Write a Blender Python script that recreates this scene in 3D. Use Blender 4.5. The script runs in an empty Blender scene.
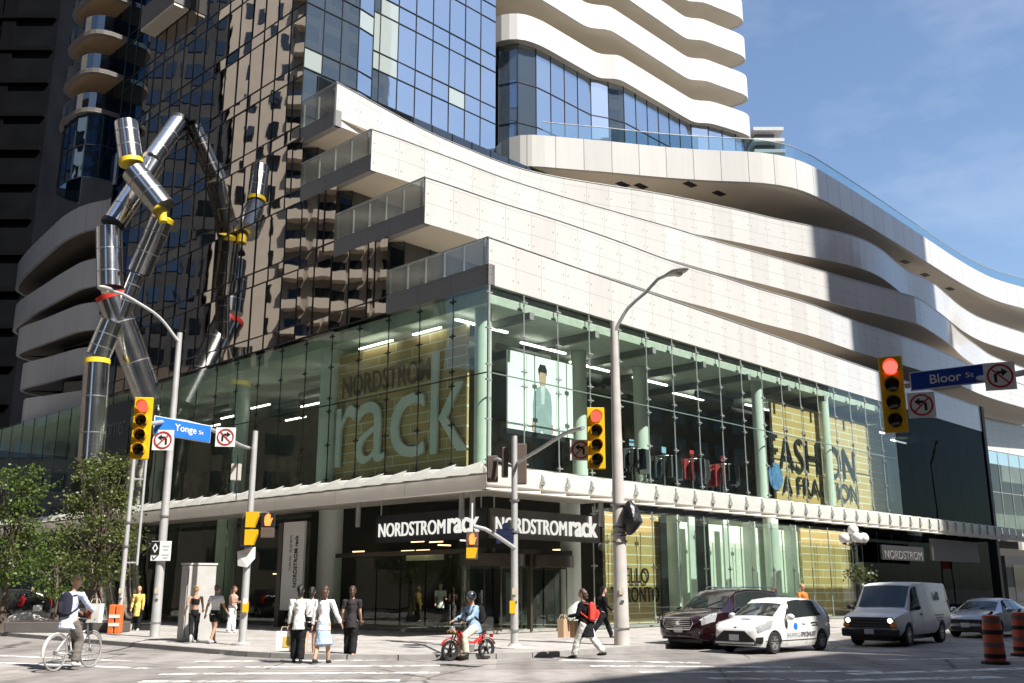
import bpy, bmesh, math, random
from mathutils import Vector, Matrix, noise
R = math.radians
rnd = random.Random(7)
sc = bpy.context.scene
COL = sc.collection
# ------------------------------------------------------------------ camera model
CAMH, PITCH, FPX = 1.62, R(13.95), 35/36*1024
CP, SP = math.cos(PITCH), math.sin(PITCH)
def ray(px, py):
    x, up = px-512.0, 341.5-py
    return (x, FPX*CP-up*SP, up*CP+FPX*SP)
def onz(px, py, z):            # point of the horizontal plane z seen at a measured pixel
    r = ray(px, py); t = (z-CAMH)/r[2]
    return Vector((r[0]*t, r[1]*t, z))
def ony(px, py, Y):            # point at distance Y seen at a measured pixel
    r = ray(px, py); t = Y/r[1]
    return Vector((r[0]*t, Y, CAMH+r[2]*t))
def gnd(px, py, z=0.0):
    return onz(px, py, z)
# ------------------------------------------------------------------ materials
MATS = {}
def newmat(name):
    m = bpy.data.materials.new(name); m.use_nodes = True
    nt = m.node_tree; nt.nodes.clear()
    out = nt.nodes.new('ShaderNodeOutputMaterial')
    return m, nt, out
def N(nt, t, **kw):
    n = nt.nodes.new(t)
    for k, v in kw.items():
        if k in n.inputs: n.inputs[k].default_value = v
        else: setattr(n, k, v)
    return n
def c4(c): return (c[0], c[1], c[2], 1.0)
def mat(name, col, rough=.6, metal=0.0, var=.12, scale=3.0, bump=0.0, spec=.5, bscale=None, coat=0.0):
    """principled surface whose colour and roughness wander with noise"""
    if name in MATS: return MATS[name]
    m, nt, out = newmat(name)
    p = N(nt, 'ShaderNodeBsdfPrincipled'); L = nt.links.new
    p.inputs['Metallic'].default_value = metal
    p.inputs['Specular IOR Level'].default_value = spec
    p.inputs['Coat Weight'].default_value = coat
    tc = N(nt, 'ShaderNodeTexCoord')
    nz = N(nt, 'ShaderNodeTexNoise'); nz.inputs['Scale'].default_value = scale; nz.inputs['Detail'].default_value = 6
    L(tc.outputs['Object'], nz.inputs['Vector'])
    rp = N(nt, 'ShaderNodeValToRGB')
    rp.color_ramp.elements[0].position = .25; rp.color_ramp.elements[1].position = .75
    rp.color_ramp.elements[0].color = c4([max(0, x*(1-var)) for x in col])
    rp.color_ramp.elements[1].color = c4([min(1, x*(1+var)) for x in col])
    L(nz.outputs['Fac'], rp.inputs['Fac']); L(rp.outputs['Color'], p.inputs['Base Color'])
    mr = N(nt, 'ShaderNodeMapRange')
    mr.inputs['To Min'].default_value = max(.02, rough*.85); mr.inputs['To Max'].default_value = min(1, rough*1.15)
    L(nz.outputs['Fac'], mr.inputs['Value']); L(mr.outputs['Result'], p.inputs['Roughness'])
    if bump:
        n2 = N(nt, 'ShaderNodeTexNoise'); n2.inputs['Scale'].default_value = bscale or scale*12; n2.inputs['Detail'].default_value = 4
        L(tc.outputs['Object'], n2.inputs['Vector'])
        b = N(nt, 'ShaderNodeBump'); b.inputs['Strength'].default_value = bump; b.inputs['Distance'].default_value = .02
        L(n2.outputs['Fac'], b.inputs['Height']); L(b.outputs['Normal'], p.inputs['Normal'])
    L(p.outputs['BSDF'], out.inputs['Surface'])
    MATS[name] = m; return m
def fresnel(nt, ior):
    f = N(nt, 'ShaderNodeFresnel'); g = N(nt, 'ShaderNodeNewGeometry')
    m = N(nt, 'ShaderNodeMapRange'); m.inputs['To Min'].default_value = ior; m.inputs['To Max'].default_value = 1/ior
    nt.links.new(g.outputs['Backfacing'], m.inputs['Value']); nt.links.new(m.outputs['Result'], f.inputs['IOR']); return f
def emit(name, col, s):
    if name in MATS: return MATS[name]
    m, nt, out = newmat(name)
    e = N(nt, 'ShaderNodeEmission'); e.inputs['Color'].default_value = c4(col); e.inputs['Strength'].default_value = s
    nt.links.new(e.outputs[0], out.inputs['Surface']); MATS[name] = m; return m
def glass(name, tint, refl=(1, 1, 1), ior=1.5, rough=.0, wave=0.0, wscale=.4, floor=0.0):
    """thin architectural glass: tinted see-through plus a Fresnel mirror"""
    if name in MATS: return MATS[name]
    m, nt, out = newmat(name); L = nt.links.new
    t = N(nt, 'ShaderNodeBsdfTransparent'); t.inputs['Color'].default_value = c4(tint)
    g = N(nt, 'ShaderNodeBsdfAnisotropic') if False else N(nt, 'ShaderNodeBsdfGlossy')
    g.inputs['Color'].default_value = c4(refl); g.inputs['Roughness'].default_value = rough
    f = fresnel(nt, ior)
    mx = N(nt, 'ShaderNodeMixShader')
    if floor:
        ma = N(nt, 'ShaderNodeMath', operation='MAXIMUM'); ma.inputs[1].default_value = floor
        L(f.outputs[0], ma.inputs[0]); L(ma.outputs[0], mx.inputs['Fac'])
    else: L(f.outputs[0], mx.inputs['Fac'])
    L(t.outputs[0], mx.inputs[1]); L(g.outputs[0], mx.inputs[2])
    if wave:
        tc = N(nt, 'ShaderNodeTexCoord'); nz = N(nt, 'ShaderNodeTexNoise'); nz.inputs['Scale'].default_value = wscale; nz.inputs['Detail'].default_value = 1.5
        L(tc.outputs['Object'], nz.inputs['Vector'])
        b = N(nt, 'ShaderNodeBump'); b.inputs['Strength'].default_value = 1; b.inputs['Distance'].default_value = wave
        L(nz.outputs['Fac'], b.inputs['Height']); L(b.outputs['Normal'], g.inputs['Normal'])
    L(mx.outputs[0], out.inputs['Surface']); MATS[name] = m; return m
def mirror_glass(name, refl, base, wave, wscale, fac=.6):
    """coated curtain-wall glass: opaque dark body with a strong, slightly wavy mirror"""
    m, nt, out = newmat(name); L = nt.links.new
    d = N(nt, 'ShaderNodeBsdfDiffuse'); d.inputs['Color'].default_value = c4(base)
    g = N(nt, 'ShaderNodeBsdfGlossy'); g.inputs['Color'].default_value = c4(refl); g.inputs['Roughness'].default_value = .015
    mx = N(nt, 'ShaderNodeMixShader'); lw = fresnel(nt, 1.6)
    ma = N(nt, 'ShaderNodeMath', operation='MAXIMUM'); ma.inputs[1].default_value = fac
    L(lw.outputs[0], ma.inputs[0]); L(ma.outputs[0], mx.inputs['Fac'])
    L(d.outputs[0], mx.inputs[1]); L(g.outputs[0], mx.inputs[2])
    tc = N(nt, 'ShaderNodeTexCoord'); nz = N(nt, 'ShaderNodeTexNoise'); nz.inputs['Scale'].default_value = wscale; nz.inputs['Detail'].default_value = 2
    L(tc.outputs['Object'], nz.inputs['Vector'])
    b = N(nt, 'ShaderNodeBump'); b.inputs['Strength'].default_value = 1; b.inputs['Distance'].default_value = wave
    L(nz.outputs['Fac'], b.inputs['Height']); L(b.outputs['Normal'], g.inputs['Normal'])
    L(mx.outputs[0], out.inputs['Surface']); MATS[name] = m; return m
def seam_mat(name, col, pw, ph=0, seam=.012, dark=.45, rough=.35, dots=None, var=.05, vofs=0.0, spec=.5):
    """cladding panels: seams every pw metres along the UV run (and every ph up), optional bolt heads"""
    if name in MATS: return MATS[name]
    m, nt, out = newmat(name); L = nt.links.new
    p = N(nt, 'ShaderNodeBsdfPrincipled'); p.inputs['Roughness'].default_value = rough; p.inputs['Specular IOR Level'].default_value = spec
    uv = N(nt, 'ShaderNodeUVMap'); sp = N(nt, 'ShaderNodeSeparateXYZ'); L(uv.outputs[0], sp.inputs[0])
    def mth(op, a, b=None, c=None):
        n = N(nt, 'ShaderNodeMath', operation=op)
        for i, v in enumerate((a, b, c)):
            if v is None: continue
            if isinstance(v, (int, float)): n.inputs[i].default_value = v
            else: L(v, n.inputs[i])
        return n.outputs[0]
    mu = mth('PINGPONG', sp.outputs[0], pw/2)
    s = mth('LESS_THAN', mu, seam)
    if ph:
        mv = mth('PINGPONG', mth('ADD', sp.outputs[1], vofs), ph/2); s = mth('MAXIMUM', s, mth('LESS_THAN', mv, seam))
    if dots:
        du, hs, rr = dots
        a = mth('SUBTRACT', mu, du)
        for h in hs:
            b = mth('SUBTRACT', sp.outputs[1], h)
            q = mth('ADD', mth('MULTIPLY', a, a), mth('MULTIPLY', b, b))
            s = mth('MAXIMUM', s, mth('LESS_THAN', q, rr*rr))
    tc = N(nt, 'ShaderNodeTexCoord'); nz = N(nt, 'ShaderNodeTexNoise'); nz.inputs['Scale'].default_value = 1.0; nz.inputs['Detail'].default_value = 8
    mp_ = N(nt, 'ShaderNodeMapping'); mp_.inputs['Scale'].default_value = (2.2, 2.2, .35); L(tc.outputs['Object'], mp_.inputs[0]); L(mp_.outputs[0], nz.inputs['Vector'])
    # each panel a slightly different tone
    fl = mth('FLOOR', mth('ADD', mth('DIVIDE', sp.outputs[0], pw), .0001))
    wn = N(nt, 'ShaderNodeTexWhiteNoise', noise_dimensions='1D'); L(fl, wn.inputs['W'])
    f = mth('ADD', mth('MULTIPLY', nz.outputs['Fac'], .6), mth('MULTIPLY', wn.outputs['Value'], .4))
    rp = N(nt, 'ShaderNodeValToRGB'); rp.color_ramp.elements[0].position = .2; rp.color_ramp.elements[1].position = .8
    rp.color_ramp.elements[0].color = c4([x*(1-var) for x in col]); rp.color_ramp.elements[1].color = c4([min(1, x*(1+var)) for x in col])
    L(f, rp.inputs['Fac'])
    mx = N(nt, 'ShaderNodeMix', data_type='RGBA'); L(s, mx.inputs[0]); L(rp.outputs['Color'], mx.inputs[6]); mx.inputs[7].default_value = c4([x*dark for x in col])
    L(mx.outputs[2], p.inputs['Base Color']); L(p.outputs[0], out.inputs['Surface'])
    MATS[name] = m; return m
# ------------------------------------------------------------------ objects
def tag(o, label=None, cat=None, group=None, kind=None):
    if label: o['label'] = label
    if cat: o['category'] = cat
    if group: o['group'] = group
    if kind: o['kind'] = kind
    return o
def thing(name, label, cat, loc=(0, 0, 0), rz=0.0, group=None):
    o = bpy.data.objects.new(name, None); COL.objects.link(o)
    o.empty_display_size = .2
    o.location = loc; o.rotation_euler = (0, 0, rz)
    return tag(o, label, cat, group)
def basis(d):
    d = Vector(d).normalized()
    a = Vector((0, 0, 1)) if abs(d.z) < .95 else Vector((1, 0, 0))
    s = d.cross(a).normalized(); t = s.cross(d).normalized()
    return s, t, d
class MB:
    def __init__(s): s.v = []; s.f = []; s.uv = []; s.mi = []; s.m = 0
    def face(s, idx, uv=None): s.f.append(tuple(idx)); s.uv.append(uv); s.mi.append(s.m)
    def quad(s, a, b, c, d, uv=None):
        i = len(s.v); s.v += [Vector(a), Vector(b), Vector(c), Vector(d)]; s.face((i, i+1, i+2, i+3), uv); return s
    def poly(s, pts, uv=None):
        i = len(s.v); s.v += [Vector(p) for p in pts]; s.face(range(i, i+len(pts)), uv); return s
    def box(s, c, size, rz=0.0, M=None, ch=0.0):
        c = Vector(c); hx, hy, hz = size[0]/2, size[1]/2, size[2]/2
        if M is None: M = Matrix.Rotation(rz, 3, 'Z')
        if ch <= 0:
            i = len(s.v)
            for z in (-hz, hz):
                for x, y in ((-hx, -hy), (hx, -hy), (hx, hy), (-hx, hy)): s.v.append(c+M@Vector((x, y, z)))
            for f in ((0, 3, 2, 1), (4, 5, 6, 7), (0, 1, 5, 4), (1, 2, 6, 5), (2, 3, 7, 6), (3, 0, 4, 7)): s.face([i+k for k in f])
        else:   # chamfered: rounded vertical profile
            rings = [(-hz, ch), (-hz+ch, 0), (hz-ch, 0), (hz, ch)]; i = len(s.v)
            for z, q in rings:
                for x, y in ((-hx+ch, -hy+q), (hx-ch, -hy+q), (hx-q, -hy+ch), (hx-q, hy-ch), (hx-ch, hy-q), (-hx+ch, hy-q), (-hx+q, hy-ch), (-hx+q, -hy+ch)):
                    s.v.append(c+M@Vector((x, y, z)))
            n = 8
            for r in range(3):
                for k in range(n): s.face((i+r*n+k, i+r*n+(k+1) % n, i+(r+1)*n+(k+1) % n, i+(r+1)*n+k))
            s.face([i+k for k in reversed(range(n))]); s.face([i+3*n+k for k in range(n)])
        return s
    def bar(s, a, b, w, h=None):
        a, b = Vector(a), Vector(b); h = h or w; x, y, d = basis(b-a); i = len(s.v)
        for p in (a, b):
            for q, r in ((-1, -1), (1, -1), (1, 1), (-1, 1)): s.v.append(p+x*q*w/2+y*r*h/2)
        for f in ((0, 1, 2, 3), (7, 6, 5, 4), (0, 4, 5, 1), (1, 5, 6, 2), (2, 6, 7, 3), (3, 7, 4, 0)): s.face([i+k for k in f])
        return s
    def tube(s, pts, r, n=10, cap=True, closed=False, squash=None):
        pts = [Vector(p) for p in pts]; k = len(pts)
        rr = r if isinstance(r, (list, tuple)) else [r]*k
        i = len(s.v); px = None
        for j, p in enumerate(pts):
            if closed: d = pts[(j+1) % k]-pts[j-1]
            else: d = pts[min(j+1, k-1)]-pts[max(j-1, 0)]
            if d.length < 1e-9: d = Vector((0, 0, 1))
            d.normalize()
            if px is None: px = basis(d)[0]
            px = (px-d*px.dot(d))
            px = px.normalized() if px.length > 1e-6 else basis(d)[0]
            py = d.cross(px); q = rr[j]; qa, qb = q if isinstance(q, (list, tuple)) else (q, q)
            for a in range(n):
                t = 2*math.pi*a/n; s.v.append(p+px*math.cos(t)*qa+py*math.sin(t)*qb)
        for j in range(k if closed else k-1):
            for a in range(n):
                A = i+j*n; B = i+((j+1) % k)*n
                s.face((A+a, A+(a+1) % n, B+(a+1) % n, B+a))
        if cap and not closed:
            s.face([i+a for a in reversed(range(n))]); s.face([i+(k-1)*n+a for a in range(n)])
        return s
    def lathe(s, prof, c=(0, 0, 0), axis=(0, 0, 1), n=20, cap=True):
        x, y, d = basis(axis); c = Vector(c); i = len(s.v)
        for r, h in prof:
            for a in range(n):
                t = 2*math.pi*a/n; s.v.append(c+d*h+x*math.cos(t)*r+y*math.sin(t)*r)
        for j in range(len(prof)-1):
            for a in range(n): s.face((i+j*n+(a+1) % n, i+j*n+a, i+(j+1)*n+a, i+(j+1)*n+(a+1) % n))
        if cap:
            s.face([i+a for a in range(n)]); s.face([i+(len(prof)-1)*n+a for a in reversed(range(n))])
        return s
    def ball(s, c, r, n=12, m=8, M=None):
        c = Vector(c); rx, ry, rz = r if isinstance(r, (tuple, list)) else (r, r, r); i = len(s.v)
        M = M or Matrix.Identity(3)
        s.v.append(c+M@Vector((0, 0, -rz)))
        for j in range(1, m):
            t = -math.pi/2+math.pi*j/m
            for a in range(n):
                p = 2*math.pi*a/n; s.v.append(c+M@Vector((rx*math.cos(t)*math.cos(p), ry*math.cos(t)*math.sin(p), rz*math.sin(t))))
        s.v.append(c+M@Vector((0, 0, rz))); T = len(s.v)-1
        for a in range(n): s.face((i, i+1+(a+1) % n, i+1+a)); s.face((T, T-n+a, T-n+(a+1) % n))
        for j in range(m-2):
            for a in range(n):
                A = i+1+j*n; s.face((A+a, A+(a+1) % n, A+n+(a+1) % n, A+n+a))
        return s
    def prism(s, poly, z0, z1):     # poly of (x,y), counter-clockwise
        n = len(poly); i = len(s.v)
        for z in (z0, z1): s.v += [Vector((p[0], p[1], z)) for p in poly]
        s.face([i+k for k in reversed(range(n))]); s.face([i+n+k for k in range(n)])
        for k in range(n): s.face((i+k, i+(k+1) % n, i+n+(k+1) % n, i+n+k))
        return s
    def plate(s, poly2, o, ax, ay, t):  # 2-D outline in plane (o, ax, ay) given thickness t along ax x ay
        o, ax, ay = Vector(o), Vector(ax), Vector(ay); nn = ax.cross(ay).normalized()*t; n = len(poly2); i = len(s.v)
        for q in (Vector((0, 0, 0)), nn): s.v += [o+ax*p[0]+ay*p[1]+q for p in poly2]
        s.face([i+k for k in reversed(range(n))]); s.face([i+n+k for k in range(n)])
        for k in range(n): s.face((i+k, i+(k+1) % n, i+n+(k+1) % n, i+n+k))
        return s
    def mesh(s, name, M=None):
        me = bpy.data.meshes.new(name)
        v = [M@p for p in s.v] if M is not None else s.v
        me.from_pydata([tuple(p) for p in v], [], s.f)
        if any(u is not None for u in s.uv):
            l = me.uv_layers.new(name='UVMap'); k = 0
            for f, u in zip(s.f, s.uv):
                for q in range(len(f)):
                    if u is not None: l.data[k].uv = u[q]
                    k += 1
        me.update(); return me
    def build(s, name, m, parent=None, smooth=False, world=True, fix=True):
        M = None
        if parent is not None and world:
            rt = parent; loc = Vector((0, 0, 0))
            while rt is not None: loc = loc+rt.location; rt = rt.parent
            M = Matrix.Translation(-loc)
        me = s.mesh(name, M)
        for mm in (m if isinstance(m, (list, tuple)) else [m]): me.materials.append(mm)
        if isinstance(m, (list, tuple)): me.polygons.foreach_set('material_index', s.mi)
        return link(name, me, parent, smooth, fix)
def link(name, me, parent=None, smooth=False, fix=False):
    if fix:
        bm = bmesh.new(); bm.from_mesh(me); bmesh.ops.recalc_face_normals(bm, faces=bm.faces[:]); bm.to_mesh(me); bm.free()
    if smooth:
        me.polygons.foreach_set('use_smooth', [True]*len(me.polygons))
        if smooth != 'all':
            try: me.set_sharp_from_angle(angle=R(38))
            except Exception: pass
    o = bpy.data.objects.new(name, me); COL.objects.link(o)
    if parent is not None: o.parent = parent
    return o
def structure(mb, name, m, label=None, **kw):
    o = mb.build(name, m, **kw); o['kind'] = 'structure'
    if label: o['label'] = label
    return o
def kids(o): return [c for c in COL.objects if c.parent == o]
def copy_tree(o, loc=None, rz=None, label=None, parent=None, ch=None):
    if ch is None:
        ch = {}
        for x in COL.objects:
            if x.parent: ch.setdefault(x.parent.name, []).append(x)
    c = o.copy(); COL.objects.link(c)
    if parent: c.parent = parent
    if loc is not None: c.location = loc
    if rz is not None: c.rotation_euler = (0, 0, rz)
    if label: c['label'] = label
    for k in ch.get(o.name, []): copy_tree(k, parent=c, ch=ch)
    return c
def evaluated(o):
    dg = bpy.context.evaluated_depsgraph_get(); dg.update()
    me = bpy.data.meshes.new_from_object(o.evaluated_get(dg)); return me
def text_mesh(body, size, depth=.01, bold=0.0, align='CENTER', space=1.0, sx=1.0):
    cu = bpy.data.curves.new('lettering', 'FONT'); cu.body = body; cu.size = size; cu.extrude = depth/2; cu.offset = bold
    cu.align_x = align; cu.align_y = 'CENTER'; cu.space_character = space; cu.resolution_u = 4
    o = bpy.data.objects.new('lettering', cu); COL.objects.link(o); me = evaluated(o)
    bpy.data.objects.remove(o); bpy.data.curves.remove(cu)
    if sx != 1: me.transform(Matrix.Diagonal((sx, 1, 1, 1)))
    return me
def lettering(name, body, o, ax, ay, size, m, parent, depth=.01, bold=0.0, align='CENTER', space=1.0, sx=1.0, world=True, fit=None):
    me = text_mesh(body, size, depth, bold, align, space, sx)
    if fit:   # stretch to an exact width and height
        xs = [v.co.x for v in me.vertices]; ys = [v.co.y for v in me.vertices]
        w, h = max(xs)-min(xs), max(ys)-min(ys); cx, cy = (max(xs)+min(xs))/2, (max(ys)+min(ys))/2
        me.transform(Matrix.Diagonal((fit[0]/w, (fit[1]/h if fit[1] else fit[0]/w), 1, 1))@Matrix.Translation((-cx, -cy, 0)))
    ax, ay = Vector(ax).normalized(), Vector(ay).normalized(); az = ax.cross(ay)
    o = Vector(o)
    if parent is not None and world:
        rt = parent
        while rt is not None: o = o-rt.location; rt = rt.parent
    M = Matrix.Translation(o)@Matrix((ax, ay, az)).transposed().to_4x4()
    me.transform(M); me.materials.clear(); me.materials.append(m)
    return link(name, me, parent)
def catmull(pts, step=.5):
    pts = [Vector(p) for p in pts]; out = []
    P = [pts[0]*2-pts[1]]+pts+[pts[-1]*2-pts[-2]]
    for i in range(1, len(P)-2):
        a, b, c, d = P[i-1:i+3]; n = max(1, int((c-b).length/step))
        for k in range(n):
            t = k/n
            out.append(.5*((2*b)+(c-a)*t+(2*a-5*b+4*c-d)*t*t+(3*b-a-3*c+d)*t**3))
    out.append(pts[-1]); return out
def smooth_line(pts, n=3):
    pts = [p.copy() for p in pts]
    for _ in range(n):
        q = [pts[0]]+[(pts[i-1]+pts[i]*2+pts[i+1])/4 for i in range(1, len(pts)-1)]+[pts[-1]]
        pts = q
    return pts
def offset(pts, d):    # shift a plan curve to its left
    out = []
    for i, p in enumerate(pts):
        t = pts[min(i+1, len(pts)-1)]-pts[max(i-1, 0)]; t.z = 0; t.normalize()
        out.append(p+Vector((-t.y, t.x, 0))*d)
    return out
def ribbon(mb, pts, z0, z1, th, uofs=0.0):
    """upright wall following a plan curve: outer face with UVs in metres, inner face, top and bottom"""
    inn = offset(pts, th); s = uofs
    for i in range(len(pts)-1):
        a, b, c, d = pts[i], pts[i+1], inn[i+1], inn[i]; l = (b-a).length
        q = lambda p, z: (p.x, p.y, z)
        mb.quad(q(a, z0), q(b, z0), q(b, z1), q(a, z1), [(s, 0), (s+l, 0), (s+l, z1-z0), (s, z1-z0)])
        mb.quad(q(c, z0), q(d, z0), q(d, z1), q(c, z1), [(s+l, 0), (s, 0), (s, z1-z0), (s+l, z1-z0)])
        mb.quad(q(a, z1), q(b, z1), q(c, z1), q(d, z1)); mb.quad(q(b, z0), q(a, z0), q(d, z0), q(c, z0)); s += l
    for k in (0, -1):
        a, d = pts[k], inn[k]; mb.quad((a.x, a.y, z0), (d.x, d.y, z0), (d.x, d.y, z1), (a.x, a.y, z1))
    return mb
def slab(mb, pts, z0, z1, depth, clip=None):
    inn = offset(pts, depth)
    if clip: inn = [clip(p) for p in inn]
    for i in range(len(pts)-1):
        a, b, c, d = pts[i], pts[i+1], inn[i+1], inn[i]
        for z in (z0, z1): mb.quad((a.x, a.y, z), (b.x, b.y, z), (c.x, c.y, z), (d.x, d.y, z))
        mb.quad((a.x, a.y, z0), (b.x, b.y, z0), (b.x, b.y, z1), (a.x, a.y, z1)); mb.quad((d.x, d.y, z0), (c.x, c.y, z0), (c.x, c.y, z1), (d.x, d.y, z1))
    return mb
# ------------------------------------------------------------------ the corner building: its own axes
CX, CY = -.925, 37.5
AU = R(44.1); U = Vector((math.sin(AU), math.cos(AU), 0)); V = Vector((-math.cos(AU), math.sin(AU), 0))   # along the sunny face / along the shaded face
NR = -V; NL = -U                                                                                        # outward normals
C0 = Vector((CX, CY, 0)); ZU = Vector((0, 0, 1))
def PR(s, o=0.0, z=0.0): return C0+U*s+NR*o+ZU*z      # sunny face: s metres from the corner, o metres outside the glass
def PL(s, o=0.0, z=0.0): return C0+V*s+NL*o+ZU*z      # shaded face
def onplane(px, py, P0, n):
    r = Vector(ray(px, py)); o = Vector((0, 0, CAMH)); return o+r*((P0-o).dot(n)/r.dot(n))
def sR(px, py=400, o=0.0): return (onplane(px, py, PR(0, o), NR)-C0).dot(U)
def sL(px, py=400, o=0.0): return (onplane(px, py, PL(0, o), NL)-C0).dot(V)
def zR(px, py, o=0.0): return onplane(px, py, PR(0, o), NR).z
def zL(px, py, o=0.0): return onplane(px, py, PL(0, o), NL).z

M_WHITE = seam_mat('fritted white guard', (.52, .508, .485), 1.55, ph=.97, seam=.012, dark=.62, rough=.13, dots=(.15, (.42, 1.40), .05), var=.085)
M_WHITE_PANEL = seam_mat('white roof edge panels', (.54, .525, .495), 1.9, seam=.022, dark=.30, rough=.25, var=.08)
M_WHITE_R = seam_mat('white balcony front', (.57, .555, .525), 3.4, seam=.012, dark=.7, rough=.45, var=.06)
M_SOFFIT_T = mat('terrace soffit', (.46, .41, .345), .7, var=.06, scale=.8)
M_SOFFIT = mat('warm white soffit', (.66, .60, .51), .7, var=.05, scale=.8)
M_SOFFIT_D = mat('shade darkened brown soffit', (.10, .08, .06), .8, var=.08, scale=.8)  # soffit of the far end, its shade mixed into the colour
M_GREY_SLAB = seam_mat('grey slab edge', (.20, .195, .19), 2.1, seam=.012, dark=.5, rough=.5)
M_GREY_BAND = seam_mat('pale grey band', (.52, .53, .55), 2.1, seam=.012, dark=.5, rough=.4)
M_GREY_PANEL = seam_mat('grey blue roof edge panels', (.40, .42, .46), 1.6, seam=.02, dark=.4, rough=.35, var=.06)
M_FROST = None
def frosted():
    m, nt, out = newmat('frosted rail glass'); L = nt.links.new
    d = N(nt, 'ShaderNodeBsdfDiffuse'); d.inputs['Color'].default_value = (.50, .51, .48, 1)
    t = N(nt, 'ShaderNodeBsdfTransparent'); t.inputs['Color'].default_value = (.8, .83, .8, 1)
    tl = N(nt, 'ShaderNodeBsdfTranslucent'); tl.inputs['Color'].default_value = (.5, .51, .48, 1)
    g = N(nt, 'ShaderNodeBsdfGlossy'); g.inputs['Roughness'].default_value = .08
    a = N(nt, 'ShaderNodeMixShader'); a.inputs[0].default_value = .5; b = N(nt, 'ShaderNodeMixShader'); b.inputs[0].default_value = .62; c = N(nt, 'ShaderNodeMixShader'); c.inputs[0].default_value = .1
    L(d.outputs[0], a.inputs[1]); L(tl.outputs[0], a.inputs[2]); L(a.outputs[0], b.inputs[1]); L(t.outputs[0], b.inputs[2]); L(b.outputs[0], c.inputs[1]); L(g.outputs[0], c.inputs[2])
    L(c.outputs[0], out.inputs['Surface']); return m
M_FROST = frosted()
def milk(name, col, tr=.6):
    m, nt, out = newmat(name); L = nt.links.new
    d = N(nt, 'ShaderNodeBsdfDiffuse'); d.inputs['Color'].default_value = c4(col)
    tl = N(nt, 'ShaderNodeBsdfTranslucent'); tl.inputs['Color'].default_value = c4(col)
    g = N(nt, 'ShaderNodeBsdfGlossy'); g.inputs['Roughness'].default_value = .2
    a = N(nt, 'ShaderNodeMixShader'); a.inputs[0].default_value = tr; c = N(nt, 'ShaderNodeMixShader'); c.inputs[0].default_value = .06
    L(d.outputs[0], a.inputs[1]); L(tl.outputs[0], a.inputs[2]); L(a.outputs[0], c.inputs[1]); L(g.outputs[0], c.inputs[2]); L(c.outputs[0], out.inputs['Surface']); return m
M_MILK = milk('milk glass canopy', (.86, .86, .82))
M_CANG = glass('fritted canopy glass', (.70, .74, .70), floor=.08)
M_BALG = glass('blue grey balcony glass', (.34, .42, .50), floor=.14)
M_RAIL_GLASS = glass('clear rail glass', (.75, .86, .88), floor=.12)
M_STEEL = mat('brushed steel', (.55, .55, .54), .35, .9, var=.08, scale=8)
M_ALU = mat('grey aluminium', (.42, .43, .42), .45, .6, var=.08)
M_DARKBAR = mat('dark mullion', (.03, .032, .035), .4, .3)
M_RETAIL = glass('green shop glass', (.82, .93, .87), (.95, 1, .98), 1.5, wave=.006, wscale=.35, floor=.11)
M_RETAIL_D = glass('shade darkened shop glass', (.09, .11, .115), (.12, .14, .145), 1.5, wave=.01, wscale=.4, floor=.05)  # office tower's shadow put into the tint and mirror colour
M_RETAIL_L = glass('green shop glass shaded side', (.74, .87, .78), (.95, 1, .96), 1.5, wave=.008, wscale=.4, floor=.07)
M_MIRROR = mirror_glass('mirror curtain wall', (.44, .415, .385), (.010, .012, .014), .006, .45, .85)
M_MIRROR_B = mirror_glass('blue mirror curtain wall', (.13, .21, .31), (.006, .012, .02), .02, .5, .8)
M_SKYGLASS = mirror_glass('sky blue tower glass', (.66, .75, .86), (.11, .15, .20), .006, .35, .62)
M_PALEPANE = mirror_glass('pale tower spandrel', (.55, .62, .62), (.38, .43, .41), .004, .35, .25)
M_DARKGLASS = mirror_glass('dark gap glass', (.35, .37, .38), (.01, .012, .012), .006, .5, .35)
M_DARK = mat('charcoal cladding', (.018, .018, .02), .6)
M_BLACK = mat('matt black', (.008, .008, .009), .7)
M_INT = mat('shop interior wall', (.34, .36, .31), .8, var=.1)
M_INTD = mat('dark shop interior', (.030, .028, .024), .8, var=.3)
M_CEIL = mat('shop ceiling', (.48, .50, .44), .8)
M_FLOORI = mat('shop floor', (.30, .29, .27), .5)
M_COLW = mat('white round column', (.66, .70, .64), .5, var=.04)
M_TUBEL = emit('strip light', (1, .97, .9), 3.5)
def plank_mat():
    m, nt, out = newmat('ochre plank wall'); L = nt.links.new
    p = N(nt, 'ShaderNodeBsdfPrincipled'); p.inputs['Roughness'].default_value = .6
    uv = N(nt, 'ShaderNodeUVMap'); bk = N(nt, 'ShaderNodeTexBrick')
    L(uv.outputs[0], bk.inputs['Vector'])
    bk.inputs['Color1'].default_value = (.60, .40, .16, 1); bk.inputs['Color2'].default_value = (.70, .49, .22, 1); bk.inputs['Mortar'].default_value = (.86, .82, .66, 1)
    bk.inputs['Scale'].default_value = 1; bk.inputs['Mortar Size'].default_value = .026; bk.inputs['Brick Width'].default_value = 2.3; bk.inputs['Row Height'].default_value = .42
    nz = N(nt, 'ShaderNodeTexNoise'); nz.inputs['Scale'].default_value = 14; nz.inputs['Detail'].default_value = 5; L(uv.outputs[0], nz.inputs['Vector'])
    mx = N(nt, 'ShaderNodeMix', data_type='RGBA', blend_type='MULTIPLY'); mx.inputs[0].default_value = .35
    L(bk.outputs['Color'], mx.inputs[6]); L(nz.outputs['Color'], mx.inputs[7]); L(mx.outputs[2], p.inputs['Base Color']); L(p.outputs[0], out.inputs['Surface']); return m
M_PLANK = plank_mat()
M_LETW = emit('glowing white letters', (1, .97, .9), .5)  # emission makes the sign letters read white
M_LETB = mat('black letters', (.012, .012, .012), .6)
M_LETG = mat('pale grey letters', (.74, .78, .76), .5, var=.03)

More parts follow.
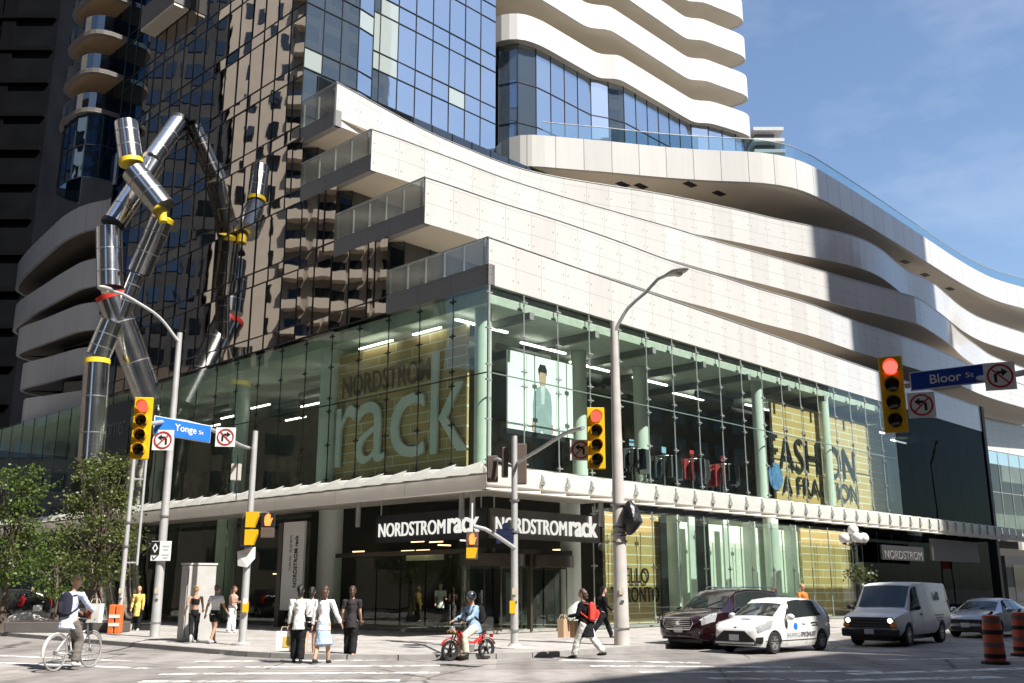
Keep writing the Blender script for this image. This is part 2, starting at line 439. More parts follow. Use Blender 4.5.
BLD = thing('corner_tower', 'glass corner tower with white wavy terraces, shops under a canopy and a mirror side face', 'building', (CX, CY, 0))
def part(name, mb, m, parent=BLD, **kw): return mb.build(name, m, parent, **kw)
# ---- terraces of the sunny face, traced along their top edges on their own levels
ZT = [15.2, 18.95, 22.55, 26.1]; ZB = [13.28, 16.85, 20.5, 23.8]
S0 = [0, 3.94, 7.86, 10.84]; S1 = [6.4, 10.5, 13.6, 13.9]
trace = [
 [(588, 266), (655, 295), (705, 313), (760, 332), (821, 351), (856.6, 364), (877, 371.5), (905, 381), (938, 394), (976, 411)],
 [(455, 187), (488, 199), (520, 209), (547, 217), (617, 241), (670, 261), (723, 277), (760, 289.5), (807, 303), (856.6, 322), (906, 338), (924, 344.5), (940, 351), (956, 358), (985, 372), (1024, 385)],
 [(390, 135), (426, 149), (470, 165), (500, 177), (567, 198), (632, 216.5), (673, 228), (711, 240), (762, 254), (800, 264.8), (840, 276.4), (889, 290), (915, 296.8), (924, 302), (947, 319), (959, 332), (976, 345), (994, 357), (1024, 368)],
 [(360, 95), (390, 112), (430, 133), (470, 150), (512, 166.4), (558, 177.5), (626, 188.3), (676, 197), (740, 210.5), (778, 219.5), (827, 229.5), (859, 238), (879, 248), (898, 264), (911, 273), (930, 281), (946, 294), (960, 306), (978, 317), (1000, 325), (1024, 333)]]
CURVE = []
for k in range(4):
    c = [PL(S0[k])]+([PR(4), PR(8)] if k == 0 else [])+[onz(x, y, ZT[k]) for x, y in trace[k]]
    if k == 0: c = [PR(s) for s in (0, 8, 16, 24, 32, 40, 48, 53.2)]
    c = [Vector((p.x, p.y, 0)) for p in c]
    c = smooth_line(catmull(c, .8), 2 if k else 0); CURVE.append(c)
    e = c[-1]; d = (c[-1]-c[-4]).normalized()
    if k: CURVE[k] = c+[e+d*4, e+d*9]
for k in range(4):
    band = part('terrace_guard', ribbon(MB(), CURVE[k], ZB[k], ZT[k], .12), M_WHITE, fix=False)
    band['label'] = 'white fritted glass guard along the front of a terrace'
    # the slab and pale soffit
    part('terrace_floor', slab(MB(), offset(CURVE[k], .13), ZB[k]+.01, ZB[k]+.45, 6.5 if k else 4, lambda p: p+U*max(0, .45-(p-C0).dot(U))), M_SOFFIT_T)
    cap = MB(); cap.tube([p+ZU*(ZT[k]+.02) for p in CURVE[k]], .035, 6); part('handrail', cap, M_ALU, smooth=True)
    # side return on the shaded face: grey slab edge, frosted rail and posts
    a, b = S0[k], S1[k]
    line = [PL(b), PL((a+b)/2), PL(a)]
    part('slab_edge', ribbon(MB(), line, ZB[k], ZB[k]+.85, .35), M_GREY_SLAB, fix=False)
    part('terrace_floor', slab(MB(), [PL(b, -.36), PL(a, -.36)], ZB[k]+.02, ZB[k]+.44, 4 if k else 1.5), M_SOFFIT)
    rl = part('side_rail', ribbon(MB(), [PL(b, .03), PL(a+.06, .03)], ZB[k]+.86, ZT[k]-.02, .03), M_FROST, fix=False)
    ps = MB(); n = int((b-a)/1.25)
    for i in range(n+1):
        s = a+.35+(b-a-.5)*i/n; ps.box(PL(s, -.09, (ZB[k]+ZT[k])/2+.15), (.05, .09, 1.7), rz=math.atan2(V.y, V.x))
    ps.bar(PL(b, .01, ZT[k]+.03), PL(a, .01, ZT[k]+.03), .06); part('rail_post', ps, M_ALU, rl)
# ---- set-back rooms behind the terraces
def strip(pts, z0, z1, m, mull=1.5, parent=BLD, tilt=.0, name='window_strip', rows=(), bar=.06, panes=None):
    """one storey of curtain wall: separate flat panes each a hair out of true, with its mullions as a sub-part"""
    mb = MB(); mu = MB(); L = [0]
    for i in range(len(pts)-1): L.append(L[-1]+(pts[i+1]-pts[i]).length)
    def at(s):
        for i in range(len(pts)-1):
            if s <= L[i+1]+1e-6:
                return pts[i].lerp(pts[i+1], (s-L[i])/max(1e-6, L[i+1]-L[i]))
        return pts[-1]
    n = max(1, round(L[-1]/mull)); zs = [z0]+list(rows)+[z1]
    for i in range(n):
        a, b = at(L[-1]*i/n), at(L[-1]*(i+1)/n); t = (b-a).normalized(); nn = Vector((t.y, -t.x, 0))
        for j in range(len(zs)-1):
            q = [rnd.uniform(-tilt, tilt) for _ in range(4)]
            mb.m = panes(i, j) if panes else 0
            q[3] = q[0]+q[2]-q[1]
            mb.quad(a+ZU*zs[j]+nn*q[0], b+ZU*zs[j]+nn*q[1], b+ZU*zs[j+1]+nn*q[2], a+ZU*zs[j+1]+nn*q[3])
        if bar:
            mu.bar(a+nn*.02+ZU*z0, a+nn*.02+ZU*z1, bar, .05)
            for zz in zs[:-1]: mu.bar(a+nn*.022+ZU*(zz+.03), b+nn*.022+ZU*(zz+.03), bar*.9, .05)
    w = mb.build(name, m, parent, fix=False)
    if bar: mu.build('mullion', M_DARKBAR, w)
    return w
for k in range(4):
    s1 = S1[k]; zb = ZB[k]+.46; zt = (ZB[k+1] if k < 3 else 28.0)
    pts = [PL(s1+.9), PL(s1+.25, 0), PL(s1, -.25), PL(s1, -.9), PL(s1, -3), PL(s1, -8), PL(s1, -30), PL(s1, -62)]
    pts[1] = PL(s1+.22, -.07); pts[2] = PL(s1+.05, -.28)
    strip(pts, zb, zt, M_DARKGLASS, 1.6, rows=(zb+1.9,))
# ---- the panelled roof edge over the podium
Z8B, Z8T = 28.1, 30.3
t8 = [(508, 135.3), (520, 133.6), (532, 133.7), (558, 137), (603, 140.5), (661, 146.6), (725, 151), (760, 151.2), (780, 153.5), (795, 158.6), (817, 168.3), (869, 200.5), (930, 240.8), (955, 257.5), (978, 271), (998, 280), (1024, 287.4)]
c8 = [Vector((onz(x, y, Z8T).x, onz(x, y, Z8T).y, 0)) for x, y in t8]
c8 = [c8[0]+Vector((-1.0, 2.6, 0)), c8[0]+Vector((-.75, .9, 0))]+c8
d = (c8[-1]-c8[-2]).normalized(); c8 += [c8[-1]+d*5, c8[-1]+d*12]
C8 = smooth_line(catmull(c8, .8), 3)
part('roof_edge', ribbon(MB(), C8, Z8B, Z8T, .3), M_WHITE_PANEL, fix=False)
part('roof_soffit', slab(MB(), offset(C8, .31), Z8B+.02, Z8B+.5, 9), M_SOFFIT)
for px, py in ((623, 184.5), (641, 186.2), (690, 184.5), (719, 193.5), (905, 262), (925, 275), (950, 289)):
    p = onz(px, py, Z8B); part('soffit_light', MB().box((p.x, p.y, Z8B), (1.0, .5, .04), rz=AU), M_DARK)
rail8 = part('glass_rail', ribbon(MB(), offset(C8[6:], .45), Z8T, Z8T+1.15, .03), M_RAIL_GLASS, fix=False)
hr = MB(); hr.tube([p+ZU*(Z8T+1.17) for p in offset(C8[6:], .45)], .03, 6); part('handrail', hr, M_ALU, rail8, smooth=True)
# ---- tower balconies above
T = [(40.7, [(500, 14.5), (519, 13), (539, 19.3), (568, 36), (596.7, 53), (603, 55.4), (616, 54), (629, 61), (660, 80), (693, 100), (699, 101.5), (706, 100), (722, 104.7), (748, 114)]),
     (44.4, None), (48.1, None), (51.8, None), (55.5, None)]
base = [Vector((onz(x, y, 40.7).x, onz(x, y, 40.7).y, 0)) for x, y in T[0][1]]
def wave(shift):
    q = [Vector(p) for p in base]
    for i in (3, 4, 5, 6, 7): q[i] = q[i]-U*shift*(1 if i < 6 else .8)
    for i in (9, 10, 11): q[i] = q[i]-U*shift*.35
    q = [q[0]+Vector((-.4, 3.4, 0)), q[0]+Vector((-.9, 1.2, 0))]+q
    e = q[-1]; return smooth_line(catmull(q+[e+Vector((.3, 1.2, 0)), e+Vector((-2.2, 3.2, 0))], .45), 2)
WV = [wave(s) for s in (0, 1.2, 1.4, .6, 1.0)]
VT = max((p-C0).dot(V) for p in WV[0])+2.6
uu = [(p-C0).dot(U) for p in WV[0]]
INW = [C0+U*(min(uu)+1.2)+V*(VT-1.6), C0+U*(max(uu)-2.2)+V*(VT-1.6)]
for k in range(5):
    zt = 40.7+3.7*k
    part('balcony_front', ribbon(MB(), WV[k], zt-2.0, zt, .2), M_WHITE_R, fix=False)
    part('balcony_floor', slab(MB(), offset(WV[k], .21), zt-1.98, zt-1.7, 1, lambda p: p+V*(VT-(p-C0).dot(V))), M_SOFFIT)
    if k: strip(INW, zt-3.7-1.68, zt-1.99, M_DARKGLASS, 1.8)
strip(INW, 53.8, 62, M_DARKGLASS, 1.8)
g1 = offset(WV[0], .55)
for k in range(3):
    z0 = 29.6+k*3.05
    strip(g1[2:-3], z0, min(z0+3.05, 38.71), M_SKYGLASS, 1.5, tilt=.004)
# ---- tower glass facing the sunny street, left of the balconies
bay0 = PL(13.95)
bay = [bay0, bay0+U*4.0, bay0+U*4.55+V*.12, bay0+U*4.9+V*.5, bay0+U*5.0+V*1.2, bay0+U*5.0+V*3.5]
w2a = bay0+U*5.0+V*3.0; w2 = [w2a-U*.6, w2a+U*12.2]
for k in range(5):
    z0 = 24.3+3.85*k
    strip(bay, z0, z0+3.85, [M_SKYGLASS, M_PALEPANE], 1.12, tilt=.006, rows=(z0+1.2,), panes=lambda i, j, k=k: 1 if (j == 0 and (i+k) % 4 == 1) else 0)
    strip(w2, z0, z0+3.85, [M_SKYGLASS, M_PALEPANE], 1.35, tilt=.006, rows=(z0+1.2,), panes=lambda i, j, k=k: 1 if ((k in (0, 2) and i < 3) or (j == 0 and (i*2+k) % 7 == 0)) else 0)
# ---- the mirror side face, storey by storey
for k in range(11):
    z0 = 13.28+3.6*k; s0 = [6.4, 10.5, 13.6][k] if k < 3 else 13.95
    strip([PL(33.0), PL(s0)], z0, z0+3.6, M_MIRROR, 1.4, tilt=.009, rows=(z0+.75,), bar=.036)
    strip([PL(36.2), PL(33.05)], z0, z0+3.6, M_MIRROR_B, 1.5, tilt=.006, rows=(z0+.75,), bar=.05)
# recessed balcony box high on the mirror face
bx = MB(); bx.box(PL(29.6, .55, 38.3), (4.6, 1.1, 1.5), rz=math.atan2(V.y, V.x)); part('recessed_balcony', bx, M_GREY_SLAB)
bx = MB(); bx.box(PL(29.6, .56, 37.45), (4.5, 1.0, .18), rz=math.atan2(V.y, V.x)); part('balcony_floor', bx, M_SOFFIT)
# ---- far end of the shaded face: wrapping bands
lt = [(30.3, 28.1, [(17.5, 267.8), (57, 221.7), (72.5, 210.7), (86, 203.5), (98.8, 200), (111, 201)]),
      (26.1, 23.9, [(15, 309), (45, 284), (83, 261), (96, 257), (106, 258)]),
      (22.55, 20.4, [(17.5, 331.5), (45, 318.5), (83, 303), (96, 301), (106, 303)]),
      (18.95, 16.9, [(20, 366), (45, 358), (83, 347), (98, 345.5), (108, 347)]),
      (15.2, 13.3, [(20, 400), (45, 396), (83, 390), (98, 389), (110, 388)])]
LC = []
for i, (zt, zb, tr) in enumerate(lt):
    c = [Vector((onz(x, y, zt).x, onz(x, y, zt).y, 0)) for x, y in tr]
    c = [c[0]+Vector((2.0, 4.5, 0))]+c+[PL(36.0, .15)]
    c = smooth_line(catmull(c, .9), 2); LC.append(c)
    part('wrapping_band', ribbon(MB(), c, zb, zt, .25), M_GREY_PANEL if i == 0 else M_GREY_BAND, fix=False)
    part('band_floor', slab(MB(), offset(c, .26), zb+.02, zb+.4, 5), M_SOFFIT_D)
    if i: strip(offset(c, 2.5), zt-1.2, lt[i-1][1]-.02, M_DARKGLASS, 2.2)
# rounded blue glass corner above them and the stack of small balconies
pc = PL(39.0)
def stadium(w, dpt, o=0.0):
    q = []
    for i in range(13):
        a = math.pi*i/12; ca, sa = math.cos(a), math.sin(a)
        q.append(pc+V*(w*(abs(ca)**.6)*(1 if ca > 0 else -1))+NL*(o+dpt*sa**.6))
    return q
cor = stadium(2.7, 2.2)
for k in range(2): strip(cor, 28.3+k*2.35, 30.65+k*2.35, M_MIRROR_B, 1.1)
for k in range(8):
    zb = 33.0+2.95*k; b = stadium(2.75, 2.5)
    part('round_balcony', ribbon(MB(), b, zb, zb+.3, .3), M_GREY_SLAB, fix=False)
    f = MB(); f.prism([(p.x, p.y) for p in b], zb+.02, zb+.28); part('balcony_floor', f, mat('balcony soffit', (.38, .29, .20), .8))
    part('balcony_rail', ribbon(MB(), stadium(2.7, 2.45), zb+.3, zb+1.45, .03), M_BALG, fix=False)
strip([PL(43), PL(36.3)], 33.0, 62, M_MIRROR_B, 1.5, rows=(38, 44, 50, 56))
# ---- solid core so that nothing shows through
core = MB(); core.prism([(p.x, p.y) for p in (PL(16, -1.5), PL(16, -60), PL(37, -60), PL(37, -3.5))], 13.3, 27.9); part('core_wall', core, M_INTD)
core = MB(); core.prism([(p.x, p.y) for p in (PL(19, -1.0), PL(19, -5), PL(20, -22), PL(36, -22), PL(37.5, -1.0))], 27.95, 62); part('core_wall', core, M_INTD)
# ---- shop storey: floor, ceiling, back wall, roof over the shop
def flat(name, pts, z, th, m):
    b = MB(); b.prism([(p.x, p.y) for p in pts], z, z+th); return part(name, b, m)
shell = [PL(.1, -.25), PR(53, -.25), PR(53, -14), PL(14, -14), PL(60, -14), PL(60, -.25)]
shell = [Vector((C0+U*.25+V*.25).to_tuple()), C0+U*53+V*.25, C0+U*53+V*12, C0+U*12+V*12, C0+U*12+V*60, C0+U*.25+V*60]
flat('shop_floor', shell, 5.75, .5, M_FLOORI)
flat('shop_ceiling', shell, 12.62, .6, M_CEIL)
w = MB(); w.quad(C0+U*53+V*9+ZU*6.25, C0+U*9+V*9+ZU*6.25, C0+U*9+V*9+ZU*12.6, C0+U*53+V*9+ZU*12.6); w.quad(C0+U*9+V*9+ZU*6.25, C0+U*9+V*60+ZU*6.25, C0+U*9+V*60+ZU*12.6, C0+U*9+V*9+ZU*12.6)
part('back_wall', w, mat('shop back wall', (.15, .16, .135), .8, var=.35, scale=.6))
part('end_wall', MB().box(PR(53.3, -6, 7.6), (.5, 12.2, 15.3), rz=math.atan2(U.y, U.x)), M_DARK)
# shop glass, pane by pane with clamps
MOD = 2.06
def pane(P, s0, s1, z0, z1, m, barm, fit=True):
    b = MB(); b.quad(P(s0+.012, 0, z0), P(s1-.012, 0, z0), P(s1-.012, 0, z1), P(s0+.012, 0, z1))
    if s1 < s0: pass
    g = part('glass_panel', b, m, fix=False)
    j = MB(); j.bar(P(s0, -.03, z0), P(s0, -.03, z1), .035, .05); j.bar(P(s0, -.03, z0), P(s1, -.03, z0), .03, .05)
    if fit:
        for zz in (z0+.3, (z0+z1)/2, z1-.3):
            j.box(P(s0, .0, zz), (.30, .10, .05), rz=math.atan2((P(1)-P(0)).y, (P(1)-P(0)).x)); j.box(P(s0, .0, zz), (.05, .09, .22))
    part('pane_fixing', j, barm, g)
    return g
ZG = (6.05, 9.74, 13.24)
for i in range(26):
    for r in range(2): pane(PR, i*MOD if i else .04, min((i+1)*MOD, 53.1), ZG[r], ZG[r+1], M_RETAIL if i < 18 else M_RETAIL_D, M_ALU if i < 18 else M_DARKBAR, i < 18)  # later panes take the shade darkened glass and darker bars
for i in range(11):
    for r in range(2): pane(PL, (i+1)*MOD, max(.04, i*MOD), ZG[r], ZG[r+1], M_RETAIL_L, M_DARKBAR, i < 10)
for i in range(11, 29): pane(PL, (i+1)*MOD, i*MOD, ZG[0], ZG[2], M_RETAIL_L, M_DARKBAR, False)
part('corner_post', MB().box(PL(0, -.02, 9.6), (.09, .09, 7.3), rz=AU), M_ALU)
# header line above the shop glass
# strip lights under the shop ceiling
for i, (s, o, l) in enumerate([(1.8, -2.2, 3.0), (6.5, -3, 3), (11, -4, 3), (16, -4, 3), (21, -5, 3), (27, -4, 3), (34, -5, 3), (41, -3, 2.5), (47, -4, 2.5), (3, -6, 3)]):
    part('strip_light', MB().box(PR(s, o, 12.3), (l, .12, .08), rz=math.atan2(U.y, U.x)), M_TUBEL)
for i, (s, o, l) in enumerate([(4.5, -.75, 1.8), (8, -.75, 2.4), (14, -3, 2.2), (17.5, -4, 2), (20, -2.4, 1.8), (24, -3, 2.2), (28, -4, 2), (33, -3, 2), (22, -6, 2), (37, -4, 2)]):
    part('strip_light', MB().box(PL(s, o, 12.3 if i < 2 else 11.2), (l, .1, .07), rz=math.atan2(V.y, V.x)), M_TUBEL)
for P, s, o, rr in ((PL, 1.05, -.75, .34), (PL, 11.5, -.9, .5), (PL, 21.5, -2.2, .4), (PL, 31, -2.2, .4), (PR, 9.2, -3.2, .36), (PR, 14.0, -3.2, .36), (PR, 21.5, -.9, .3), (PR, 28.4, -.5, .28), (PR, 37, -3, .36)):
    b = MB(); b.lathe([(rr, 6.25), (rr, 12.6)], P(s, o), n=20); part('column', b, M_COLW, smooth=True)
M_DUCT = mat('ceiling duct', (.22, .23, .22), .6, .2)
for i in range(9): part('ceiling_duct', MB().tube([PR(4+i*5.2, -3.5-(i % 3)*1.2, 12.05), PR(7.4+i*5.2, -3.5-(i % 3)*1.2, 12.05)], .22 if i % 2 else .14, 10), M_DUCT, smooth=True)
for i in range(8): part('ceiling_duct', MB().tube([PL(12+i*4, -3.0-(i % 3), 11.8), PL(14.6+i*4, -3.0-(i % 3), 11.8)], .2, 10), M_DUCT, smooth=True)
for i in range(12): part('ceiling_beam', MB().box(PR(2.5+i*4.2, -4, 12.45), (.25, 8, .3), rz=math.atan2(U.y, U.x)), M_DUCT)
for i in range(7): part('wall_shelf', MB().box(PR(10+i*5.5, -8.6, 8.4+(i % 3)*.4), (3.4, .5, 3.0+(i % 2)), rz=math.atan2(U.y, U.x)), mat('shelf of goods', (.16, .13, .10), .8, var=.8, scale=1.6))
for i in range(7): part('wall_shelf', MB().box(PL(12.5+i*5.5, -6.5, 7.8), (3.0, .5, 2.6+(i % 2)), rz=math.atan2(V.y, V.x)), mat('shelf of goods', (.16, .13, .10), .8, var=.8, scale=1.6))
# ---- ground floor
for P, s, o, rr in ((PL, 10.6, -.6, .55), (PR, 5.35, -.55, .42), (PL, 19.5, -.6, .5), (PR, 21.5, -.55, .4), (PR, 40, -.6, .45)):
    b = MB(); b.lathe([(rr, 0), (rr, 5.7)], P(s, o), n=20); part('column', b, M_COLW, smooth=True)
for i in range(12): pane(PR, 6.2+i*MOD, 6.2+(i+1)*MOD, .12, 4.95, M_RETAIL, M_ALU, i < 9)
for i in range(12, 22): pane(PR, 6.2+i*MOD, 6.2+(i+1)*MOD, .12, 4.95, M_RETAIL_D, M_DARKBAR, False)
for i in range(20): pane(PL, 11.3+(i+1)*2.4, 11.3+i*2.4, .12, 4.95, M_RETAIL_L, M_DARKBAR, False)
flat('ground_floor', [p+Vector((0, 0, 0)) for p in shell], .02, .1, M_FLOORI)
# shallow pale display boxes behind the sunny ground-floor glass
g = MB(); g.quad(PR(9.0, -1.1, .1), PR(26.0, -1.1, .1), PR(26.0, -1.1, 5.0), PR(9.0, -1.1, 5.0)); part('display_back', g, mat('pale display back', (.72, .75, .66), .8, var=.06))
for i, s in enumerate((11.9, 12.6, 14.2, 15.1, 17.2, 19.4, 21.4, 23.6)):
    part('display_fin', MB().box(PR(s, -.6, 2.55), (.1 if i % 2 else .5, .7 if i % 2 else .1, 4.8), rz=math.atan2(U.y, U.x)), mat('display fin', (.6, .64, .57) if i % 3 else (.03, .03, .03), .6) if False else (M_COLW if i % 3 else M_DARK))
for a, b in ((PR(27.5, -4), PR(53, -4)), (PL(54, -5), PL(12, -5)), (PL(12, -5), PL(8, -7)), (PL(8, -7), PR(5, -7)), (PR(5, -7), PR(8.8, -1.2)), (PR(26.2, -1.2), PR(27.5, -4))):
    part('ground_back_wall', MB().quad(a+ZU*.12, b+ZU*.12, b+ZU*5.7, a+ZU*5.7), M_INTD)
# dim lit shelves deep in the entrance
M_WARM = emit('warm shop lamp', (1, .72, .38), 1.6)
lm = MB()
for s, o, z in ((8.0, -4.6, 3.7), (9.3, -4.6, 3.75), (10.0, -4.6, 3.35), (8.9, -4.6, 3.35), (4.2, -5, 3.8), (1.2, -5.5, 3.2), (13.5, -4.4, 3.4), (16.2, -4.4, 3.0), (20.5, -4.4, 2.4)):
    lm.box(PL(s, o, z), (.9, .05, .05), rz=math.atan2(V.y, V.x))
for s, o, z in ((3.2, -4.5, 3.6), (4.0, -4.2, 3.3), (2.4, -5, 3.4)): lm.box(PR(s, o, z), (.7, .05, .05), rz=math.atan2(U.y, U.x))
part('shelf_lamp', lm, M_WARM)
lm = MB(); lm.box(PL(9.0, -4.8, 3.1), (2.6, .06, .4), rz=math.atan2(V.y, V.x)); part('shop_shelf', lm, M_PLANK)
# revolving doors
M_DOORM = mat('door bronze', (.11, .095, .075), .35, .7)
def revolving(P, s, ang):
    c = P(s, -.9)
    dr = part('revolving_door', MB().lathe([(1.25, 2.45), (1.25, 2.9), (1.1, 2.92)], c, n=28), M_DOORM, smooth=True)
    for k in range(4):
        a = ang+k*math.pi/2; e = c+Vector((math.cos(a), math.sin(a), 0))*1.15
        f = MB(); f.bar(c+ZU*.1, c+ZU*2.45, .06); f.bar(e+ZU*.1, e+ZU*2.45, .05); f.bar(c+ZU*.16, e+ZU*.16, .06); f.bar(c+ZU*2.4, e+ZU*2.4, .06); part('door_leaf', f, M_DOORM, dr)
    for q in (1, -1):
        f = MB()
        for i in range(7):
            a0 = q*(.75+i*.2)+AU*0+math.atan2(NR.y, NR.x)+math.pi/2*0; p0 = c+Vector((math.cos(a0), math.sin(a0), 0))*1.22; a1 = a0+q*.2; p1 = c+Vector((math.cos(a1), math.sin(a1), 0))*1.22
            f.quad(p0+ZU*.1, p1+ZU*.1, p1+ZU*2.45, p0+ZU*2.45)
        part('curved_glass', f, M_RETAIL, dr, fix=False)
revolving(PR, 1.2, .3); revolving(PR, 4.05, .9)
part('door_frame', MB().box(PR(2.63, -.3, 1.5), (.12, .2, 2.9), rz=math.atan2(U.y, U.x)).box(PR(2.6, -.3, 3.02), (5.4, .14, .18), rz=math.atan2(U.y, U.x)).box(PL(4.9, -.4, 3.02), (9.8, .14, .18), rz=math.atan2(V.y, V.x)), M_DOORM)
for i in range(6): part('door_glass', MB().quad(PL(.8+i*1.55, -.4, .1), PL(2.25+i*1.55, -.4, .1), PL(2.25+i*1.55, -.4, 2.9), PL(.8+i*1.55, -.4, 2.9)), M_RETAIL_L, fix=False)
# ---- canopy
W = 3.0
M_CSOF = mat('canopy soffit', (.45, .42, .37), .6)
part('canopy_soffit', MB().prism([(p.x, p.y) for p in (C0+(NL+NR)*W*.97, C0+NR*W*.97+U*5.5, C0+U*5.5+V*.3, C0+(U+V)*.3, C0+U*.3+V*60, C0+NL*W*.97+V*60)], 5.02, 5.14), M_CSOF)
for i in range(24): part('canopy_rib', MB().bar(PR(6.5+i*2.06, .1, 5.2), PR(6.5+i*2.06, W-.3, 5.1), .06, .16), M_ALU)
part('canopy_glass', MB().quad(PR(5.5, .1, 5.32), PR(5.5, W-.1, 5.22), PR(53, W-.1, 5.22), PR(53, .1, 5.32)), M_CANG, fix=False)
part('canopy_beam', ribbon(MB(), [C0+NL*W+V*60, C0+NL*W+V*20, C0+(NL+NR)*W], 4.84, 5.32, .3), seam_mat('canopy beam', (.78, .73, .66), 4.2, seam=.01, dark=.5, rough=.55), fix=False)
part('canopy_beam', ribbon(MB(), [C0+(NL+NR)*(W-.02), C0+NR*(W-.02)+U*25, C0+NR*(W-.02)+U*53], 4.84, 5.04, .3), seam_mat('canopy beam', (.55, .51, .45), 4.2), fix=False)
n = int(60/1.31)
for i in range(n):   # overlapping milk-glass sheets of the shaded side, each tipped up along the street
    a, b = i*1.31-W+.05, (i+1)*1.31-W+.02
    p = MB(); q = lambda s, o, z: C0+V*s+NL*o+ZU*z
    e = .05
    lo, hi = 5.50, 5.68
    a2, b2 = max(a, -.12), max(b, -.12)
    A, B, Cc, D = q(a, W+.12, hi), q(b, W+.12, lo), q(b2, .15, lo+.35), q(a2, .15, hi+.35)
    p.quad(A, B, Cc, D); p.quad(A-ZU*.02, B-ZU*.02, Cc-ZU*.02, D-ZU*.02)
    p.quad(q(a, W+.30, hi-.16), q(b, W+.30, lo-.16), q(b, W+.10, lo+.09), q(a, W+.10, hi+.09))
    s_ = part('canopy_sheet', p, M_MILK, fix=False)
    if 2 < i < 26: part('sheet_bracket', MB().bar(q(b, W-.1, 5.3), q(b, .1, 5.62), .06, .10), M_ALU, s_)
M_FIT = mat('canopy clamp', (.45, .45, .43), .5, .4)
n = int(56/1.35)
for i in range(n):   # white sheets hanging as an upright edge on the sunny side
    a, b = i*1.35-W, (i+1)*1.35-W-.03
    q = lambda s, o, z: C0+U*s+NR*o+ZU*z
    p = MB(); p.quad(q(a, W+.10, 5.0), q(b, W+.03, 5.0), q(b, W+.03, 5.62), q(a, W+.10, 5.66)); (p.quad(q(a, W+.10, 5.66), q(b, W+.03, 5.62), q(b, W-.5, 5.70), q(a, W-.5, 5.74)) if i > 6 else p.quad(q(a, W+.10, 5.66), q(b, W+.03, 5.62), q(max(b, -.1), .2, 5.98), q(max(a, -.1), .2, 6.02)))
    s_ = part('canopy_sheet', p, M_MILK, fix=False)
    if i < 34: part('sheet_clamp', MB().box(q(b, W+.12, 5.22), (.22, .05, .13), rz=math.atan2(U.y, U.x)).box(q(b, W+.12, 5.31), (.10, .05, .26), rz=math.atan2(U.y, U.x)), M_FIT, s_)
cols = [(PL, 5.6, 1.7), (PL, -.75, 2.0), (PL, -1.3, 2.0), (PR, 4.6, 1.7)]
for P, s, o in cols: part('drop_post', MB().lathe([(.1, 4.0), (.1, 5.0)], P(s, o), n=10), M_ALU, smooth=True)
# far stretch of the sunny face, past the jog
J0 = onz(985, 450, 13.24); J0.z = 0; J1 = onz(1024, 457, 13.24); J1.z = 0; jd = (J1-J0).normalized()
jl = [J0-jd*3, J0+jd*2, J0+jd*8, J0+jd*22]
part('terrace_guard', ribbon(MB(), jl, 13.3, 16.2, .2), M_WHITE, fix=False)
for i in range(10): part('glass_panel', MB().quad(J0+jd*(i*2.06-2)+ZU*6.1, J0+jd*(i*2.06+.03)+ZU*6.1, J0+jd*(i*2.06+.03)+ZU*13.28, J0+jd*(i*2.06-2)+ZU*13.28), M_RETAIL, fix=False)
jn = Vector((jd.y, -jd.x, 0)); jj = MB()
for i in range(10): jj.bar(J0+jd*(i*2.06-2)+ZU*6.1+jn*.03, J0+jd*(i*2.06-2)+ZU*13.28+jn*.03, .05)
jj.bar(J0+jn*.03-jd*2+ZU*9.7, J0+jd*20+jn*.03+ZU*9.7, .05); part('joint', jj, M_ALU)
part('back_wall', MB().quad(J0-jn*4-jd*3, J0-jn*4+jd*22, J0-jn*4+jd*22+ZU*13.2, J0-jn*4-jd*3+ZU*13.2), mat('dusky shop wall', (.10, .11, .10), .8, var=.4, scale=.5))
part('shop_floor', MB().prism([(p.x, p.y) for p in (J0-jd*3, J0+jd*22, J0+jd*22-jn*4, J0-jd*3-jn*4)], 5.6, 6.05), M_FLOORI)
part('canopy_beam', ribbon(MB(), [J0+jn*2.6-jd*1, J0+jn*2.6+jd*22], 4.7, 6.0, .3), M_MILK, fix=False)
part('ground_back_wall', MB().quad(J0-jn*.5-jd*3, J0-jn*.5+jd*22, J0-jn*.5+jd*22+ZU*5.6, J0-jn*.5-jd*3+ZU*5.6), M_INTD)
# ------------------------------------------------------------------ signs, lettering and displays of the shop
def letters_on(th, nm, body, P, s0, s1, zc, h, o, m, depth=.05, bold=0.0):
    ax = U if P is PR else -V; ss = (s0+s1)/2
    return lettering(nm, body, P(ss, o, zc), ax, ZU, 1, m, th, depth=depth, bold=bold, fit=(abs(s1-s0), h))
SERIF = .012
# hanging entrance signs
def ent_sign(P, label, xa, xb, xc, xd, ymid, hN, hr, o, board):
    f = sL if P is PL else sR; zf = zL if P is PL else zR
    a, b, c, d = (f(x, 525, o) for x in (xa, xb, xc, xd)); z = zf((xa+xb)/2, ymid, o)
    t = thing('shop_sign', label, 'sign', P((a+d)/2, o, 0))
    fr = P((a+d)/2, o-.1, z+.05); L_ = abs(d-a)+.5
    rot = math.atan2(U.y, U.x) if P is PR else math.atan2(V.y, V.x)
    MB().box(fr, (L_, .1, 1.05), rz=rot).build('sign_board', board, t)
    st = MB()
    for q in (a, d): st.bar(P(q, o-.1, z+.5), P(q, o-.1, 5.0), .05)
    st.build('hanger', M_ALU, t)
    letters_on(t, 'lettering', 'NORDSTROM', P, a, b, z, hN, o, M_LETW, .05, .0)
    letters_on(t, 'lettering', 'rack', P, c, d, z+.13, hr, o, M_LETW, .07, .012)
ent_sign(PL, 'dark shop sign with white letters hanging over the shaded side of the entrance', 379, 445, 448, 479, 528.5, .52, .78, 1.6, M_BLACK)
